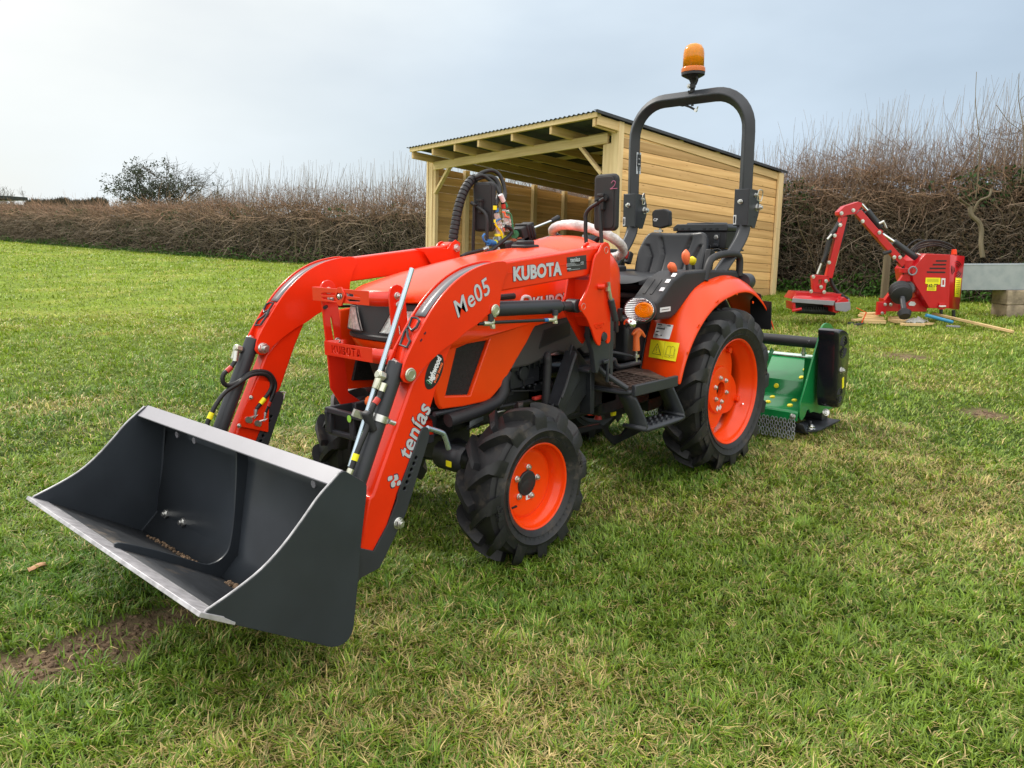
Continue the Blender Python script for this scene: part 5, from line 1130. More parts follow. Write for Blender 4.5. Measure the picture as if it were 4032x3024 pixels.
# upper band: slotted flat front, bent back on both sides
xf = 2.002
def bandf(z0, z1, holes, name, y0=-.240, y1=.112, rnd_=.03, xf=xf):
    b_ = plate(name, GR, [[(y0, z0-go.z), (y1, z0-go.z), (y1, z1-go.z), (y0, z1-go.z)]]+[[(a, c-go.z) for a, c in h] for h in holes], 0, xf-go.x-.006, xf-go.x, gd, .001)
    g = MB(); pts = smooth_path([(xf-.003, y1-.004, 0), (xf-.004, y1+.02, 0), (xf-.010, y1+.04, 0), (xf-.022, y1+.062, 0), (xf-.045, .198, 0)], 4)
    g.grid([[(p.x-go.x, p.y, z0-go.z), (p.x-go.x, p.y, z1-go.z)] for p in pts]); g.build('band_end', GR, b_, solid=.006, off=0)
    g = MB(); pts = smooth_path([(xf-.003, y0+.004, 0), (xf-.010, y0-.003, 0), (xf-.03, y0-.001, 0), (xf-.085, y0+.027, 0)], 4)
    g.grid([[(p.x-go.x, p.y, z0-go.z), (p.x-go.x, p.y, z1-go.z)] for p in pts]); g.build('band_end', GR, b_, solid=.006, off=0)
    return b_
def zz(*pts): return yz(xf, zH, *pts)
holes = [zz((235, 765), (262, 745), (445, 752), (460, 780), (445, 785), (240, 780)), zz((238, 815), (262, 808), (440, 822), (462, 880), (440, 875), (262, 838)), zz((588, 752), (640, 755), (790, 795), (800, 815), (600, 800)), zz((612, 838), (800, 858), (795, 880), (620, 872))]
ub_ = bandf(.985, 1.037, holes, 'upper_band')
hx = zz((485, 680), (510, 665), (545, 665), (600, 780), (550, 935), (520, 942), (495, 920), (450, 810)); hi_ = zz((492, 740), (520, 755), (550, 748), (572, 800), (545, 850), (520, 842), (495, 860), (468, 810))
t1 = zz((495, 715), (520, 700), (548, 735), (520, 748)); t2 = zz((500, 900), (520, 855), (545, 885), (520, 920))
plate('guard_emblem', GR, [[(a, c-go.z) for a, c in l] for l in (hx, hi_)], 0, xf-go.x+.000, xf-go.x+.006, ub_, .001)
plate('emblem_backing', BLK, [[(a, c-go.z) for a, c in hi_]], 0, xf-go.x-.0002, xf-go.x+.0006, ub_, .0002)
bolt(ub_, (xf-go.x+.001, sum(p[0] for p in hi_)/8, sum(p[1] for p in hi_)/8-go.z), (1, 0, 0), .009, .007)
# lower band with stencil letters cut through
W_ = 5.2
LET = {'K': [[(0, 0), (1.1, 0), (1.1, 7), (0, 7)], [(1.5, 3.4), (3.2, 7), (4.6, 7), (2.8, 3.6), (4.7, 0), (3.3, 0), (1.5, 3.1)]], 'U': [[(0, 1.6), (1.1, .2), (2.0, 0), (2.0, 1.3), (1.3, 2), (1.3, 7), (0, 7)], [(2.4, 0), (3.3, .2), (4.4, 1.6), (4.4, 7), (3.1, 7), (3.1, 2), (2.4, 1.3)]], 'B': [[(0, 0), (1.2, 0), (1.2, 7), (0, 7)], [(1.6, 3.7), (3.6, 3.9), (4.3, 5), (4.1, 6.4), (3.2, 7), (1.6, 7), (1.6, 5.8), (2.8, 5.6), (2.8, 4.9), (1.6, 4.8)], [(1.6, 0), (3.6, 0), (4.5, 1), (4.4, 2.6), (3.6, 3.3), (1.6, 3.2), (1.6, 2.2), (2.9, 2.1), (2.9, 1.3), (1.6, 1.2)]], 'O': [[(2.0, 0), (.8, .4), (0, 2), (0, 5), (.8, 6.6), (2.0, 7), (2.0, 5.7), (1.4, 5), (1.4, 2), (2.0, 1.3)], [(2.5, 0), (3.7, .4), (4.5, 2), (4.5, 5), (3.7, 6.6), (2.5, 7), (2.5, 5.7), (3.1, 5), (3.1, 2), (2.5, 1.3)]], 'T': [[(0, 5.8), (4.4, 5.8), (4.4, 7), (0, 7)], [(1.6, 0), (2.8, 0), (2.8, 5.3), (1.6, 5.3)]], 'A': [[(0, 0), (1.2, 0), (2.1, 4.8), (2.1, 7), (1.5, 7)], [(4.5, 0), (3.3, 0), (2.5, 4.8), (2.5, 7), (3.1, 7)], [(1.7, 1.3), (2.9, 1.3), (2.7, 2.3), (1.9, 2.3)]]}
xf2 = 1.988
hs = []
bt_ = yz(xf2, zA, (610, 1090), (620, 1210), (680, 1245), (930, 1255)); zt_, zb_ = bt_[0][1], bt_[1][1]
y0_ = bt_[2][0]; sc_ = (bt_[3][0]-y0_)/(6*5.2*1.08-1); z0_ = (zt_+zb_)/2-.5*7*sc_*.80
for i, ch in enumerate('KUBOTA'):
    for lp_ in LET[ch]: hs.append([(y0_+(i*W_+a)*sc_*1.08, z0_+c*sc_*.80) for a, c in lp_])
bandf(zb_, zt_, hs, 'lower_band', y0=bt_[0][0], y1=.10, xf=xf2)
bolt(gd, (1.925-go.x, .197, .822-go.z), (0, -1, 0), .012, .012)
# bracket and tow block at the foot of the guard
g = MB(); g.prism([(1.78, .565), (1.99, .57), (2.0, .55), (1.99, .50), (1.975, .46), (1.80, .46)], 1, -.21, -.195); g.prism([(1.78, .565), (1.99, .57), (2.0, .55), (1.99, .50), (1.975, .46), (1.80, .46)], 1, .195, .21); g.box((1.985, 0, .558), (.02, .42, .022)); g.box((1.975, 0, .468), (.02, .42, .02)); g.box((1.98, -.20, .515), (.02, .04, .10)); g.box((1.98, -.05, .515), (.015, .03, .10)); g.box((1.98, .20, .515), (.02, .04, .10)); g.build('front_bracket', GREY, T, bev=.004)
q = yz(1.992, zN, (60, 308))[0]; plate('round_sticker', mat('green_sticker', (.30, .62, .08), .5), [circ2(q, .0125, 20, .014)], 0, 1.996, 1.998, T, .0005)
g = MB(); g.cyl((1.90, -.05, .60), (1.90, .12, .60), .02, 12); g.build('tow_pin', ORG2, T)
g = MB(); g.tube([(1.99, -.18, .96), (1.93, -.24, .963), (1.88, -.22, .965)], .007, 8); g.build('sensor_cable', HOSE, T)
def rebase(root):
    """children were built in world coordinates: keep them there under a root standing at its base"""
    iv = root.matrix_basis.inverted()
    for c in root.children: c.matrix_parent_inverse = iv
# ================================================================== green flail mower behind the tractor
Mw = empty('flail_mower', (-1.15, 0, 0), 'green flail mower with black belt cover and chain curtain mounted behind the tractor', 'mower')
k = xz(.60, zK, (1445, 225), (1470, 140), (1500, 100), (1530, 85), (1555, 100))
ol = [(-.951, .664), (-.975, .682), (-1.00, .690), (-1.035, .692)] + [(-1.10, .680), (-1.20, .62), (-1.35, .50), (-1.42, .30), (-1.40, .13), (-1.03, .13), (-.92, .16), (-.873, .163), (-.845, .19), (-.815, .185), (-.79, .155), (-.76, .140), (-.735, .142), (-.715, .165), (-.705, .20)] + [(-.71, .25), (-.78, .36), (-.86, .50), (-.94, .63)]
ol = ol[:]
for y in (.600, -.608): plate('side_plate', GREEN, [ol], 1, y, y+.010, Mw, .002)
b = MB()
sec = [(-.700, .140), (-.702, .196), (-.78, .208), (-1.012, .222), (-1.040, .312), (-1.33, .415), (-1.40, .41), (-1.42, .30)]
b.grid([[(x, y, z) for x, z in sec] for y in (-.60, -.2, .2, .60)]); hd = b.build('hood', GREEN, Mw, solid=.008, ang=15)
b = MB(); b.beam((-.700, -.6, .165), (-.700, .6, .165), .01, .05); b.build('front_rail', GREEN, Mw, bev=.003)
def on_hood(px, yguess=None):
    d = ray(zK(*px)); best = None
    for t in np.arange(4.0, 7.0, .004):
        p = CAM+t*d; zz_ = np.interp(-p[0], [-v[0] for v in sec], [v[1] for v in sec])
        if abs(p[1]) < .6 and -1.45 < p[0] < -.70 and p[2] < zz_+.002 and -p[0] > .702: return Vector(p)
    return None
for px in ((1305, 572), (1262, 658), (990, 745), (945, 870), (897, 922), (1183, 906), (1136, 962)):
    p = on_hood(px)
    if p is None: continue
    x = p.x; i = next((j for j in range(len(sec)-1) if sec[j+1][0] <= x <= sec[j][0]), 3)
    s0, s1 = sec[i], sec[i+1]; n = Vector((s1[1]-s0[1], 0, s0[0]-s1[0])); n = n if n.z > 0 else -n; n.normalize()
    g = MB(); g.lathe([(.016, -.002), (.016, .006), (.012, .010), (.001, .011)], p, n, 16); g.build('yellow_cap', YELK, Mw)
b = MB(); b.box((-1.37, .0, .424), (.09, 1.16, .006)); b.build('grip_strip', MINTW, Mw)
b = MB()
for y in (.50,): b.box((-1.02, y+.03, .38), (.06, .05, .19))
b.build('stand_bracket', GREEN, Mw, bev=.003)
b = MB(); b.cyl((-.96, .51, .49), (-.96, .51, .545), .011, 12); b.hexb((-.96, .51, .50), (0, 0, 1), .017, .012); b.build('adjuster', ZINC, Mw)
p = pl(1, .12, zK, (860, 600), (990, 510), (910, 640))
b = MB(); b.prism([(-.90, .40), (-.98, .46), (-1.10, .58), (-1.16, .58), (-1.12, .45), (-1.0, .40)], 1, .10, .11); b.prism([(-.90, .40), (-.98, .46), (-1.10, .58), (-1.16, .58), (-1.12, .45), (-1.0, .40)], 1, -.11, -.10); b.prism([(-.85, .37), (-.96, .52), (-1.0, .50), (-.90, .38)], 1, .30, .308); b.build('headstock', GREEN, Mw, bev=.002)
b = MB(); b.cyl((-.955, -.58, .575), (-.955, .60, .575), .034, 24); tbr = b.build('cross_tube', BLK if 0 else PLAST, Mw)
b = MB(); b.box((-.99, .17, .615), (.02, .03, .02)); b.box((-.99, .17, .63), (.026, .034, .008)); b.build('tube_stop', ORG2, tbr, bev=.002)
bolt(tbr, (-.923, .22, .575), (1, 0, .1), .014, .012); bolt(tbr, (-.945, .545, .578), (.6, .5, .3), .02, .014, LIP)
# belt cover
GLB = mat('gloss_black_cover', (.010, .011, .016), .20, coat=.4, var=.1)
oc = smooth2(xz(.738, zK, (1640, 150), (1690, 128), (1740, 150), (1763, 215), (1762, 400), (1744, 600), (1722, 800), (1695, 930), (1660, 978), (1628, 965), (1622, 800), (1636, 500), (1642, 280)), 4, True)
cx, cz = sum(p[0] for p in oc)/len(oc), .42
g = MB(); rows = []
for y, k in ((.634, 1), (.72, 1), (.738, .985), (.748, .95), (.750, .90)): rows.append([(cx+(x-cx)*k, y, cz+(z-cz)*(1-(1-k)*.6)) for x, z in oc]+[(cx+(oc[0][0]-cx)*k, y, cz+(oc[0][1]-cz)*(1-(1-k)*.6))])
g.grid(rows); n = len(oc)+1; g.f.append(tuple(range(len(g.v)-n, len(g.v)-1))); cv = g.build('belt_cover', GLB, Mw, ang=50)
g = MB()
cA, cB, cC, cD = xz(.751, zK, (1718, 320), (1675, 850), (1692, 578), (1712, 712))
for (c, rr) in ((cA, (.018, .034, .050, .064)), (cB, (.015, .030, .044))):
    for r in rr:
        for a0 in (15, 195):
            g.tube([(c[0]+r*math.cos(R_(a0+a))*.9, .751, c[1]+r*math.sin(R_(a0+a))) for a in range(0, 151, 15)], .003, 6)
g.beam((cA[0]-.01, .751, cA[1]-.01), (cA[0]+.01, .751, cA[1]+.01), .004, .004); g.beam((cA[0]+.01, .751, cA[1]-.01), (cA[0]-.01, .751, cA[1]+.01), .004, .004)
g.build('cover_rib', PLAST, cv)
bolt(cv, (cC[0], .750, cC[1]), (0, 1, 0), .018, .014)
g = MB(); g.box((cD[0], .751, cD[1]), (.026, .003, .065), Matrix.Rotation(R_(12), 3, 'Y')); g.build('cover_sticker', YEL, cv)
bolt(Mw, (-.694, .575, .165), (1, 0, 0), .015, .008)
# skid under the side plate
g = MB(); g.grid([[(-.74, y, .12), (-.80, y, .06), (-.88, y, .030), (-1.10, y, .028), (-1.30, y, .03)] for y in (.56, .62)]); g.grid([[(-.93, y, .10-.0), (-.94, y, .05)] for y in (.58, .60)])
g.prism([(-.80, .60), (-.92, .66), (-1.25, .66), (-1.25, .50), (-.80, .50)], 2, .05, .058); sk = g.build('skid_plate', BLACKM, Mw, solid=.004)
bolt(sk, (-.90, .61, .06), (0, 0, 1), .022, .014, CHROME); bolt(sk, (-.96, .67, .16), (.5, .6, .3), .018, .012); 
g = MB(); g.cyl((-1.2, -.58, .09), (-1.2, .58, .09), .055, 18); g.build('rear_roller', BLACKM, Mw)
# chain curtain along the front: one stuff part of many hanging links
g = MB()
for i in range(44):
    y = .585-i*.0266
    for j in range(5):
        z = .138-j*.024; yo_ = .0045*((i+j) % 2*2-1)
        ring = [(-.690+.002*(j % 2), y+yo_*.5+.0088*math.cos(a), z+.0135*math.sin(a)) for a in [q*PI/4 for q in range(8)]]
        g.tube(ring, .0026, 5, closed=True)
o = g.build('chain_curtain', CHAIN, Mw); o['kind'] = 'stuff'
rebase(Mw)

# ================================================================== timber shed
C0 = np.array(pl(2, .02, zW, (0, 0))[0]); d = ray((3033.3, 1181.)); t = (0.0-CAM[2])/d[2]; C0 = CAM+t*d
sx = np.array([-.9930, .0970, -.0690]); lv_ = np.array([-.0950, -.9950, -.0290])
sx /= np.linalg.norm(sx); lv_ -= sx*(lv_@sx); lv_ /= np.linalg.norm(lv_); upv = np.cross(lv_, sx); upv = upv if upv[2] > 0 else -upv
# local frame: X towards the open front (minus sx), Y right wall -> left wall, Z up
Xf = -sx; Sh = empty('timber_shed', (0, 0, 0), 'open fronted timber shed with lap boarded side and corrugated roof beyond the tractor', 'shed')
Sh.matrix_world = Matrix(((Xf[0], lv_[0], upv[0], C0[0]), (Xf[1], lv_[1], upv[1], C0[1]), (Xf[2], lv_[2], upv[2], C0[2]), (0, 0, 0, 1)))
DP, WD, LOW = 4.45, 4.50, -.55                 # depth (front at X = DP), width, bottom
zr = lambda x: 2.285+.0418*x                   # underside of the roof sheet
rs = random.Random(11)
def boards(name, along, lo, hi, fix, face, zt, m, parent, step=.147):
    """overlapping lap boards; along='x' or 'y'; fix: wall coordinate; face: outward sign; zt: top height as a function"""
    g = MB(); z = LOW+.02; k = 0
    pieces = []
    while z < 2.5:
        h = step+.012; top = z+step
        def pt(u, w, zz): return (u, fix+face*w, zz) if along == 'x' else (fix+face*w, u, zz)
        jt = rs.uniform(-.0015, .0015)
        zl, zh = zt(lo), zt(hi)
        if z < max(zl, zh)-.02:
            segs = [(lo, hi)]
            if zl < top or zh < top:            # clip under the sloping roof
                if zl >= z+.01 or zh >= z+.01:
                    if zl < z+.01: lo2 = lo+(z+.01-zl)/(zh-zl)*(hi-lo); segs = [(lo2, hi)]
                    if zh < z+.01: hi2 = lo+(z+.01-zl)/(zh-zl)*(hi-lo); segs = [(lo, hi2)]
            for a, b_ in segs:
                ta, tb_ = min(top, zt(a)), min(top, zt(b_))
                if zt(a) < top or zt(b_) < top:
                    xm = a+(top-zt(a))/(zt(b_)-zt(a))*(b_-a) if abs(zt(b_)-zt(a)) > 1e-6 and (zt(a) < top) != (zt(b_) < top) else None
                else: xm = None
                us = [a]+([xm] if xm else [])+[b_]
                tops = [min(top, zt(u)) for u in us]; n = len(us)
                # profile: thick at the foot (26 mm), rounded shoulder, tongue behind the board above
                vs = []
                for u, tt in zip(us, tops): vs += [pt(u, .004, z), pt(u, .019+jt, z), pt(u, .020+jt, z+.007), pt(u, .018+jt, max(z+.009, tt-.022)), pt(u, .012, max(z+.010, tt-.006)), pt(u, .004, max(z+.011, tt-.004))]
                fs = []
                for i in range(n-1):
                    for j in range(6): fs.append((i*6+j, i*6+(j+1) % 6, (i+1)*6+(j+1) % 6, (i+1)*6+j))
                fs += [tuple(range(5, -1, -1)), tuple((n-1)*6+j for j in range(6))]
                g.add(vs, fs)
        z += step; k += 1
    return g.build(name, m, parent, ang=30)
BOARDS = wood('lap_board_timber', (.80, .51, .22), (.62, .37, .145), (.25, 2.0, 7.2))
# per-board tint: stepped noise on height
def board_tint(m, ax=2, step=.147):
    t = m.node_tree; n = t.nodes; l = t.links; b = n['Principled BSDF']; last = b.inputs['Base Color'].links[0].from_socket
    co = n.new('ShaderNodeTexCoord'); sp_ = n.new('ShaderNodeSeparateXYZ'); l.new(co.outputs['Object'], sp_.inputs[0])
    ma = n.new('ShaderNodeMath'); ma.operation = 'SUBTRACT'; ma.inputs[1].default_value = LOW+.02; l.new(sp_.outputs[2], ma.inputs[0])
    md = n.new('ShaderNodeMath'); md.operation = 'DIVIDE'; md.inputs[1].default_value = step; l.new(ma.outputs[0], md.inputs[0])
    fl = n.new('ShaderNodeMath'); fl.operation = 'FLOOR'; l.new(md.outputs[0], fl.inputs[0])
    wn_ = n.new('ShaderNodeTexWhiteNoise'); wn_.noise_dimensions = '1D'; l.new(fl.outputs[0], wn_.inputs['W'])
    mr_ = n.new('ShaderNodeMapRange'); mr_.inputs[3].default_value = .66; mr_.inputs[4].default_value = 1.14; l.new(wn_.outputs[0], mr_.inputs[0])
    # knots and grain streaks
    mp_ = n.new('ShaderNodeMapping'); mp_.inputs['Scale'].default_value = (1.3, 1.3, 7); l.new(co.outputs['Object'], mp_.inputs[0])
    vo_ = n.new('ShaderNodeTexVoronoi'); vo_.inputs['Scale'].default_value = 2.4; l.new(mp_.outputs[0], vo_.inputs['Vector'])
    kr = n.new('ShaderNodeValToRGB'); kr.color_ramp.elements[0].position = .03; kr.color_ramp.elements[1].position = .13; kr.color_ramp.elements[0].color = (.42, .30, .18, 1); l.new(vo_.outputs['Distance'], kr.inputs[0])
    m1 = n.new('ShaderNodeVectorMath'); m1.operation = 'SCALE'; l.new(last, m1.inputs[0]); l.new(mr_.outputs[0], m1.inputs['Scale'])
    m2 = n.new('ShaderNodeVectorMath'); m2.operation = 'MULTIPLY'; l.new(m1.outputs[0], m2.inputs[0]); l.new(kr.outputs[0], m2.inputs[1]); l.new(m2.outputs[0], b.inputs['Base Color'])
board_tint(BOARDS)
tr_ = lambda x: zr(x)-.10
boards('side_wall', 'x', .0, DP-.05, 0, -1, lambda x: 2.10 if 0 else zr(x)-.155, BOARDS, Sh)
g = MB(); g.prism([(.0, zr(0)-.005-.02), (DP+.48, zr(DP+.48)-.025), (DP+.48, zr(DP+.48)-.155), (DP, zr(DP)-.155), (.0, zr(0)-.155)], 1, -.034, -.004); g.build('barge_board', WOODX, Sh, bev=.003)
g = MB(); g.prism([(.02, zr(0)-.160), (DP-.05, zr(DP)-.160), (DP-.05, zr(DP)-.235), (1.0, zr(0)-.20)], 1, -.016, -.004); g.build('wedge_board', WOODX, Sh, bev=.001)
boards('back_wall', 'y', .0, WD, 0, -1, lambda y: 2.07, BOARDS, Sh)
boards('far_side_wall', 'x', .0, DP-.05, WD, 1, lambda x: zr(x)-.20, BOARDS, Sh)
def bm_(name, parts, m, bev=.004):
    g = MB()
    for (c, d_) in parts: g.box(c, d_)
    return g.build(name, m, Sh, bev=bev)
def bx(a, b_): return (((a[0]+b_[0])/2, (a[1]+b_[1])/2, (a[2]+b_[2])/2), (b_[0]-a[0], b_[1]-a[1], b_[2]-a[2]))
# posts
bm_('corner_post', [bx((-.05, -.075, LOW), (.10, -.03, zr(0)-.03))], WOODZ); bm_('corner_post', [bx((-.05, -.03, LOW), (.0, .06, zr(0)-.03))], WOODZ)
bm_('front_post', [bx((DP-.06, -.05, LOW), (DP+.045, -.003, zr(DP)-.02))], WOODZ)
bm_('front_post', [bx((DP-.05, .0, LOW), (DP+.04, .10, zr(DP)-.06))], WOODZ); bm_('front_post', [bx((DP-.02, .10, LOW), (DP+.035, .19, 2.17))], WOODZ); bm_('front_post', [bx((DP-.02, .19, LOW), (DP+.02, .265, 2.17))], WOODZ)
bm_('front_post', [bx((DP-.05, WD-.045, LOW), (DP+.045, WD, 2.37))], WOODZ); bm_('front_post', [bx((DP-.05, WD-.16, LOW), (DP+.03, WD-.05, 2.34))], WOODZ); bm_('front_post', [bx((DP-.06, WD-.235, LOW), (DP+.015, WD-.165, 2.19))], WOODZ)
bm_('lintel', [bx((DP-.005, .17, 2.175), (DP+.045, WD-.19, 2.315))], WOODY)
for x in (3.6, 2.7, 1.8, .9, .04): bm_('wall_stud', [bx((x-.05, WD-.10, LOW), (x+.05, WD-.01, zr(x)-.16))], WOODZ)
for y in [.06+.625*k for k in range(8)]: bm_('wall_stud', [bx((.01, y-.04, LOW), (.09, y+.04, zr(0)-.20))], WOODZ)
for x in (3.6, 2.7, 1.8, .9): bm_('wall_stud', [bx((x-.05, .01, LOW), (x+.05, .10, zr(x)-.16))], WOODZ)
bm_('wall_plate', [bx((.0, .01, 1.98), (.09, WD-.01, 2.06))], WOODY)
for a, b_ in (((DP+.0, .28, 1.76), (DP+.0, .74, 2.21)), ((DP+.0, WD-.22, 1.76), (DP+.0, WD-.66, 2.21))):
    g = MB(); g.beam(a, b_, .045, .075, up=(1, 0, 0)); g.build('brace', WOODY, Sh, bev=.003)
XF = DP+.52
for y in (.03, .86, 1.69, 2.49, 3.10, 3.71, 4.30):
    g = MB(); g.beam((-.12, y, zr(-.12)-.135+.02), (XF-.022, y, zr(XF)-.135+.02), .045, .12, up=(0, 1, 0)); 
    g = MB(); g.prism([(-.1, zr(-.1)-.175), (-.1, zr(-.1)-.05), (XF-.02, zr(XF)-.050), (XF-.02, zr(XF)-.175)], 1, y-.0225, y+.0225); g.build('rafter', WOODX, Sh, bev=.003)
for x in (XF-.06, 4.0, 3.0, 2.0, 1.0, .0): 
    g = MB(); g.box((x, 2.155, zr(x)-.026), (.075, 4.38, .046)); g.build('batten', WOODY, Sh, bev=.002)
g = MB(); g.box((XF-.008, 2.155, zr(XF)-.028), (.022, 4.40, .070)); g.build('fascia', WOODY, Sh, bev=.002)
# corrugated sheets
g = MB(); n = int((WD+.28)/.095*8); rows = []
for x in (-.12, XF+.03): rows.append([(x, -.085+4.50*i/n, zr(x)+.012+.0115*math.cos(2*PI*(i/8))) for i in range(n+1)])
g.grid(rows); g.build('roof', ROOFM, Sh, solid=.0012, ang=60)
g = MB(); g.prism([(-.14, zr(-.14)+.022), (XF+.05, zr(XF+.05)+.022), (XF+.05, zr(XF+.05)-.018), (-.14, zr(-.14)-.020)], 1, -.094, -.090); g.prism([(-.14, zr(-.14)+.022), (XF+.05, zr(XF+.05)+.022), (XF+.05, zr(XF+.05)+.019), (-.14, zr(-.14)+.019)], 1, -.094, -.03); g.build('edge_flashing', ROOFM, Sh)
bpy.context.view_layer.update()
MSh = Sh.matrix_world.copy()
def shp(x, y, z): return MSh @ Vector((x, y, z))
# sheets of corrugated iron leaning inside
CS = empty('corrugated_sheet_stack', tuple(shp(1.5, 3.9, -.2)), 'dark corrugated sheets leaning against the wall inside the shed', 'sheets')
for k in range(3):
    dpt = 16.2+.06*k; c4 = [CAM+ray(zU(*p))*(dpt+e_) for p, e_ in (((630+12*k, 1278+8*k), .5), ((935-10*k, 1300+6*k), .5), ((935, 1560), 0), ((640, 1560), 0))]
    n = 56; rows = []
    for a, b_ in ((c4[0], c4[1]), (c4[3], c4[2])): rows.append([tuple(a+(b_-a)*i/n+np.array([.012*math.cos(2*PI*i/4), 0, 0])) for i in range(n+1)])
    g = MB(); g.grid(rows); g.build('sheet', mat('dark_sheet%d' % k, (.03+.012*k, .034+.012*k, .038+.012*k), .5, metal=.2), CS, ang=70, solid=.002)
rebase(CS)
# ================================================================== red hedge cutter standing by the right hedge
def depth_frame(depth, px_, z0=None):
    """origin on the line of sight at full-photo pixel px_ and the given forward depth; axes across, away, up"""
    p = CAM+ray(px_)*depth
    rx = Vector((_r[0], _r[1], 0)).normalized(); fx = Vector((_f[0], _f[1], 0)).normalized()
    return Vector(p), rx, fx
DH = 10.25
HO, hr, hf = depth_frame(DH, zV(1500, 1120))
HC = empty('hedge_cutter', (HO.x, HO.y, TERR(HO.x, HO.y)), 'red hedge cutter with folded flail arm and yellow stickers standing beside the hedge', 'hedge cutter')
MH = Matrix(((hr.x, hf.x, 0, HO.x), (hr.y, hf.y, 0, HO.y), (0, 0, 1, 0), (0, 0, 0, 1)))
# the machine plane: u across, w away (depth), z world height
def hz(*pts, w=0):
    o = []
    n = np.array([hf.x, hf.y, 0]); c = np.array([HO.x, HO.y, 0])+n*w
    for p in pts:
        d = ray(zV(*p)); t = ((c-CAM)@n)/(d@n); q = CAM+t*d
        o.append(((q-np.array([HO.x, HO.y, 0]))@np.array([hr.x, hr.y, 0]), q[2]))
    return o
def hplate(name, m, pts, w0, w1, holes=(), parent=None, bev=.004):
    """outline seen in plane w0, extruded away to w1"""
    L_ = [hz(*pts, w=w0)]+[hz(*h, w=w0) for h in holes]
    M = MH @ Matrix(((1, 0, 0, 0), (0, 0, 1, 0), (0, 1, 0, 0), (0, 0, 0, 1)))
    return plate(name, m, L_, 1, w0, w1, parent or HC, bev, M=M)
def htube(name, m, pts, w, r, parent=None, n=10, sq=None, smooth=0):
    P_ = hz(*pts, w=w if not isinstance(w, list) else 0); P3 = [MH @ Vector((u, w, z)) for u, z in P_]
    if smooth: P3 = smooth_path(P3, smooth)
    g = MB(); g.tube(P3, r, n); return g.build(name, m, parent or HC)
def hbeam(name, m, a, b_, w, width, depth, parent=None, bev=.006):
    (u0, z0), (u1, z1) = hz(a, b_, w=w); g = MB(); g.beam(MH @ Vector((u0, w, z0)), MH @ Vector((u1, w, z1)), depth, width, up=(0, 0, 1)); return g.build(name, m, parent or HC, bev=bev)
cab = [(1420, 612), (1620, 618), (1610, 1052), (1450, 1050), (1320, 830), (1310, 740)]
cb_ = hplate('cabinet', CRED, cab, -.12, .35, bev=.006)
q = hz((1620, 618), (1735, 632), (1690, 1062), (1610, 1052), w=-.12)
g = MB(); P4 = [MH @ Vector((u, wv, z)) for (u, z), wv in zip(q, (-.12, .10, .10, -.12))]; 
qq = hz((1735, 632), (1690, 1062), w=.10); P4[1] = MH @ Vector((qq[0][0], .10, qq[0][1])); P4[2] = MH @ Vector((qq[1][0], .10, qq[1][1]))
g.add([tuple(v) for v in P4], [(0, 1, 2, 3)]); g.build('cabinet_end', CRED, cb_, solid=.012)
def endpt(u, v): return P4[0].lerp(P4[1], u).lerp(P4[3].lerp(P4[2], u), v)
nE = (P4[1]-P4[0]).cross(P4[3]-P4[0]).normalized(); nE = nE if nE.dot(Vector(CAM)-P4[0]) > 0 else -nE
def endquad(name, m, u0, v0, u1, v1, off=.006):
    g = MB(); g.add([tuple(endpt(u, v)+nE*off) for u, v in ((u0, v0), (u1, v0), (u1, v1), (u0, v1))], [(0, 1, 2, 3)]); return g.build(name, m, cb_, solid=.003)
es = endquad('end_sticker', YEL, .42, .41, .88, .77); 
for k in range(8): endquad('print_line', BLK, .48, .46+.035*k, .80, .466+.035*k, .010)
for k, r in enumerate((.07, .11, .15)):
    g = MB(); c = (.45, .26)
    for a0 in (20, 140, 260): g.tube([tuple(endpt(c[0]+r*2.6*math.cos(R_(a0+a)), c[1]+r*math.sin(R_(a0+a)))+nE*.007) for a in range(0, 80, 16)], .0045, 6)
    g.build('vent_slot', BLK, cb_)
for pts in ([(1505, 663), (1592, 663), (1588, 675), (1502, 675)], [(1480, 693), (1586, 693), (1584, 705), (1478, 705)], [(1455, 723), (1584, 723), (1582, 735), (1453, 735)], [(1432, 753), (1580, 755), (1578, 767), (1430, 765)]):
    hplate('vent_slot', BLK, pts, -.124, -.119, parent=cb_, bev=.001)
hplate('safety_sticker', YEL, [(1422, 804), (1540, 806), (1538, 858), (1508, 860), (1505, 910), (1430, 908), (1436, 856), (1418, 852)], -.124, -.119, parent=cb_, bev=.0005)
(u, z), (u2, z2) = hz((1472, 868), (1470, 825), w=-.125)
for k, yy in enumerate((815, 825, 835, 880, 890, 898)): hplate('print_line', BLK, [(1432 if k < 3 else 1440, yy), (1525 if k < 3 else 1495, yy+1), (1525 if k < 3 else 1495, yy+3), (1432 if k < 3 else 1440, yy+2)], -.126, -.1245, parent=cb_, bev=.0003)
text('sticker_number', '162-77', BLK, MH @ Matrix.Translation((u, -.127, z)) @ Matrix(((1, 0, 0, 0), (0, 0, -1, 0), (0, 1, 0, 0), (0, 0, 0, 1))), .05, cb_, .001)
hplate('white_sticker', WHITE, [(1548, 808), (1580, 810), (1576, 878), (1544, 876)], -.124, -.119, parent=cb_, bev=.0005)
hplate('sticker_mark', REDP, [(1556, 822), (1570, 822), (1569, 862), (1555, 862)], -.126, -.124, parent=cb_, bev=.0003)
hplate('warning_cap', mat('bright_red_cap', (.9, .05, .01), .4), [(1645, 578), (1670, 576), (1675, 618), (1640, 618)], -.05, .0, parent=cb_)
hplate('cabinet_foot_panel', CRED, [(1235, 800), (1310, 800), (1385, 975), (1450, 1050), (1200, 1072), (1095, 1075), (1085, 985)], .02, .08, holes=[[(1245, 850), (1300, 850), (1345, 965), (1150, 965)]])
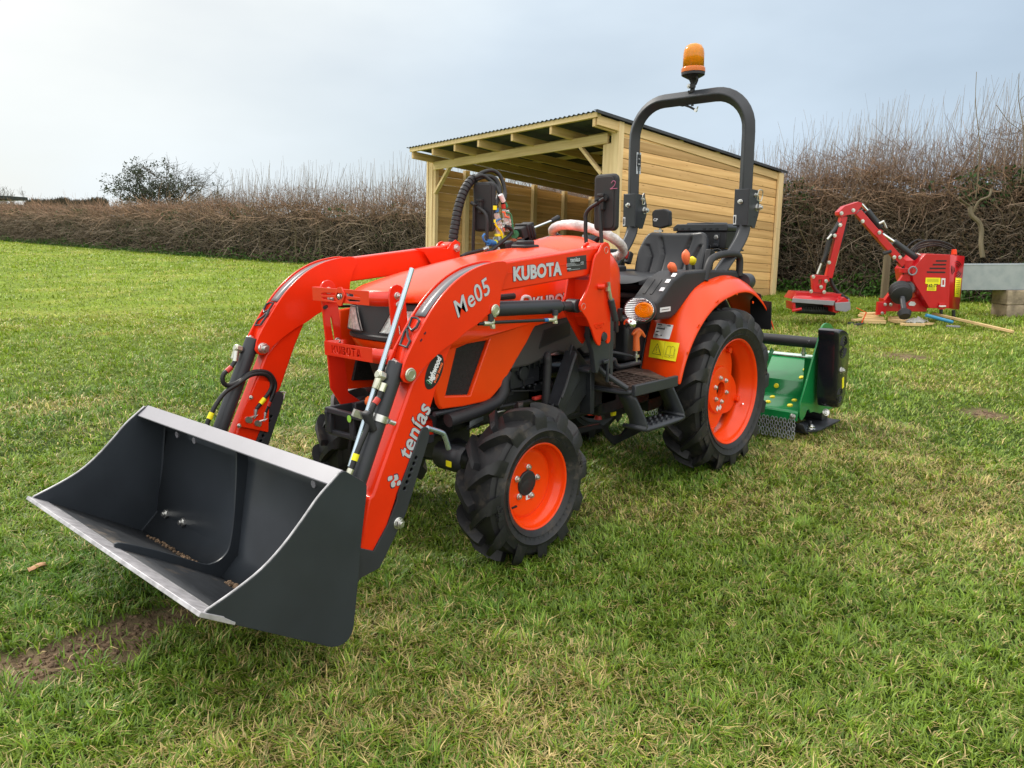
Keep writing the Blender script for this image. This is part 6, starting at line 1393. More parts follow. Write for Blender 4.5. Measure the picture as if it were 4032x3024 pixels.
hplate('base_panel', CRED, [(1040, 1000), (1110, 1000), (1100, 1100), (1030, 1105)], -.10, -.04); hplate('base_beam', CRED, [(1085, 975), (1400, 975), (1440, 1010), (1430, 1078), (1100, 1075)], .0, .16)
hbeam('brace', CRED, (1100, 1000), (1250, 790), -.02, .07, .05); 
for px in ((1240, 1040), (1140, 1020), (1072, 1090), (1095, 1020), (1335, 780)): 
    (u, z), = hz(px, w=-.10 if px[0] < 1200 else -.05); c = MH @ Vector((u, -.10 if px[0] < 1200 else -.05, z)); bolt(HC, c, -hf, .018, .014)
hbeam('foot_leg', BLACKM, (1545, 1055), (1545, 1150), .0, .035, .035); hbeam('foot_leg', BLACKM, (1645, 1065), (1645, 1150), .1, .035, .035)
hplate('foot_socket', CRED, [(1530, 1010), (1575, 1010), (1578, 1060), (1528, 1060)], -.14, -.115); htube('foot_pin', ZINC, [(1525, 1035), (1580, 1035)], -.15, .012)
hplate('label_oval', WHITE, [(1282, 1015), (1300, 995), (1330, 998), (1345, 1015), (1330, 1032), (1290, 1030)], -.008, -.002, bev=.0005)
# drive shaft with its rubber cone
g = MB(); (u, z), (u2, z2), (u3, z3) = hz((1240, 900), (1210, 960), (1170, 1100), w=-.15)
a, c, e_ = MH @ Vector((u, -.05, z)), MH @ Vector((u2, -.22, z2)), MH @ Vector((u3, -.42, z3))
ds = empty('drive_shaft', tuple(HC.location)); ds.parent = HC; ds.location = (0, 0, 0)
def w2(o): o.matrix_parent_inverse = Matrix.Translation(-HC.location); return o
P_ = [a.lerp(c, t) for t in (0, .2, .35, .5, .65, .8, 1)]; g.tube(P_, [.13, .14, .125, .14, .12, .13, .06], 20); w2(g.build('shaft_cone', PLAST, ds))
g = MB(); g.tube([c, c.lerp(e_, .7)], .034, 14); w2(g.build('shaft_tube', GREY, ds)); g = MB(); g.tube([c.lerp(e_, .66), c.lerp(e_, .8), e_], [.05, .085, .065], 16); w2(g.build('shaft_cone', PLAST, ds))
(u, z), = hz((1290, 880), w=.05); g = MB(); g.cyl(MH @ Vector((u-.06, -.02, z)), MH @ Vector((u+.09, .1, z+.02)), .09, 18); w2(g.build('shaft_guard', LIP, ds))
# turntable
(u, z), = hz((1278, 745), w=.0); c = MH @ Vector((u, .0, z)); g = MB(); g.cyl(c+Vector((0, 0, -.14)), c+Vector((0, 0, .13)), .075, 18); g.cyl(c+Vector((0, 0, -.03)), c+Vector((0, 0, .03)), .11, 20); g.build('turntable', CRED, HC, bev=.004)
ringp = [c-Vector((hf.x, hf.y, 0))*.12+(Vector((hr.x, hr.y, 0))*math.cos(a)+Vector((0, 0, 1))*math.sin(a))*.052 for a in [q*PI/10 for q in range(20)]]
g = MB(); g.tube(ringp, .010, 8, closed=True); g.build('turntable_ring', LIP, HC)
htube('turntable_hose', HOSE, [(1170, 665), (1230, 700), (1250, 780), (1240, 800)], -.02, .02, smooth=4)
# arms
m_arm = hbeam('main_arm', CRED, (1240, 700), (870, 275), .0, .088, .08)
hplate('arm_head', CRED, [(722, 275), (770, 228), (880, 192), (912, 205), (905, 232), (870, 275), (858, 290), (790, 300), (745, 318), (722, 300)], -.06, .07, parent=m_arm)
d_arm = hbeam('dipper_arm', CRED, (757, 310), (635, 805), .0, .088, .08)
hplate('arm_lug', CRED, [(680, 460), (700, 445), (722, 450), (712, 490), (680, 490)], -.055, .055, parent=d_arm); hplate('arm_lug', CRED, [(1035, 430), (1060, 415), (1080, 430), (1065, 470), (1040, 490), (1010, 460)], -.055, .055, parent=m_arm)
hplate('head_link', CRED, [(510, 790), (540, 782), (600, 785), (640, 790), (650, 830), (625, 845), (610, 925), (520, 920), (515, 880)], -.04, .04, holes=[[(560, 820), (588, 820), (582, 862), (560, 855)]], parent=d_arm)
for px in ((840, 262), (745, 285), (690, 465), (735, 380), (620, 832), (580, 880), (518, 797), (645, 682), (500, 915), (605, 920), (915, 350), (1050, 440), (1215, 640), (1170, 640)):
    (u, z), = hz(px, w=-.07); bolt(m_arm if px[0] > 780 else d_arm, MH @ Vector((u, -.066, z)), -hf, .020, .012)
def ram(a, b_, c, w=.02):
    """barrel a-b, rod b-c"""
    o = htube('ram_barrel', GREY, [a, b_], w, .040, n=14); htube('ram_rod', CHROME, [b_, c], w, .020, parent=o)
ram((1055, 400), (950, 265), (905, 215), .03); ram((1370, 665), (1165, 515), (1075, 455), .03)
htube('link_rod', CHROME, [(950, 325), (1035, 425)], .06, .02); htube('link_rod', CHROME, [(1145, 560), (1225, 650)], .06, .016)
htube('hydraulic_hose', HOSE, [(740, 350), (700, 410), (660, 470), (625, 600), (590, 680)], -.02, .022, smooth=4); htube('hydraulic_hose', HOSE, [(730, 350), (690, 420), (650, 480), (615, 610), (600, 680)], .03, .03, smooth=4)
htube('ram_rod', ZINC, [(580, 690), (548, 775)], .0, .014); htube('hydraulic_hose', HOSE, [(778, 370), (765, 440), (700, 620), (655, 740), (655, 800), (670, 860), (720, 930), (800, 980)], .05, .024, smooth=4)
htube('hydraulic_tube', ZINC, [(776, 380), (690, 710)], .055, .012); htube('hydraulic_hose', HOSE, [(900, 260), (925, 330), (985, 395), (1050, 455), (1120, 540)], .06, .03, smooth=4)
for k, (h0, y0) in enumerate((((1280, 600), 505), ((1300, 610), 515), ((1320, 620), 530), ((1350, 600), 545))):
    htube('hydraulic_hose', HOSE, [h0, (1360, y0+25), (1440+8*k, y0), (1540, y0+5), (1620, y0+35), (1660, 575)], .02+.04*k, .010, smooth=5)
htube('hydraulic_hose', HOSE, [(1245, 740), (1235, 640), (1270, 560), (1350, 500), (1440, 510)], .06, .008, smooth=5)
htube('hose_fitting', ZINC, [(630, 495), (665, 455)], -.05, .014); htube('hose_fitting', ZINC, [(1045, 370), (1085, 350)], -.03, .016); htube('hose_fitting', ZINC, [(1085, 360), (1105, 405)], -.03, .012); htube('hose_fitting', ZINC, [(1350, 610), (1385, 630)], -.03, .014)
htube('arm_rest', PLAST, [(1075, 612), (1140, 590)], -.03, .026)
# flail head
fh = hplate('flail_hood', CRED, [(385, 918), (745, 936), (715, 995), (345, 975)], -.02, .30); 
g = MB(); a = [MH @ Vector((u, w_, z)) for (u, z), w_ in zip(hz((375, 918), (745, 938), (695, 1000), (342, 975), w=.0), (.10, .10, -.22, -.22))]
hz2 = hz((345, 978), (690, 1000), w=-.22); 
g.add([tuple(MH @ Vector((hz((378, 920), w=.12)[0][0], .12, hz((378, 920), w=.12)[0][1]))), tuple(MH @ Vector((hz((742, 938), w=.12)[0][0], .12, hz((742, 938), w=.12)[0][1]))), tuple(MH @ Vector((hz2[1][0], -.22, hz2[1][1]))), tuple(MH @ Vector((hz2[0][0], -.22, hz2[0][1])))], [(0, 1, 2, 3)]); g.build('hood_top', CRED, fh, solid=.01)
hplate('hood_flap', LIP, [(350, 970), (690, 992), (680, 1028), (345, 1002)], -.24, -.23, parent=fh)
hplate('head_shadow_plate', BLACKM, [(372, 1004), (685, 1026), (680, 1072), (372, 1062)], .10, .28, parent=fh, bev=.002)
hplate('head_end', CRED, [(345, 1000), (372, 1002), (375, 1070), (350, 1060)], -.22, .02, parent=fh); hplate('head_end', CRED, [(672, 1020), (700, 1005), (765, 960), (800, 985), (800, 1050), (700, 1090), (675, 1080)], -.20, .25, parent=fh)
hplate('end_cover', LIP, [(692, 1008), (815, 1000), (818, 1060), (780, 1080), (700, 1068)], -.24, -.20, parent=fh)
htube('head_roller', BLACKM, [(380, 1062), (690, 1080)], .0, .045, parent=fh, n=14); htube('head_bar', CRED, [(345, 1070), (420, 1055)], -.22, .02, parent=fh)
for k in range(14): x = 395+k*20; hplate('flail', BLACKM, [(x, 1040), (x+9, 1041), (x+8, 1078), (x+2, 1078)], -.05, .02, parent=fh, bev=.002)
htube('hose_elbow', LIP, [(745, 1000), (790, 995), (805, 975)], -.1, .014, parent=fh, smooth=3)
bpy.context.view_layer.update()
for c in HC.children:
    if c is not ds: c.matrix_parent_inverse = Matrix.Translation(-HC.location)
# ---- trough on block piers, timber offcuts and small litter by the machine
def at_depth(depth, z, px): return Vector(CAM+ray(z(*px))*depth)
rxv = Vector((hr.x, hr.y, 0)); fxv = Vector((hf.x, hf.y, 0))
D2 = 10.6
a = at_depth(D2, zV, (1700, 800)); b_ = at_depth(D2, zV, (2560, 810))
zt_ = at_depth(D2, zV, (1720, 700)).z; zb_ = at_depth(D2, zV, (1720, 905)).z
TG = empty('metal_trough', (a.x, a.y, zb_), 'long grey galvanised metal trough raised on blocks right of the red machine', 'trough')
dirv = (Vector((b_.x, b_.y, 0))-Vector((a.x, a.y, 0))).normalized(); nv = Vector((-dirv.y, dirv.x, 0)); nv = nv if nv.dot(fxv) > 0 else -nv
L = (Vector((b_.x, b_.y, 0))-Vector((a.x, a.y, 0))).length; H_ = zt_-zb_
g = MB(); sec_ = [(0, H_), (0, 0), (.45, 0), (.45, H_)]
g.beam(Vector((0, 0, H_/2)), dirv*L+Vector((0, 0, H_/2)), .006, H_); g.beam(nv*.45+Vector((0, 0, H_/2)), dirv*L+nv*.45+Vector((0, 0, H_/2)), .006, H_); g.beam(nv*.225+Vector((0, 0, .004)), dirv*L+nv*.225+Vector((0, 0, .004)), .44, .006); g.beam(nv*.02+Vector((0, 0, H_/2)), nv*.43+Vector((0, 0, H_/2)), .006, H_*.98); g.build('trough_body', GALV, TG)
g = MB(); g.tube([dirv*0+Vector((0, 0, H_)), dirv*L+Vector((0, 0, H_))], .008, 8); g.build('trough_rim', GALV, TG)
c0 = at_depth(D2, zV, (2085, 1010)); c1 = at_depth(D2, zV, (2240, 1010)); zg = TERR(c0.x, c0.y)
hh = (zb_-.004-zg+.03)/2
for k in range(2):
    c = (Vector((c0.x, c0.y, 0))+Vector((c1.x, c1.y, 0)))/2+nv*.2; g = MB(); g.box((0, 0, 0), ((c1-c0).length*.96+.02*k, .36, hh-.004), Matrix((dirv, nv, Vector((0, 0, 1)))).transposed())
    o = g.build('concrete_block', CONC, None, bev=.012, seg=3); o.location = (c.x, c.y, zg-.03+hh*(k+.5)); tag(o, ('stained concrete block on the ground under the galvanised trough', 'upper concrete block directly beneath the galvanised trough')[k], 'block', 'blocks under the trough')
# offcuts
def offcut(px, depth, L, wdt, hgt, ang, lab, m=WOODX, tilt=0, name='timber_offcut', cat='timber', grp='timber offcuts under the red machine', lift=0.):
    L, wdt, hgt, lift = L*.68, wdt*.6, hgt*.75, lift*.62; p = at_depth(depth, zV, px); z = TERR(p.x, p.y)
    g = MB(); g.box((0, 0, hgt/2), (L, wdt, hgt)); o = g.build(name, m, None, bev=.003); o.location = (p.x, p.y, z+.012+lift); o.rotation_euler = (0, R_(tilt), math.atan2(hr.y, hr.x)+R_(ang)); tag(o, lab, cat, grp); return o
offcut((990, 1055), 10.3, .42, .20, .03, 12, 'widest pale board at the top of the offcut pile', lift=.16)
offcut((960, 1080), 10.25, .36, .16, .03, -20, 'pale board under the widest one in the offcut pile', lift=.12)
offcut((1000, 1085), 10.2, .40, .12, .04, 5, 'thick block in the middle of the offcut pile', lift=.07)
offcut((900, 1095), 10.2, .45, .10, .035, 30, 'board sticking out left of the offcut pile', lift=.04)
offcut((1010, 1105), 10.1, .40, .14, .06, -8, 'lowest block of the offcut pile by the red bracket', lift=0)
offcut((1230, 1105), 10.1, .34, .22, .05, 15, 'pale board lying under the drive shaft of the red machine', lift=.02)
offcut((1320, 1125), 9.8, .40, .12, .04, -15, 'pale offcut lying right of the drive shaft cone', lift=.01)
offcut((1190, 1085), 10.3, .3, .12, .08, 10, 'square offcut behind the drive shaft of the red machine', lift=.01)
offcut((1450, 1128), 9.9, .22, .10, .03, 30, 'small brown offcut beside the blue pipe', lift=.01)
p0 = at_depth(10.3, zV, (1480, 1080)); p1 = at_depth(9.1, zV, (2130, 1185))
g = MB(); z0, z1 = TERR(p0.x, p0.y)+.10, TERR(p1.x, p1.y)+.03; g.beam(Vector((0, 0, 0)), Vector((p1.x-p0.x, p1.y-p0.y, z1-z0)), .038, .03); o = g.build('timber_batten', WOODX, None, bev=.003); o.location = (p0.x, p0.y, z0); tag(o, 'long thin pale batten lying on the grass below the trough', 'batten')
p0 = at_depth(9.9, zV, (1425, 1075)); p1 = at_depth(9.9, zV, (1640, 1120)); g = MB(); g.tube([Vector((0, 0, 0)), Vector((p1.x-p0.x, p1.y-p0.y, -.09))], .022, 12); o = g.build('blue_pipe', mat('blue_pipe_plastic', (.05, .28, .50), .4), None); o.location = (p0.x, p0.y, TERR(p0.x, p0.y)+.14); tag(o, 'short blue plastic pipe lying under the red cabinet', 'pipe')
p0 = at_depth(9.6, zV, (1650, 1120)); g = MB(); g.box((0, 0, .015), (.15, .05, .02)); o = g.build('grey_board', LIP, None, bev=.003); o.location = (p0.x+.0, p0.y, TERR(p0.x, p0.y)+.01); o.rotation_euler.z = math.atan2(hr.y, hr.x)-.5; tag(o, 'short pale grey board beside the leg of the red cabinet', 'board')
p = at_depth(10.0, zV, (1350, 1095)); g = MB(); rows = []; rr0 = random.Random(9)
for i in range(9): rows.append([(.28*(j/12-.5)+rr0.uniform(-.01, .01), .2*(i/8-.5), .06*math.exp(-((i-4)/2.5)**2)*math.exp(-((j-6)/4)**2)+rr0.uniform(0, .035)) for j in range(13)])
g.grid(rows); o = g.build('plastic_sheet', FILM, None, ang=80); o.location = (p.x, p.y, TERR(p.x, p.y)+.03); o.rotation_euler.z = math.atan2(hr.y, hr.x); tag(o, 'crumpled clear plastic sheet lying under the red cabinet', 'plastic sheet')
p = at_depth(9.9, zV, (905, 1090)); g = MB(); u0 = rxv; g.beam(Vector((0, 0, 0)), u0*.06+Vector((0, 0, .16)), .018, .008); g.beam(u0*.06+Vector((0, 0, .16)), u0*-.07+Vector((0, 0, .22)), .018, .008); o = g.build('red_bracket', ORANGE, None, bev=.002); o.location = (p.x, p.y, TERR(p.x, p.y)+.01); tag(o, 'bent thin red metal strip between flail head and offcuts', 'bracket')
p = at_depth(9.9, zV, (850, 1098)); g = MB(); g.box((0, 0, .015), (.17, .06, .02)); g.box((-.04, .0, .035), (.07, .04, .025)); g.cyl((.02, 0, .025), (.12, .01, .03), .010, 10); o = g.build('black_bracket', BLACKM, None, bev=.006); o.location = (p.x, p.y, TERR(p.x, p.y)); o.rotation_euler.z = math.atan2(hr.y, hr.x)-.2; tag(o, 'black metal hitch piece lying on the grass beside the flail head', 'metal part')
# ================================================================== ground, grass, hedges and trees
def fast_mesh(name, V, F_idx, loop_tot, m, parent=None, color=None, smooth=False):
    me = bpy.data.meshes.new(name); nv = len(V); me.vertices.add(nv); me.vertices.foreach_set('co', np.ascontiguousarray(V, dtype=np.float32).ravel())
    F_idx = np.ascontiguousarray(F_idx, dtype=np.int32).ravel(); lt = np.ascontiguousarray(loop_tot, dtype=np.int32)
    me.loops.add(len(F_idx)); me.loops.foreach_set('vertex_index', F_idx); me.polygons.add(len(lt))
    ls = np.zeros(len(lt), dtype=np.int32); ls[1:] = np.cumsum(lt)[:-1]; me.polygons.foreach_set('loop_start', ls); me.polygons.foreach_set('loop_total', lt)
    if smooth: me.polygons.foreach_set('use_smooth', np.ones(len(lt), dtype=bool))
    me.update(calc_edges=True)
    if color is not None:
        at = me.color_attributes.new('tint', 'FLOAT_COLOR', 'POINT'); c = np.ones((nv, 4), dtype=np.float32); c[:, :3] = color; at.data.foreach_set('color', c.ravel())
    me.materials.append(m); o = bpy.data.objects.new(name, me); col.objects.link(o)
    if parent is not None: o.parent = parent
    return o
def attr_mat(name, rough=.8, transl=.0, spec=.3, bump=0):
    m = bpy.data.materials.new(name); m.use_nodes = True; t = m.node_tree; n = t.nodes; l = t.links; b = n['Principled BSDF']
    b.inputs['Roughness'].default_value = rough; b.inputs['Specular IOR Level'].default_value = spec
    a = n.new('ShaderNodeAttribute'); a.attribute_name = 'tint'; l.new(a.outputs['Color'], b.inputs['Base Color'])
    if transl:
        tr = n.new('ShaderNodeBsdfTranslucent'); l.new(a.outputs['Color'], tr.inputs[0]); mx = n.new('ShaderNodeMixShader'); mx.inputs[0].default_value = transl
        l.new(b.outputs[0], mx.inputs[1]); l.new(tr.outputs[0], mx.inputs[2]); l.new(mx.outputs[0], n['Material Output'].inputs['Surface'])
    return m
soil_c = [(q[0], q[1], r) for q, r in zip(ground_px(zW, (60, 1440), (150, 1415), (230, 1390), (310, 1362), (370, 1345), (1950, 768), (2130, 893), (1790, 770)), (.14, .15, .16, .15, .10, .22, .13, .12))]
def soil(x, y):
    s = np.zeros(np.shape(x))
    for cx, cy, r in soil_c: s = np.maximum(s, np.clip(1.6-np.hypot(x-cx, y-cy)/r+(fbm(np.asarray(x)*9, np.asarray(y)*9, 2, 3)-.5)*1.6, 0, 1))
    return s
def straw(x, y):
    d = np.hypot(x-CAM[0], y-CAM[1]); v = fbm(x*1.3+5, y*1.3, 3, 4)
    near = np.clip((2.7-d)/1.2, 0, 1)
    w = np.clip((v-.48)*4.6+near*.30, 0, 1)
    return w
def lush(x, y): return np.clip((fbm(x*.75-3, y*.75+8, 4, 4)-.42)*4, 0, 1)
# ground sheet
rr = np.concatenate([np.linspace(.0, 1.2, 5), np.geomspace(1.3, 60, 240), np.geomspace(63, 1500, 26)]); na = 384
A_, Rr_ = np.meshgrid(np.linspace(0, 2*PI, na, endpoint=False), rr); X = CAM[0]+Rr_*np.cos(A_); Y = CAM[1]+Rr_*np.sin(A_); Z = terr(X, Y)
Z -= .012*soil(X, Y); Z[0] = Z[0].mean()
V = np.stack([X, Y, Z], -1).reshape(-1, 3)
I, J = np.meshgrid(np.arange(len(rr)-1), np.arange(na), indexing='ij'); J2 = (J+1) % na
F = np.stack([I*na+J, (I+1)*na+J, (I+1)*na+J2, I*na+J2], -1).reshape(-1, 4)
D = np.hypot(V[:, 0]-CAM[0], V[:, 1]-CAM[1])
def ground_color(x, y, d):
    so = soil(x, y)[:, None]; st_ = straw(x, y)[:, None]; lu = lush(x, y)[:, None]; fine = fbm(x*6, y*6, 5, 4)[:, None]
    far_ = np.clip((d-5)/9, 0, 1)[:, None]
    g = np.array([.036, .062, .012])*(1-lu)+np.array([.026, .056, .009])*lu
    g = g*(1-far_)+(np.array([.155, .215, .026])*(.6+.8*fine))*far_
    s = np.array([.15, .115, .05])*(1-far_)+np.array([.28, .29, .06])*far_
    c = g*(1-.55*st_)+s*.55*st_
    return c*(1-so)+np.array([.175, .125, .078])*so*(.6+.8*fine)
gc = ground_color(V[:, 0], V[:, 1], D)
gm = attr_mat('field_ground', .95, spec=.1)
t = gm.node_tree; b = t.nodes['Principled BSDF']; tcn = t.nodes.new('ShaderNodeTexCoord')
n1 = t.nodes.new('ShaderNodeTexNoise'); n1.inputs['Scale'].default_value = 11; n1.inputs['Detail'].default_value = 8; n1.inputs['Roughness'].default_value = .7; t.links.new(tcn.outputs['Object'], n1.inputs['Vector'])
mr = t.nodes.new('ShaderNodeMapRange'); mr.inputs[1].default_value = .3; mr.inputs[2].default_value = .7; mr.inputs[3].default_value = .55; mr.inputs[4].default_value = 1.5; t.links.new(n1.outputs[0], mr.inputs[0])
vm2 = t.nodes.new('ShaderNodeVectorMath'); vm2.operation = 'SCALE'; src = b.inputs['Base Color'].links[0].from_socket; t.links.new(src, vm2.inputs[0]); t.links.new(mr.outputs[0], vm2.inputs['Scale']); t.links.new(vm2.outputs[0], b.inputs['Base Color'])
bn = t.nodes.new('ShaderNodeBump'); bn.inputs['Strength'].default_value = 1; bn.inputs['Distance'].default_value = .03; t.links.new(n1.outputs[0], bn.inputs['Height']); t.links.new(bn.outputs[0], b.inputs['Normal'])
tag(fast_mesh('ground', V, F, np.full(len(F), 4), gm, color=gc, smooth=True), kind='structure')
# grass: bent blades, denser near the camera
rng = np.random.RandomState(4)
def blades(n, r0, r1, power, amax=R_(46)):
    u = rng.rand(n); k = 2-power
    r = (r0**k+u*(r1**k-r0**k))**(1/k) if abs(k) > 1e-3 else r0*(r1/r0)**u
    a = math.atan2(_hf[1], _hf[0])+(rng.rand(n)*2-1)*amax
    return CAM[0]+r*np.cos(a), CAM[1]+r*np.sin(a), r
parts = [blades(440000, 1.15, 5.0, 1.15, R_(62)), blades(235000, 4.6, 13, 1.5, R_(58)), blades(165000, 12, 46, 1.4, R_(50))]
x = np.concatenate([p[0] for p in parts]); y = np.concatenate([p[1] for p in parts]); r = np.concatenate([p[2] for p in parts])
# clumping: pull blades towards tuft centres
cell = .045+.006*r; cx = np.floor(x/cell)+.5; cy = np.floor(y/cell)+.5
h1 = np.sin(cx*127.1+cy*311.7)*43758.5453; h1 -= np.floor(h1); h2 = np.sin(cx*269.5+cy*183.3)*24634.6345; h2 -= np.floor(h2)
tx, ty = (cx+(h1-.5)*.8)*cell, (cy+(h2-.5)*.8)*cell; pullk = .35*rng.rand(len(x)); x = x+(tx-x)*pullk; y = y+(ty-y)*pullk
so_ = soil(x, y); keep = rng.rand(len(x)) > so_*.93; x, y, r, h1, h2 = x[keep], y[keep], r[keep], h1[keep], h2[keep]
n = len(x); st_ = straw(x, y); lu = lush(x, y)
isst = rng.rand(n) < (.11+.38*st_)*np.clip(1.25-r/22, .55, 1)
h = (.022+.026*rng.rand(n)+.024*lu*rng.rand(n))*(1+.028*np.clip(r-4, 0, 20)); h *= np.where(h2 > .88, 1.5, 1.)
h = np.where(isst, h*1.1, h)*.92
w = (.0017+.0010*rng.rand(n))*(1+.19*np.clip(r-2, 0, 40)); w = np.where(isst, w*.8, w)
th = rng.rand(n)*2*PI; ang2 = h1*2*PI; th = np.where(rng.rand(n) < .5, ang2+rng.randn(n)*.6, th)
lean = np.where(isst, .75+.75*rng.rand(n), .35+.95*rng.rand(n))
dx, dy = np.cos(th), np.sin(th); px_, py_ = -dy, dx
z0 = terr(x, y)-.004
def pt(t, side, wk):
    le = h*t; a = lean*t; return np.stack([x+dx*le*np.sin(a)+px_*side*w*wk, y+dy*le*np.sin(a)+py_*side*w*wk, z0+np.maximum(le*np.cos(a*.93), .002)], -1)
V = np.stack([pt(0, -1, 1), pt(0, 1, 1), pt(.5, -1, .85), pt(.5, 1, .85), pt(1.0, 0, 0)], 1).reshape(-1, 3)
b0 = (np.arange(n)*5)[:, None]
F = np.concatenate([b0+np.array([0, 1, 3, 2]), b0+np.array([2, 3, 4])], 1).ravel(); lt = np.tile([4, 3], n)
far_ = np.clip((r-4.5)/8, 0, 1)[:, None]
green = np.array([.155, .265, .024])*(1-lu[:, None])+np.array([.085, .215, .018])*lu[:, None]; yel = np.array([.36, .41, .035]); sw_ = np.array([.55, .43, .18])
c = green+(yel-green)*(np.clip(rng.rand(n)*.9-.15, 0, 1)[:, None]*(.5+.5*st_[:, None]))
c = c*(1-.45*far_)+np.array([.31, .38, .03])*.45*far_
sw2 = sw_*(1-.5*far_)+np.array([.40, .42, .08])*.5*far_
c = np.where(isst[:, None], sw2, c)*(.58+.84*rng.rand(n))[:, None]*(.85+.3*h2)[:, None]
C5 = np.repeat(c[:, None, :], 5, 1); C5 = C5.reshape(-1, 3)
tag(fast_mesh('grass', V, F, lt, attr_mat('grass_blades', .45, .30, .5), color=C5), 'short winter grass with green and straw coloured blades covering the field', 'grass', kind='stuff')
# dead tussock beside the mower and a few clods in the rut
g = MB(); rr0 = random.Random(2)
V = []; 
for q, r, k in zip(ground_px(zW, (60, 1440), (150, 1415), (230, 1390), (310, 1362), (1950, 768), (2130, 893)), (.13, .14, .15, .13, .2, .12), range(6)):
    for i in range(70):
        a = rr0.uniform(0, 2*PI); d = r*math.sqrt(rr0.random()); s_ = rr0.uniform(.003, .011); xx, yy = q[0]+d*math.cos(a), q[1]+d*math.sin(a)
        g.lathe([(.001, -s_*.6), (s_, -s_*.2), (s_*.8, s_*.5), (.001, s_*.7)], (xx, yy, TERR(xx, yy)-.010), (rr0.uniform(-.5, .5), rr0.uniform(-.5, .5), 1), 6)
tag(g.build('soil_clods', DIRTM), 'crumbly brown soil clods in the bare ruts of the field', 'soil', kind='stuff')
q = ground_px(zW, (85, 1248))[0]; g = MB(); g.grid([[(-.03+.012*i, -.016+.008*j, .03+.004*math.sin(i)+.005*abs(j-2)) for j in range(5)] for i in range(6)]); o = g.build('dead_leaf', mat('dead_leaf_tan', (.50, .28, .15), .7), solid=.001); o.location = (q[0], q[1], TERR(q[0], q[1])); tag(o, 'single curled tan leaf lying on the grass left of the bucket', 'leaf')

# ---- twig generator: three-sided tapering stems as one mesh
def stems(name, P, Rd, m, parent, colr):
    """P [n,k,3] stem points, Rd [n,k] radii"""
    n, k, _ = P.shape; d = np.gradient(P, axis=1); d /= np.linalg.norm(d, axis=2, keepdims=True)+1e-9
    ref = np.tile(np.array([.31, .77, .2]), (n, k, 1)); a = np.cross(d, ref); a /= np.linalg.norm(a, axis=2, keepdims=True)+1e-9; b = np.cross(d, a)
    V = np.stack([P+(a*math.cos(t)+b*math.sin(t))*Rd[..., None] for t in (0, 2.094, 4.189)], 2).reshape(-1, 3)
    base = (np.arange(n)*k*3)[:, None, None]+(np.arange(k-1)*3)[None, :, None]; fs = []
    for j in range(3): j2 = (j+1) % 3; fs.append(np.stack([base[..., 0]+j, base[..., 0]+j2, base[..., 0]+3+j2, base[..., 0]+3+j], -1))
    F = np.stack(fs, 2).reshape(-1, 4)
    return fast_mesh(name, V, F, np.full(len(F), 4), m, parent, np.repeat(colr, k*3, 0))
def leaves(name, P, size, m, parent, colr):
    n = len(P); a = rng.randn(n, 3); a /= np.linalg.norm(a, axis=1, keepdims=True); b = np.cross(a, rng.randn(n, 3)); b /= np.linalg.norm(b, axis=1, keepdims=True)
    s = size[:, None]; V = np.stack([P-a*s, P+b*s*.55, P+a*s, P-b*s*.55], 1).reshape(-1, 3)
    F = (np.arange(n)*4)[:, None]+np.arange(4); return fast_mesh(name, V, F, np.full(n, 4), m, parent, np.repeat(colr, 4, 0))
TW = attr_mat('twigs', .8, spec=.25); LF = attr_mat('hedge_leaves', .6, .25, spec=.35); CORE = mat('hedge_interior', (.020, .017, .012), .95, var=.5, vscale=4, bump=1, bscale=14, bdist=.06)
path_ld = [(-42, 53), (-27, 41), (-17.5, 33.2), (-7.6, 25), (-3.5, 22.2), (0, 20.4), (2.0, 19.2), (5.0, 15.7), (7.9, 12.9), (10.8, 10.9), (13, 9.4)]
HP = np.array([LD(*p) for p in path_ld]); LATS = np.array([p[0] for p in path_ld])
def on_path(lat):
    return np.stack([np.interp(lat, LATS, HP[:, 0]), np.interp(lat, LATS, HP[:, 1])], -1)
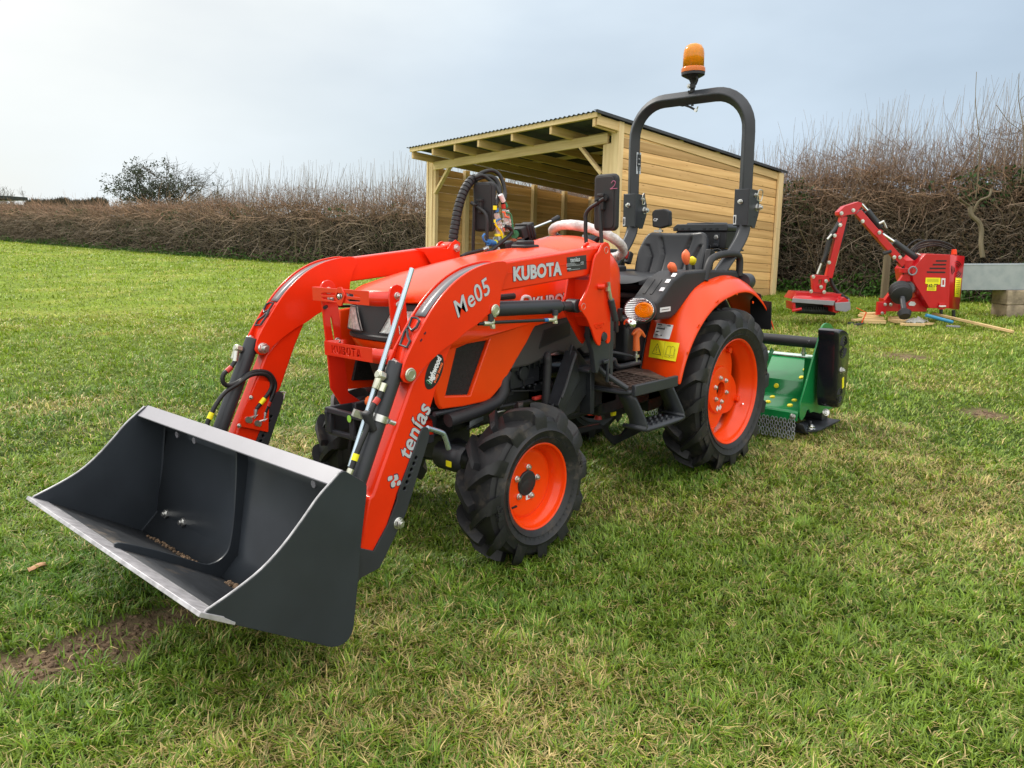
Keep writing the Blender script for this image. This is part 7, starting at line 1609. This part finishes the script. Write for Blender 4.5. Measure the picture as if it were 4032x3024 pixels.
def hedge(name, lat0, lat1, label, ntw, nlf, nsh, hfun, shf, leaf_green, twr):
    mid_ = on_path(np.array([(lat0+lat1)/2]))[0]; H = empty(name, (mid_[0], mid_[1], TERR(*mid_)), label, 'hedge'); O = np.array(H.location)
    ts = np.linspace(lat0, lat1, 200); c = on_path(ts); tn = np.gradient(c, axis=0); tn /= np.linalg.norm(tn, axis=1, keepdims=True); nr = np.stack([-tn[:, 1], tn[:, 0]], 1)
    tocam = CAM[:2]-c; sg = np.sign((nr*tocam).sum(1)); nr *= sg[:, None]
    rows = []
    for i in range(200):
        hh = hfun(ts[i])-.28; z = float(terr_big(*c[i])); r = []
        for (w_, k) in ((.42, -.05), (.50, .3), (.46, .65), (.30, .92), (0, 1.0), (-.3, .92), (-.46, .5), (-.42, -.05)):
            nz = (vnoise(i*.9, k*4+3, 1)-.5)*.22; r.append((c[i, 0]+nr[i, 0]*(w_+nz)-O[0], c[i, 1]+nr[i, 1]*(w_+nz)-O[1], z+k*(hh+nz)-O[2]))
        rows.append(r)
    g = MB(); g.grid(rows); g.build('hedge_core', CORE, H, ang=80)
    def sample(n):
        # more samples where the hedge is near the camera
        t = lat0+(lat1-lat0)*rng.rand(n); q = on_path(t); return t, q
    def nrm_at(t): return np.stack([np.interp(t, ts, nr[:, 0]), np.interp(t, ts, nr[:, 1])], 1)
    hv = np.vectorize(hfun)
    t, q = sample(ntw); nn = nrm_at(t); off = .20+.42*rng.rand(ntw)**.7; hh = hv(t); zf = rng.rand(ntw)**.9; z = terr_big(q[:, 0], q[:, 1])+zf*hh*1.0
    base = np.stack([q[:, 0]+nn[:, 0]*off, q[:, 1]+nn[:, 1]*off, z], 1); L_ = .22+.45*rng.rand(ntw)
    topk = zf > .86; off2 = (rng.rand(ntw)-.5)*.9
    base[topk, 0] = (q[:, 0]+nn[:, 0]*off2)[topk]; base[topk, 1] = (q[:, 1]+nn[:, 1]*off2)[topk]
    dr = rng.randn(ntw, 3)*np.array([.8, .8, .7])+np.array([0, 0, .45]); dr[:, :2] += nn*.25; dr /= np.linalg.norm(dr, axis=1, keepdims=True)
    k = 5; s = np.linspace(0, 1, k)[None, :, None]; bend = rng.randn(ntw, 1, 3)*.25
    P = base[:, None, :]+dr[:, None, :]*L_[:, None, None]*s+bend*L_[:, None, None]*s*s+rng.randn(ntw, k, 3)*.012-O
    rad = (twr*(.5+1.2*rng.rand(ntw)**2))[:, None]*np.linspace(1, .35, k)[None]
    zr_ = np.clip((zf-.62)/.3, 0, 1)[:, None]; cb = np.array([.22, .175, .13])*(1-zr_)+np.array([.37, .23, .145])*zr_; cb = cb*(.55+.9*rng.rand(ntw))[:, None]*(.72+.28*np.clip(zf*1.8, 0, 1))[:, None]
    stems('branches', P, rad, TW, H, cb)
    # a few thicker crooked stems low down
    n2 = int(abs(lat1-lat0)*5); t, q = sample(n2); nn = nrm_at(t); z = terr_big(q[:, 0], q[:, 1]); k = 6; s = np.linspace(0, 1, k)[None, :, None]
    base = np.stack([q[:, 0]+nn[:, 0]*.52, q[:, 1]+nn[:, 1]*.52, z], 1); dr = rng.randn(n2, 3)*np.array([.25, .25, .1])+np.array([0, 0, 1]); LL = hv(t)*(.5+.45*rng.rand(n2))
    P = base[:, None, :]+dr[:, None, :]*LL[:, None, None]*s+rng.randn(n2, k, 3)*.035-O; stems('stems', P, (.007+.011*rng.rand(n2))[:, None]*np.linspace(1, .5, k)[None], TW, H, np.array([.20, .165, .11])*(.6+.7*rng.rand(n2))[:, None])
    # leaves, dead and evergreen
    t, q = sample(nlf); nn = nrm_at(t); hh = hv(t); zf = rng.rand(nlf); off = .30+.38*rng.rand(nlf); P = np.stack([q[:, 0]+nn[:, 0]*off, q[:, 1]+nn[:, 1]*off, terr_big(q[:, 0], q[:, 1])+zf*hh], 1)
    gz = np.clip((fbm(t*1.1+30, zf*2.2, 2, 3)-.5)*6+leaf_green-zf*.5, 0, 1); isg = rng.rand(nlf) < gz*.85
    cl = np.where(isg[:, None], np.array([.040, .085, .024]), np.array([.16, .105, .065]))*(.5+1.0*rng.rand(nlf))[:, None]
    leaves('leaves', P-O, (.018+.018*rng.rand(nlf))*np.where(isg, 1.35, 1.), LF, H, cl)
    # grassy foot of the hedge
    nf = int(nlf*.22); t, q = sample(nf); nn = nrm_at(t); off = .45+.45*rng.rand(nf); P = np.stack([q[:, 0]+nn[:, 0]*off, q[:, 1]+nn[:, 1]*off, terr_big(q[:, 0], q[:, 1])+.02+rng.rand(nf)**2*.34*(1.1-np.abs(off-.5))*(.3+1.2*vnoise(t*1.3, t*0+2, 3))], 1)
    leaves('foot_leaves', P-O, .022+.02*rng.rand(nf), LF, H, np.array([.06, .15, .02])*(.5+.9*rng.rand(nf))[:, None])
    # upright shoots above the cut line
    t, q = sample(nsh); nn = nrm_at(t); off = (rng.rand(nsh)-.5)*1.1; L_, rr_ = shf(t); L_ = L_*(.25+.9*rng.rand(nsh)**1.8)
    k = 6; s = np.linspace(0, 1, k)[None, :, None]; base = np.stack([q[:, 0]+nn[:, 0]*off, q[:, 1]+nn[:, 1]*off, terr_big(q[:, 0], q[:, 1])+hv(t)-.35], 1)
    dr = rng.randn(nsh, 3)*np.array([.13, .13, .0])+np.array([_hr[0]*.08, _hr[1]*.08, 1]); P = base[:, None, :]+dr[:, None, :]*(L_+.35)[:, None, None]*s+rng.randn(nsh, k, 3)*.010*s-O
    stems('shoots', P, (rr_*(.7+.6*rng.rand(nsh)))[:, None]*np.linspace(1.1, .45, k)[None], TW, H, np.array([.27, .225, .185])*(.6+.8*rng.rand(nsh))[:, None])
    # side twigs near the foot of the shoots
    n3 = int(nsh*4.0); t, q = sample(n3); nn = nrm_at(t); off = (rng.rand(n3)-.5)*1.1; LS, _ = shf(t); zb = hv(t)-.15+LS*.55*rng.rand(n3)**1.6; base = np.stack([q[:, 0]+nn[:, 0]*off, q[:, 1]+nn[:, 1]*off, terr_big(q[:, 0], q[:, 1])+zb], 1)
    dr = rng.randn(n3, 3)*np.array([.7, .7, .5])+np.array([0, 0, .7]); k = 4; s = np.linspace(0, 1, k)[None, :, None]; P = base[:, None, :]+dr[:, None, :]*(.08+.22*rng.rand(n3))[:, None, None]*s+rng.randn(n3, k, 3)*.008-O
    stems('side_twigs', P, (twr*.55*(.6+.6*rng.rand(n3)))[:, None]*np.linspace(1, .5, k)[None], TW, H, np.array([.21, .13, .085])*(.6+.8*rng.rand(n3))[:, None])
    for c_ in H.children: c_['kind'] = 'stuff'
    return H
def hL(t): return 1.70-.14*min(1, max(0, (-t-9)/8))+.05*math.sin(t*1.7)+.05*math.sin(t*4.1+1)
def hR(t): return 1.80+.09*max(0, t-4)+.10*math.sin(t*2.3)+.06*math.sin(t*5.9)
def shL(t): tall = np.clip((t+11.5)/3, 0, 1); return .22+.95*tall, .0045+.0015*tall
def shR(t): return .72+.12*np.clip(t-3, 0, 9), .0038+0*t
hedge('hedge', -42, .6, 'long low brown trimmed hedge running left from the shed to the far field corner', 30000, 42000, 3600, hL, shL, .10, .0085)
hedge('hedge', .6, 13, 'tall twiggy hedge with ivy behind the red machine, right of the shed', 24000, 46000, 3600, hR, shR, .42, .0062)
# two gnarled ivy stems in the right hedge
for pts, r, lab in (((( 1780, 230), (1790, 300), (1850, 360), (1870, 430), (1865, 530), (1880, 640)), .035, 'thick gnarled pale stem in the ivy of the right hedge'),):
    P_ = [at_depth(11.9, zV, p) for p in pts]; o0 = P_[-1].copy(); g = MB(); g.tube(smooth_path([p-o0 for p in P_], 5), [r]*26, 8); g.tube(smooth_path([P_[1]-o0, at_depth(11.8, zV, (1850, 190))-o0, at_depth(11.7, zV, (1930, 150))-o0, at_depth(11.7, zV, (1950, 90))-o0], 5), .018, 8); g.tube(smooth_path([P_[0]-o0, at_depth(11.8, zV, (1720, 190))-o0, at_depth(11.7, zV, (1690, 160))-o0], 5), .015, 8)
    o = g.build('bare_tree', WOODD); o.location = o0; tag(o, lab, 'tree')
# tall single saplings above the right hedge
for i, (x0, y0, x1, y1, lab) in enumerate(((3845, 283, 3850, 700, 'tallest thin bare shoot rising straight from the right hedge'), (4012, 290, 4028, 640, 'dark bare sapling at the right edge above the hedge'))):
    b_ = at_depth(11.6, zW, (x1/1.8228, y1/1.8228)); a = at_depth(11.6, zW, (x0/1.8228, y0/1.8228)); g = MB(); g.tube(smooth_path([Vector((0, 0, -.3)), Vector((0, 0, 0)), (a-b_)*.35+rxv*.03, (a-b_)*.7-rxv*.02, a-b_], 4), [.007]*9+[.006]*4+[.004]*4, 6)
    if i: 
        for k, (u, v) in enumerate(((.5, .5), (.35, -.4), (.7, .3))): g.tube([(a-b_)*u, (a-b_)*(u+.12)+rxv*v*.5, (a-b_)*(u+.3)+rxv*v*.9], .005, 5)
    o = g.build('sapling', WOODD); o.location = b_; tag(o, lab, 'sapling')
# fence posts standing against the hedge
for px, py, hh, lab in ((412, 538, .95, 'leaning grey fence post against the far stretch of the long hedge'), (497, 547, 1.1, 'second grey fence post from the left along the long hedge'), (573, 556, .9, 'thin grey fence post at mid length of the long hedge'), (648, 562, 1.0, 'grey fence post in the long hedge above the red loader arm'), (700, 566, 1.0, 'pale fence post in the long hedge nearest the shed')):
    q = None
    for k in range(400):
        dep = 12+.1*k; p = LD((px-1106)/1672*dep, dep); lat = (px-1106)/1672*dep; hp_ = on_path(np.array([lat]))[0]
        dd = (hp_-CAM[:2])@_hf
        if dep > dd-.75: q = p; break
    g = MB(); g.tube([(0, 0, -.1), (.01, .0, hh*.5), (.03*(1 if px % 2 else -1), .0, hh)], .035, 8); o = g.build('fence_post', WOODD); o.location = (q[0], q[1], TERR(*q)); tag(o, lab, 'post', 'fence posts along the hedge')
p = at_depth(11.3, zV, (1085, 960)); g = MB(); g.tube([(0, 0, -.1), (0, 0, .5), (.01, 0, 1.02)], [.055, .053, .050], 14); o = g.build('fence_post', WOODD); o.location = (p.x, p.y, TERR(p.x, p.y)); tag(o, 'stout round grey post behind the red machine arm', 'post', 'fence posts along the hedge')

# ---- trees beyond the long hedge
def tree(name, px, depth, topy, halfw, label, seed, leafy, ntw, bias=0, bark=(.10, .088, .08)):
    rg = np.random.RandomState(seed); lat = (px-1106)/1672*depth; b_ = LD(lat, depth); z0 = TERR(*b_); ztop = CAM[2]+(503-topy)/1672*depth; H = ztop-z0; wd = halfw/1672*depth
    Tt = empty(name, (b_[0], b_[1], z0), label, 'tree')
    ex = np.array([_hr[0], _hr[1], 0]); ey = np.array([_hf[0], _hf[1], 0])
    segs = []; 
    g = MB(); g.tube([(0, 0, -.1), (0.05, 0, H*.15), (-.05, 0, H*.32)], [H*.035, H*.028, H*.02], 10); g.build('trunk', WOODD, Tt)
    P = []; Rd = []; tips = []
    def grow(p, d, L, r, lvl):
        k = 5; pts = [p]; dd = d.copy()
        for i in range(k-1): dd = dd+rg.randn(3)*.16+np.array([0, 0, .05]); dd /= np.linalg.norm(dd); pts.append(pts[-1]+dd*L/(k-1))
        P.append(pts); Rd.append(np.linspace(r, r*.45, k))
        if lvl == 0: tips.append(pts[-1]); tips.append(pts[2]); return
        for c in range(4 if lvl > 1 else 6):
            q = pts[rg.randint(1, k)]; nd = dd+rg.randn(3)*.75; nd /= np.linalg.norm(nd); grow(q, nd, L*.62, r*.5, lvl-1)
    for c in range(ntw):
        a = rg.rand()*2*PI; e_ = .35+.9*rg.rand(); d = ex*math.cos(a)*math.cos(e_)*wd/H*1.5+ey*math.sin(a)*math.cos(e_)*.7+np.array([0, 0, math.sin(e_)]); d = d+ex*bias*.2; d /= np.linalg.norm(d)
        grow(np.array([0, 0, H*(.12+.2*rg.rand())]), d, H*.42, H*.012, 3)
    P = np.array(P); Rd = np.array(Rd); mx = np.percentile(P[..., 2], 99); P[..., 2] *= H/mx; lat_ = (P@ex); lo_, hi_ = -np.percentile(lat_, 3), np.percentile(lat_, 97); P = P+ex*(np.where(lat_ > 0, lat_*(wd/hi_-1), lat_*(wd/lo_-1)))[..., None]
    cr_ = stems('crown', P, np.maximum(Rd, .006*depth/50), TW, Tt, np.tile(np.array(bark), (len(P), 1))*(.7+.6*rg.rand(len(P)))[:, None])
    if leafy:
        tp_ = P[:, -1]; n = len(tp_); sel = rg.rand(n) < leafy*np.clip(.75-(tp_@ex)/wd*.7-(tp_[:, 2]/H-.5)*1.3, .03, 1); tp_ = tp_[sel]
        Q = np.repeat(tp_, 9, 0)+rg.randn(len(tp_)*9, 3)*.11; leaves('foliage', Q, .05+.04*rg.rand(len(Q)), LF, cr_, np.array([.040, .052, .030])*(.5+rg.rand(len(Q)))[:, None])
    return Tt
tree('evergreen_tree', 390, 55, 354, 96, 'broad dark half evergreen tree rising beyond the long hedge', 3, .9, 13)
tree('small_tree', 480, 48, 398, 40, 'small bare tree with brown leaves just right of the dark tree', 8, .6, 4)
tree('bare_tree', 22, 92, 402, 34, 'pale grey bare tree on the skyline at the far left', 12, 0, 5, bark=(.16, .14, .13))
tree('bare_tree', 66, 95, 412, 22, 'smaller bare skyline tree just right of the leftmost bare one', 15, 0, 4, bark=(.15, .13, .12))
tree('bare_tree', -8, 80, 370, 12, 'dark twigs of a tree cut by the left picture edge', 21, .4, 3, bark=(.08, .07, .06))
# far shrubs on the skyline and the distant barn roof
n = 2600; t = rng.rand(n); px_s = 85+170*t; dep = 75+0*t; la = (px_s-1106)/1672*dep; B = np.array([LD(a, d) for a, d in zip(la, dep)]); ztop = CAM[2]+(503-(436-7*vnoise(px_s*.06, px_s*0+1, 2)-6*rng.rand(n)**3))/1672*dep; zb = terr_big(B[:, 0], B[:, 1])
o0 = LD((170-1106)/1672*75, 75); k = 4; s = np.linspace(0, 1, k)[None, :]; P = np.zeros((n, k, 3)); P[..., 0] = B[:, 0:1]-o0[0]+rng.randn(n, k)*.12; P[..., 1] = B[:, 1:2]-o0[1]+rng.randn(n, k)*.12; P[..., 2] = (ztop-1)[:, None]*s+1*s*1.0+rng.randn(n, k)*.1
P[..., 2] = zb[:, None]-1.0+(ztop-zb)[:, None]*(.3+.7*s)*.98+rng.randn(n, k)*.06
e_ = empty('far_hedge', (o0[0], o0[1], 1.0), 'thin grey line of distant hedge tops on the skyline left of the dark tree', 'hedge')
stems('branches', P, np.full((n, k), .020), TW, e_, np.tile([.085, .075, .06], (n, 1)))
b0 = LD((18-1106)/1672*82, 82); bz = CAM[2]+(503-443)/1672*82; bt_ = CAM[2]+(503-427)/1672*82
br = empty('barn', (b0[0], b0[1], TERR(*b0)), 'distant low barn with a dark roof at the far left edge', 'barn'); zb0 = br.location.z
ex3 = Vector((_hr[0], _hr[1], 0)); ey3 = Vector((_hf[0], _hf[1], 0)); M3 = Matrix((ex3, ey3, Vector((0, 0, 1)))).transposed()
g = MB(); g.box((0, 0, bt_-zb0), (3.4, 6, .35), M3); g.build('roof', PLAST, br)
g = MB(); g.box((0, 0, (bt_-zb0)*.5-.28), (3.0, 5, bt_-zb0-.7), M3); g.build('wall', mat('barn_wall', (.06, .06, .055), .9), br)
g = MB()
for k in (-1.5, -.9, -.2, .5, 1.2, 1.5): g.box(tuple(M3 @ Vector((k, -2.9, (bt_-zb0)*.5))), (.12, .12, bt_-zb0), M3)
g.build('barn_post', WOODD, br)
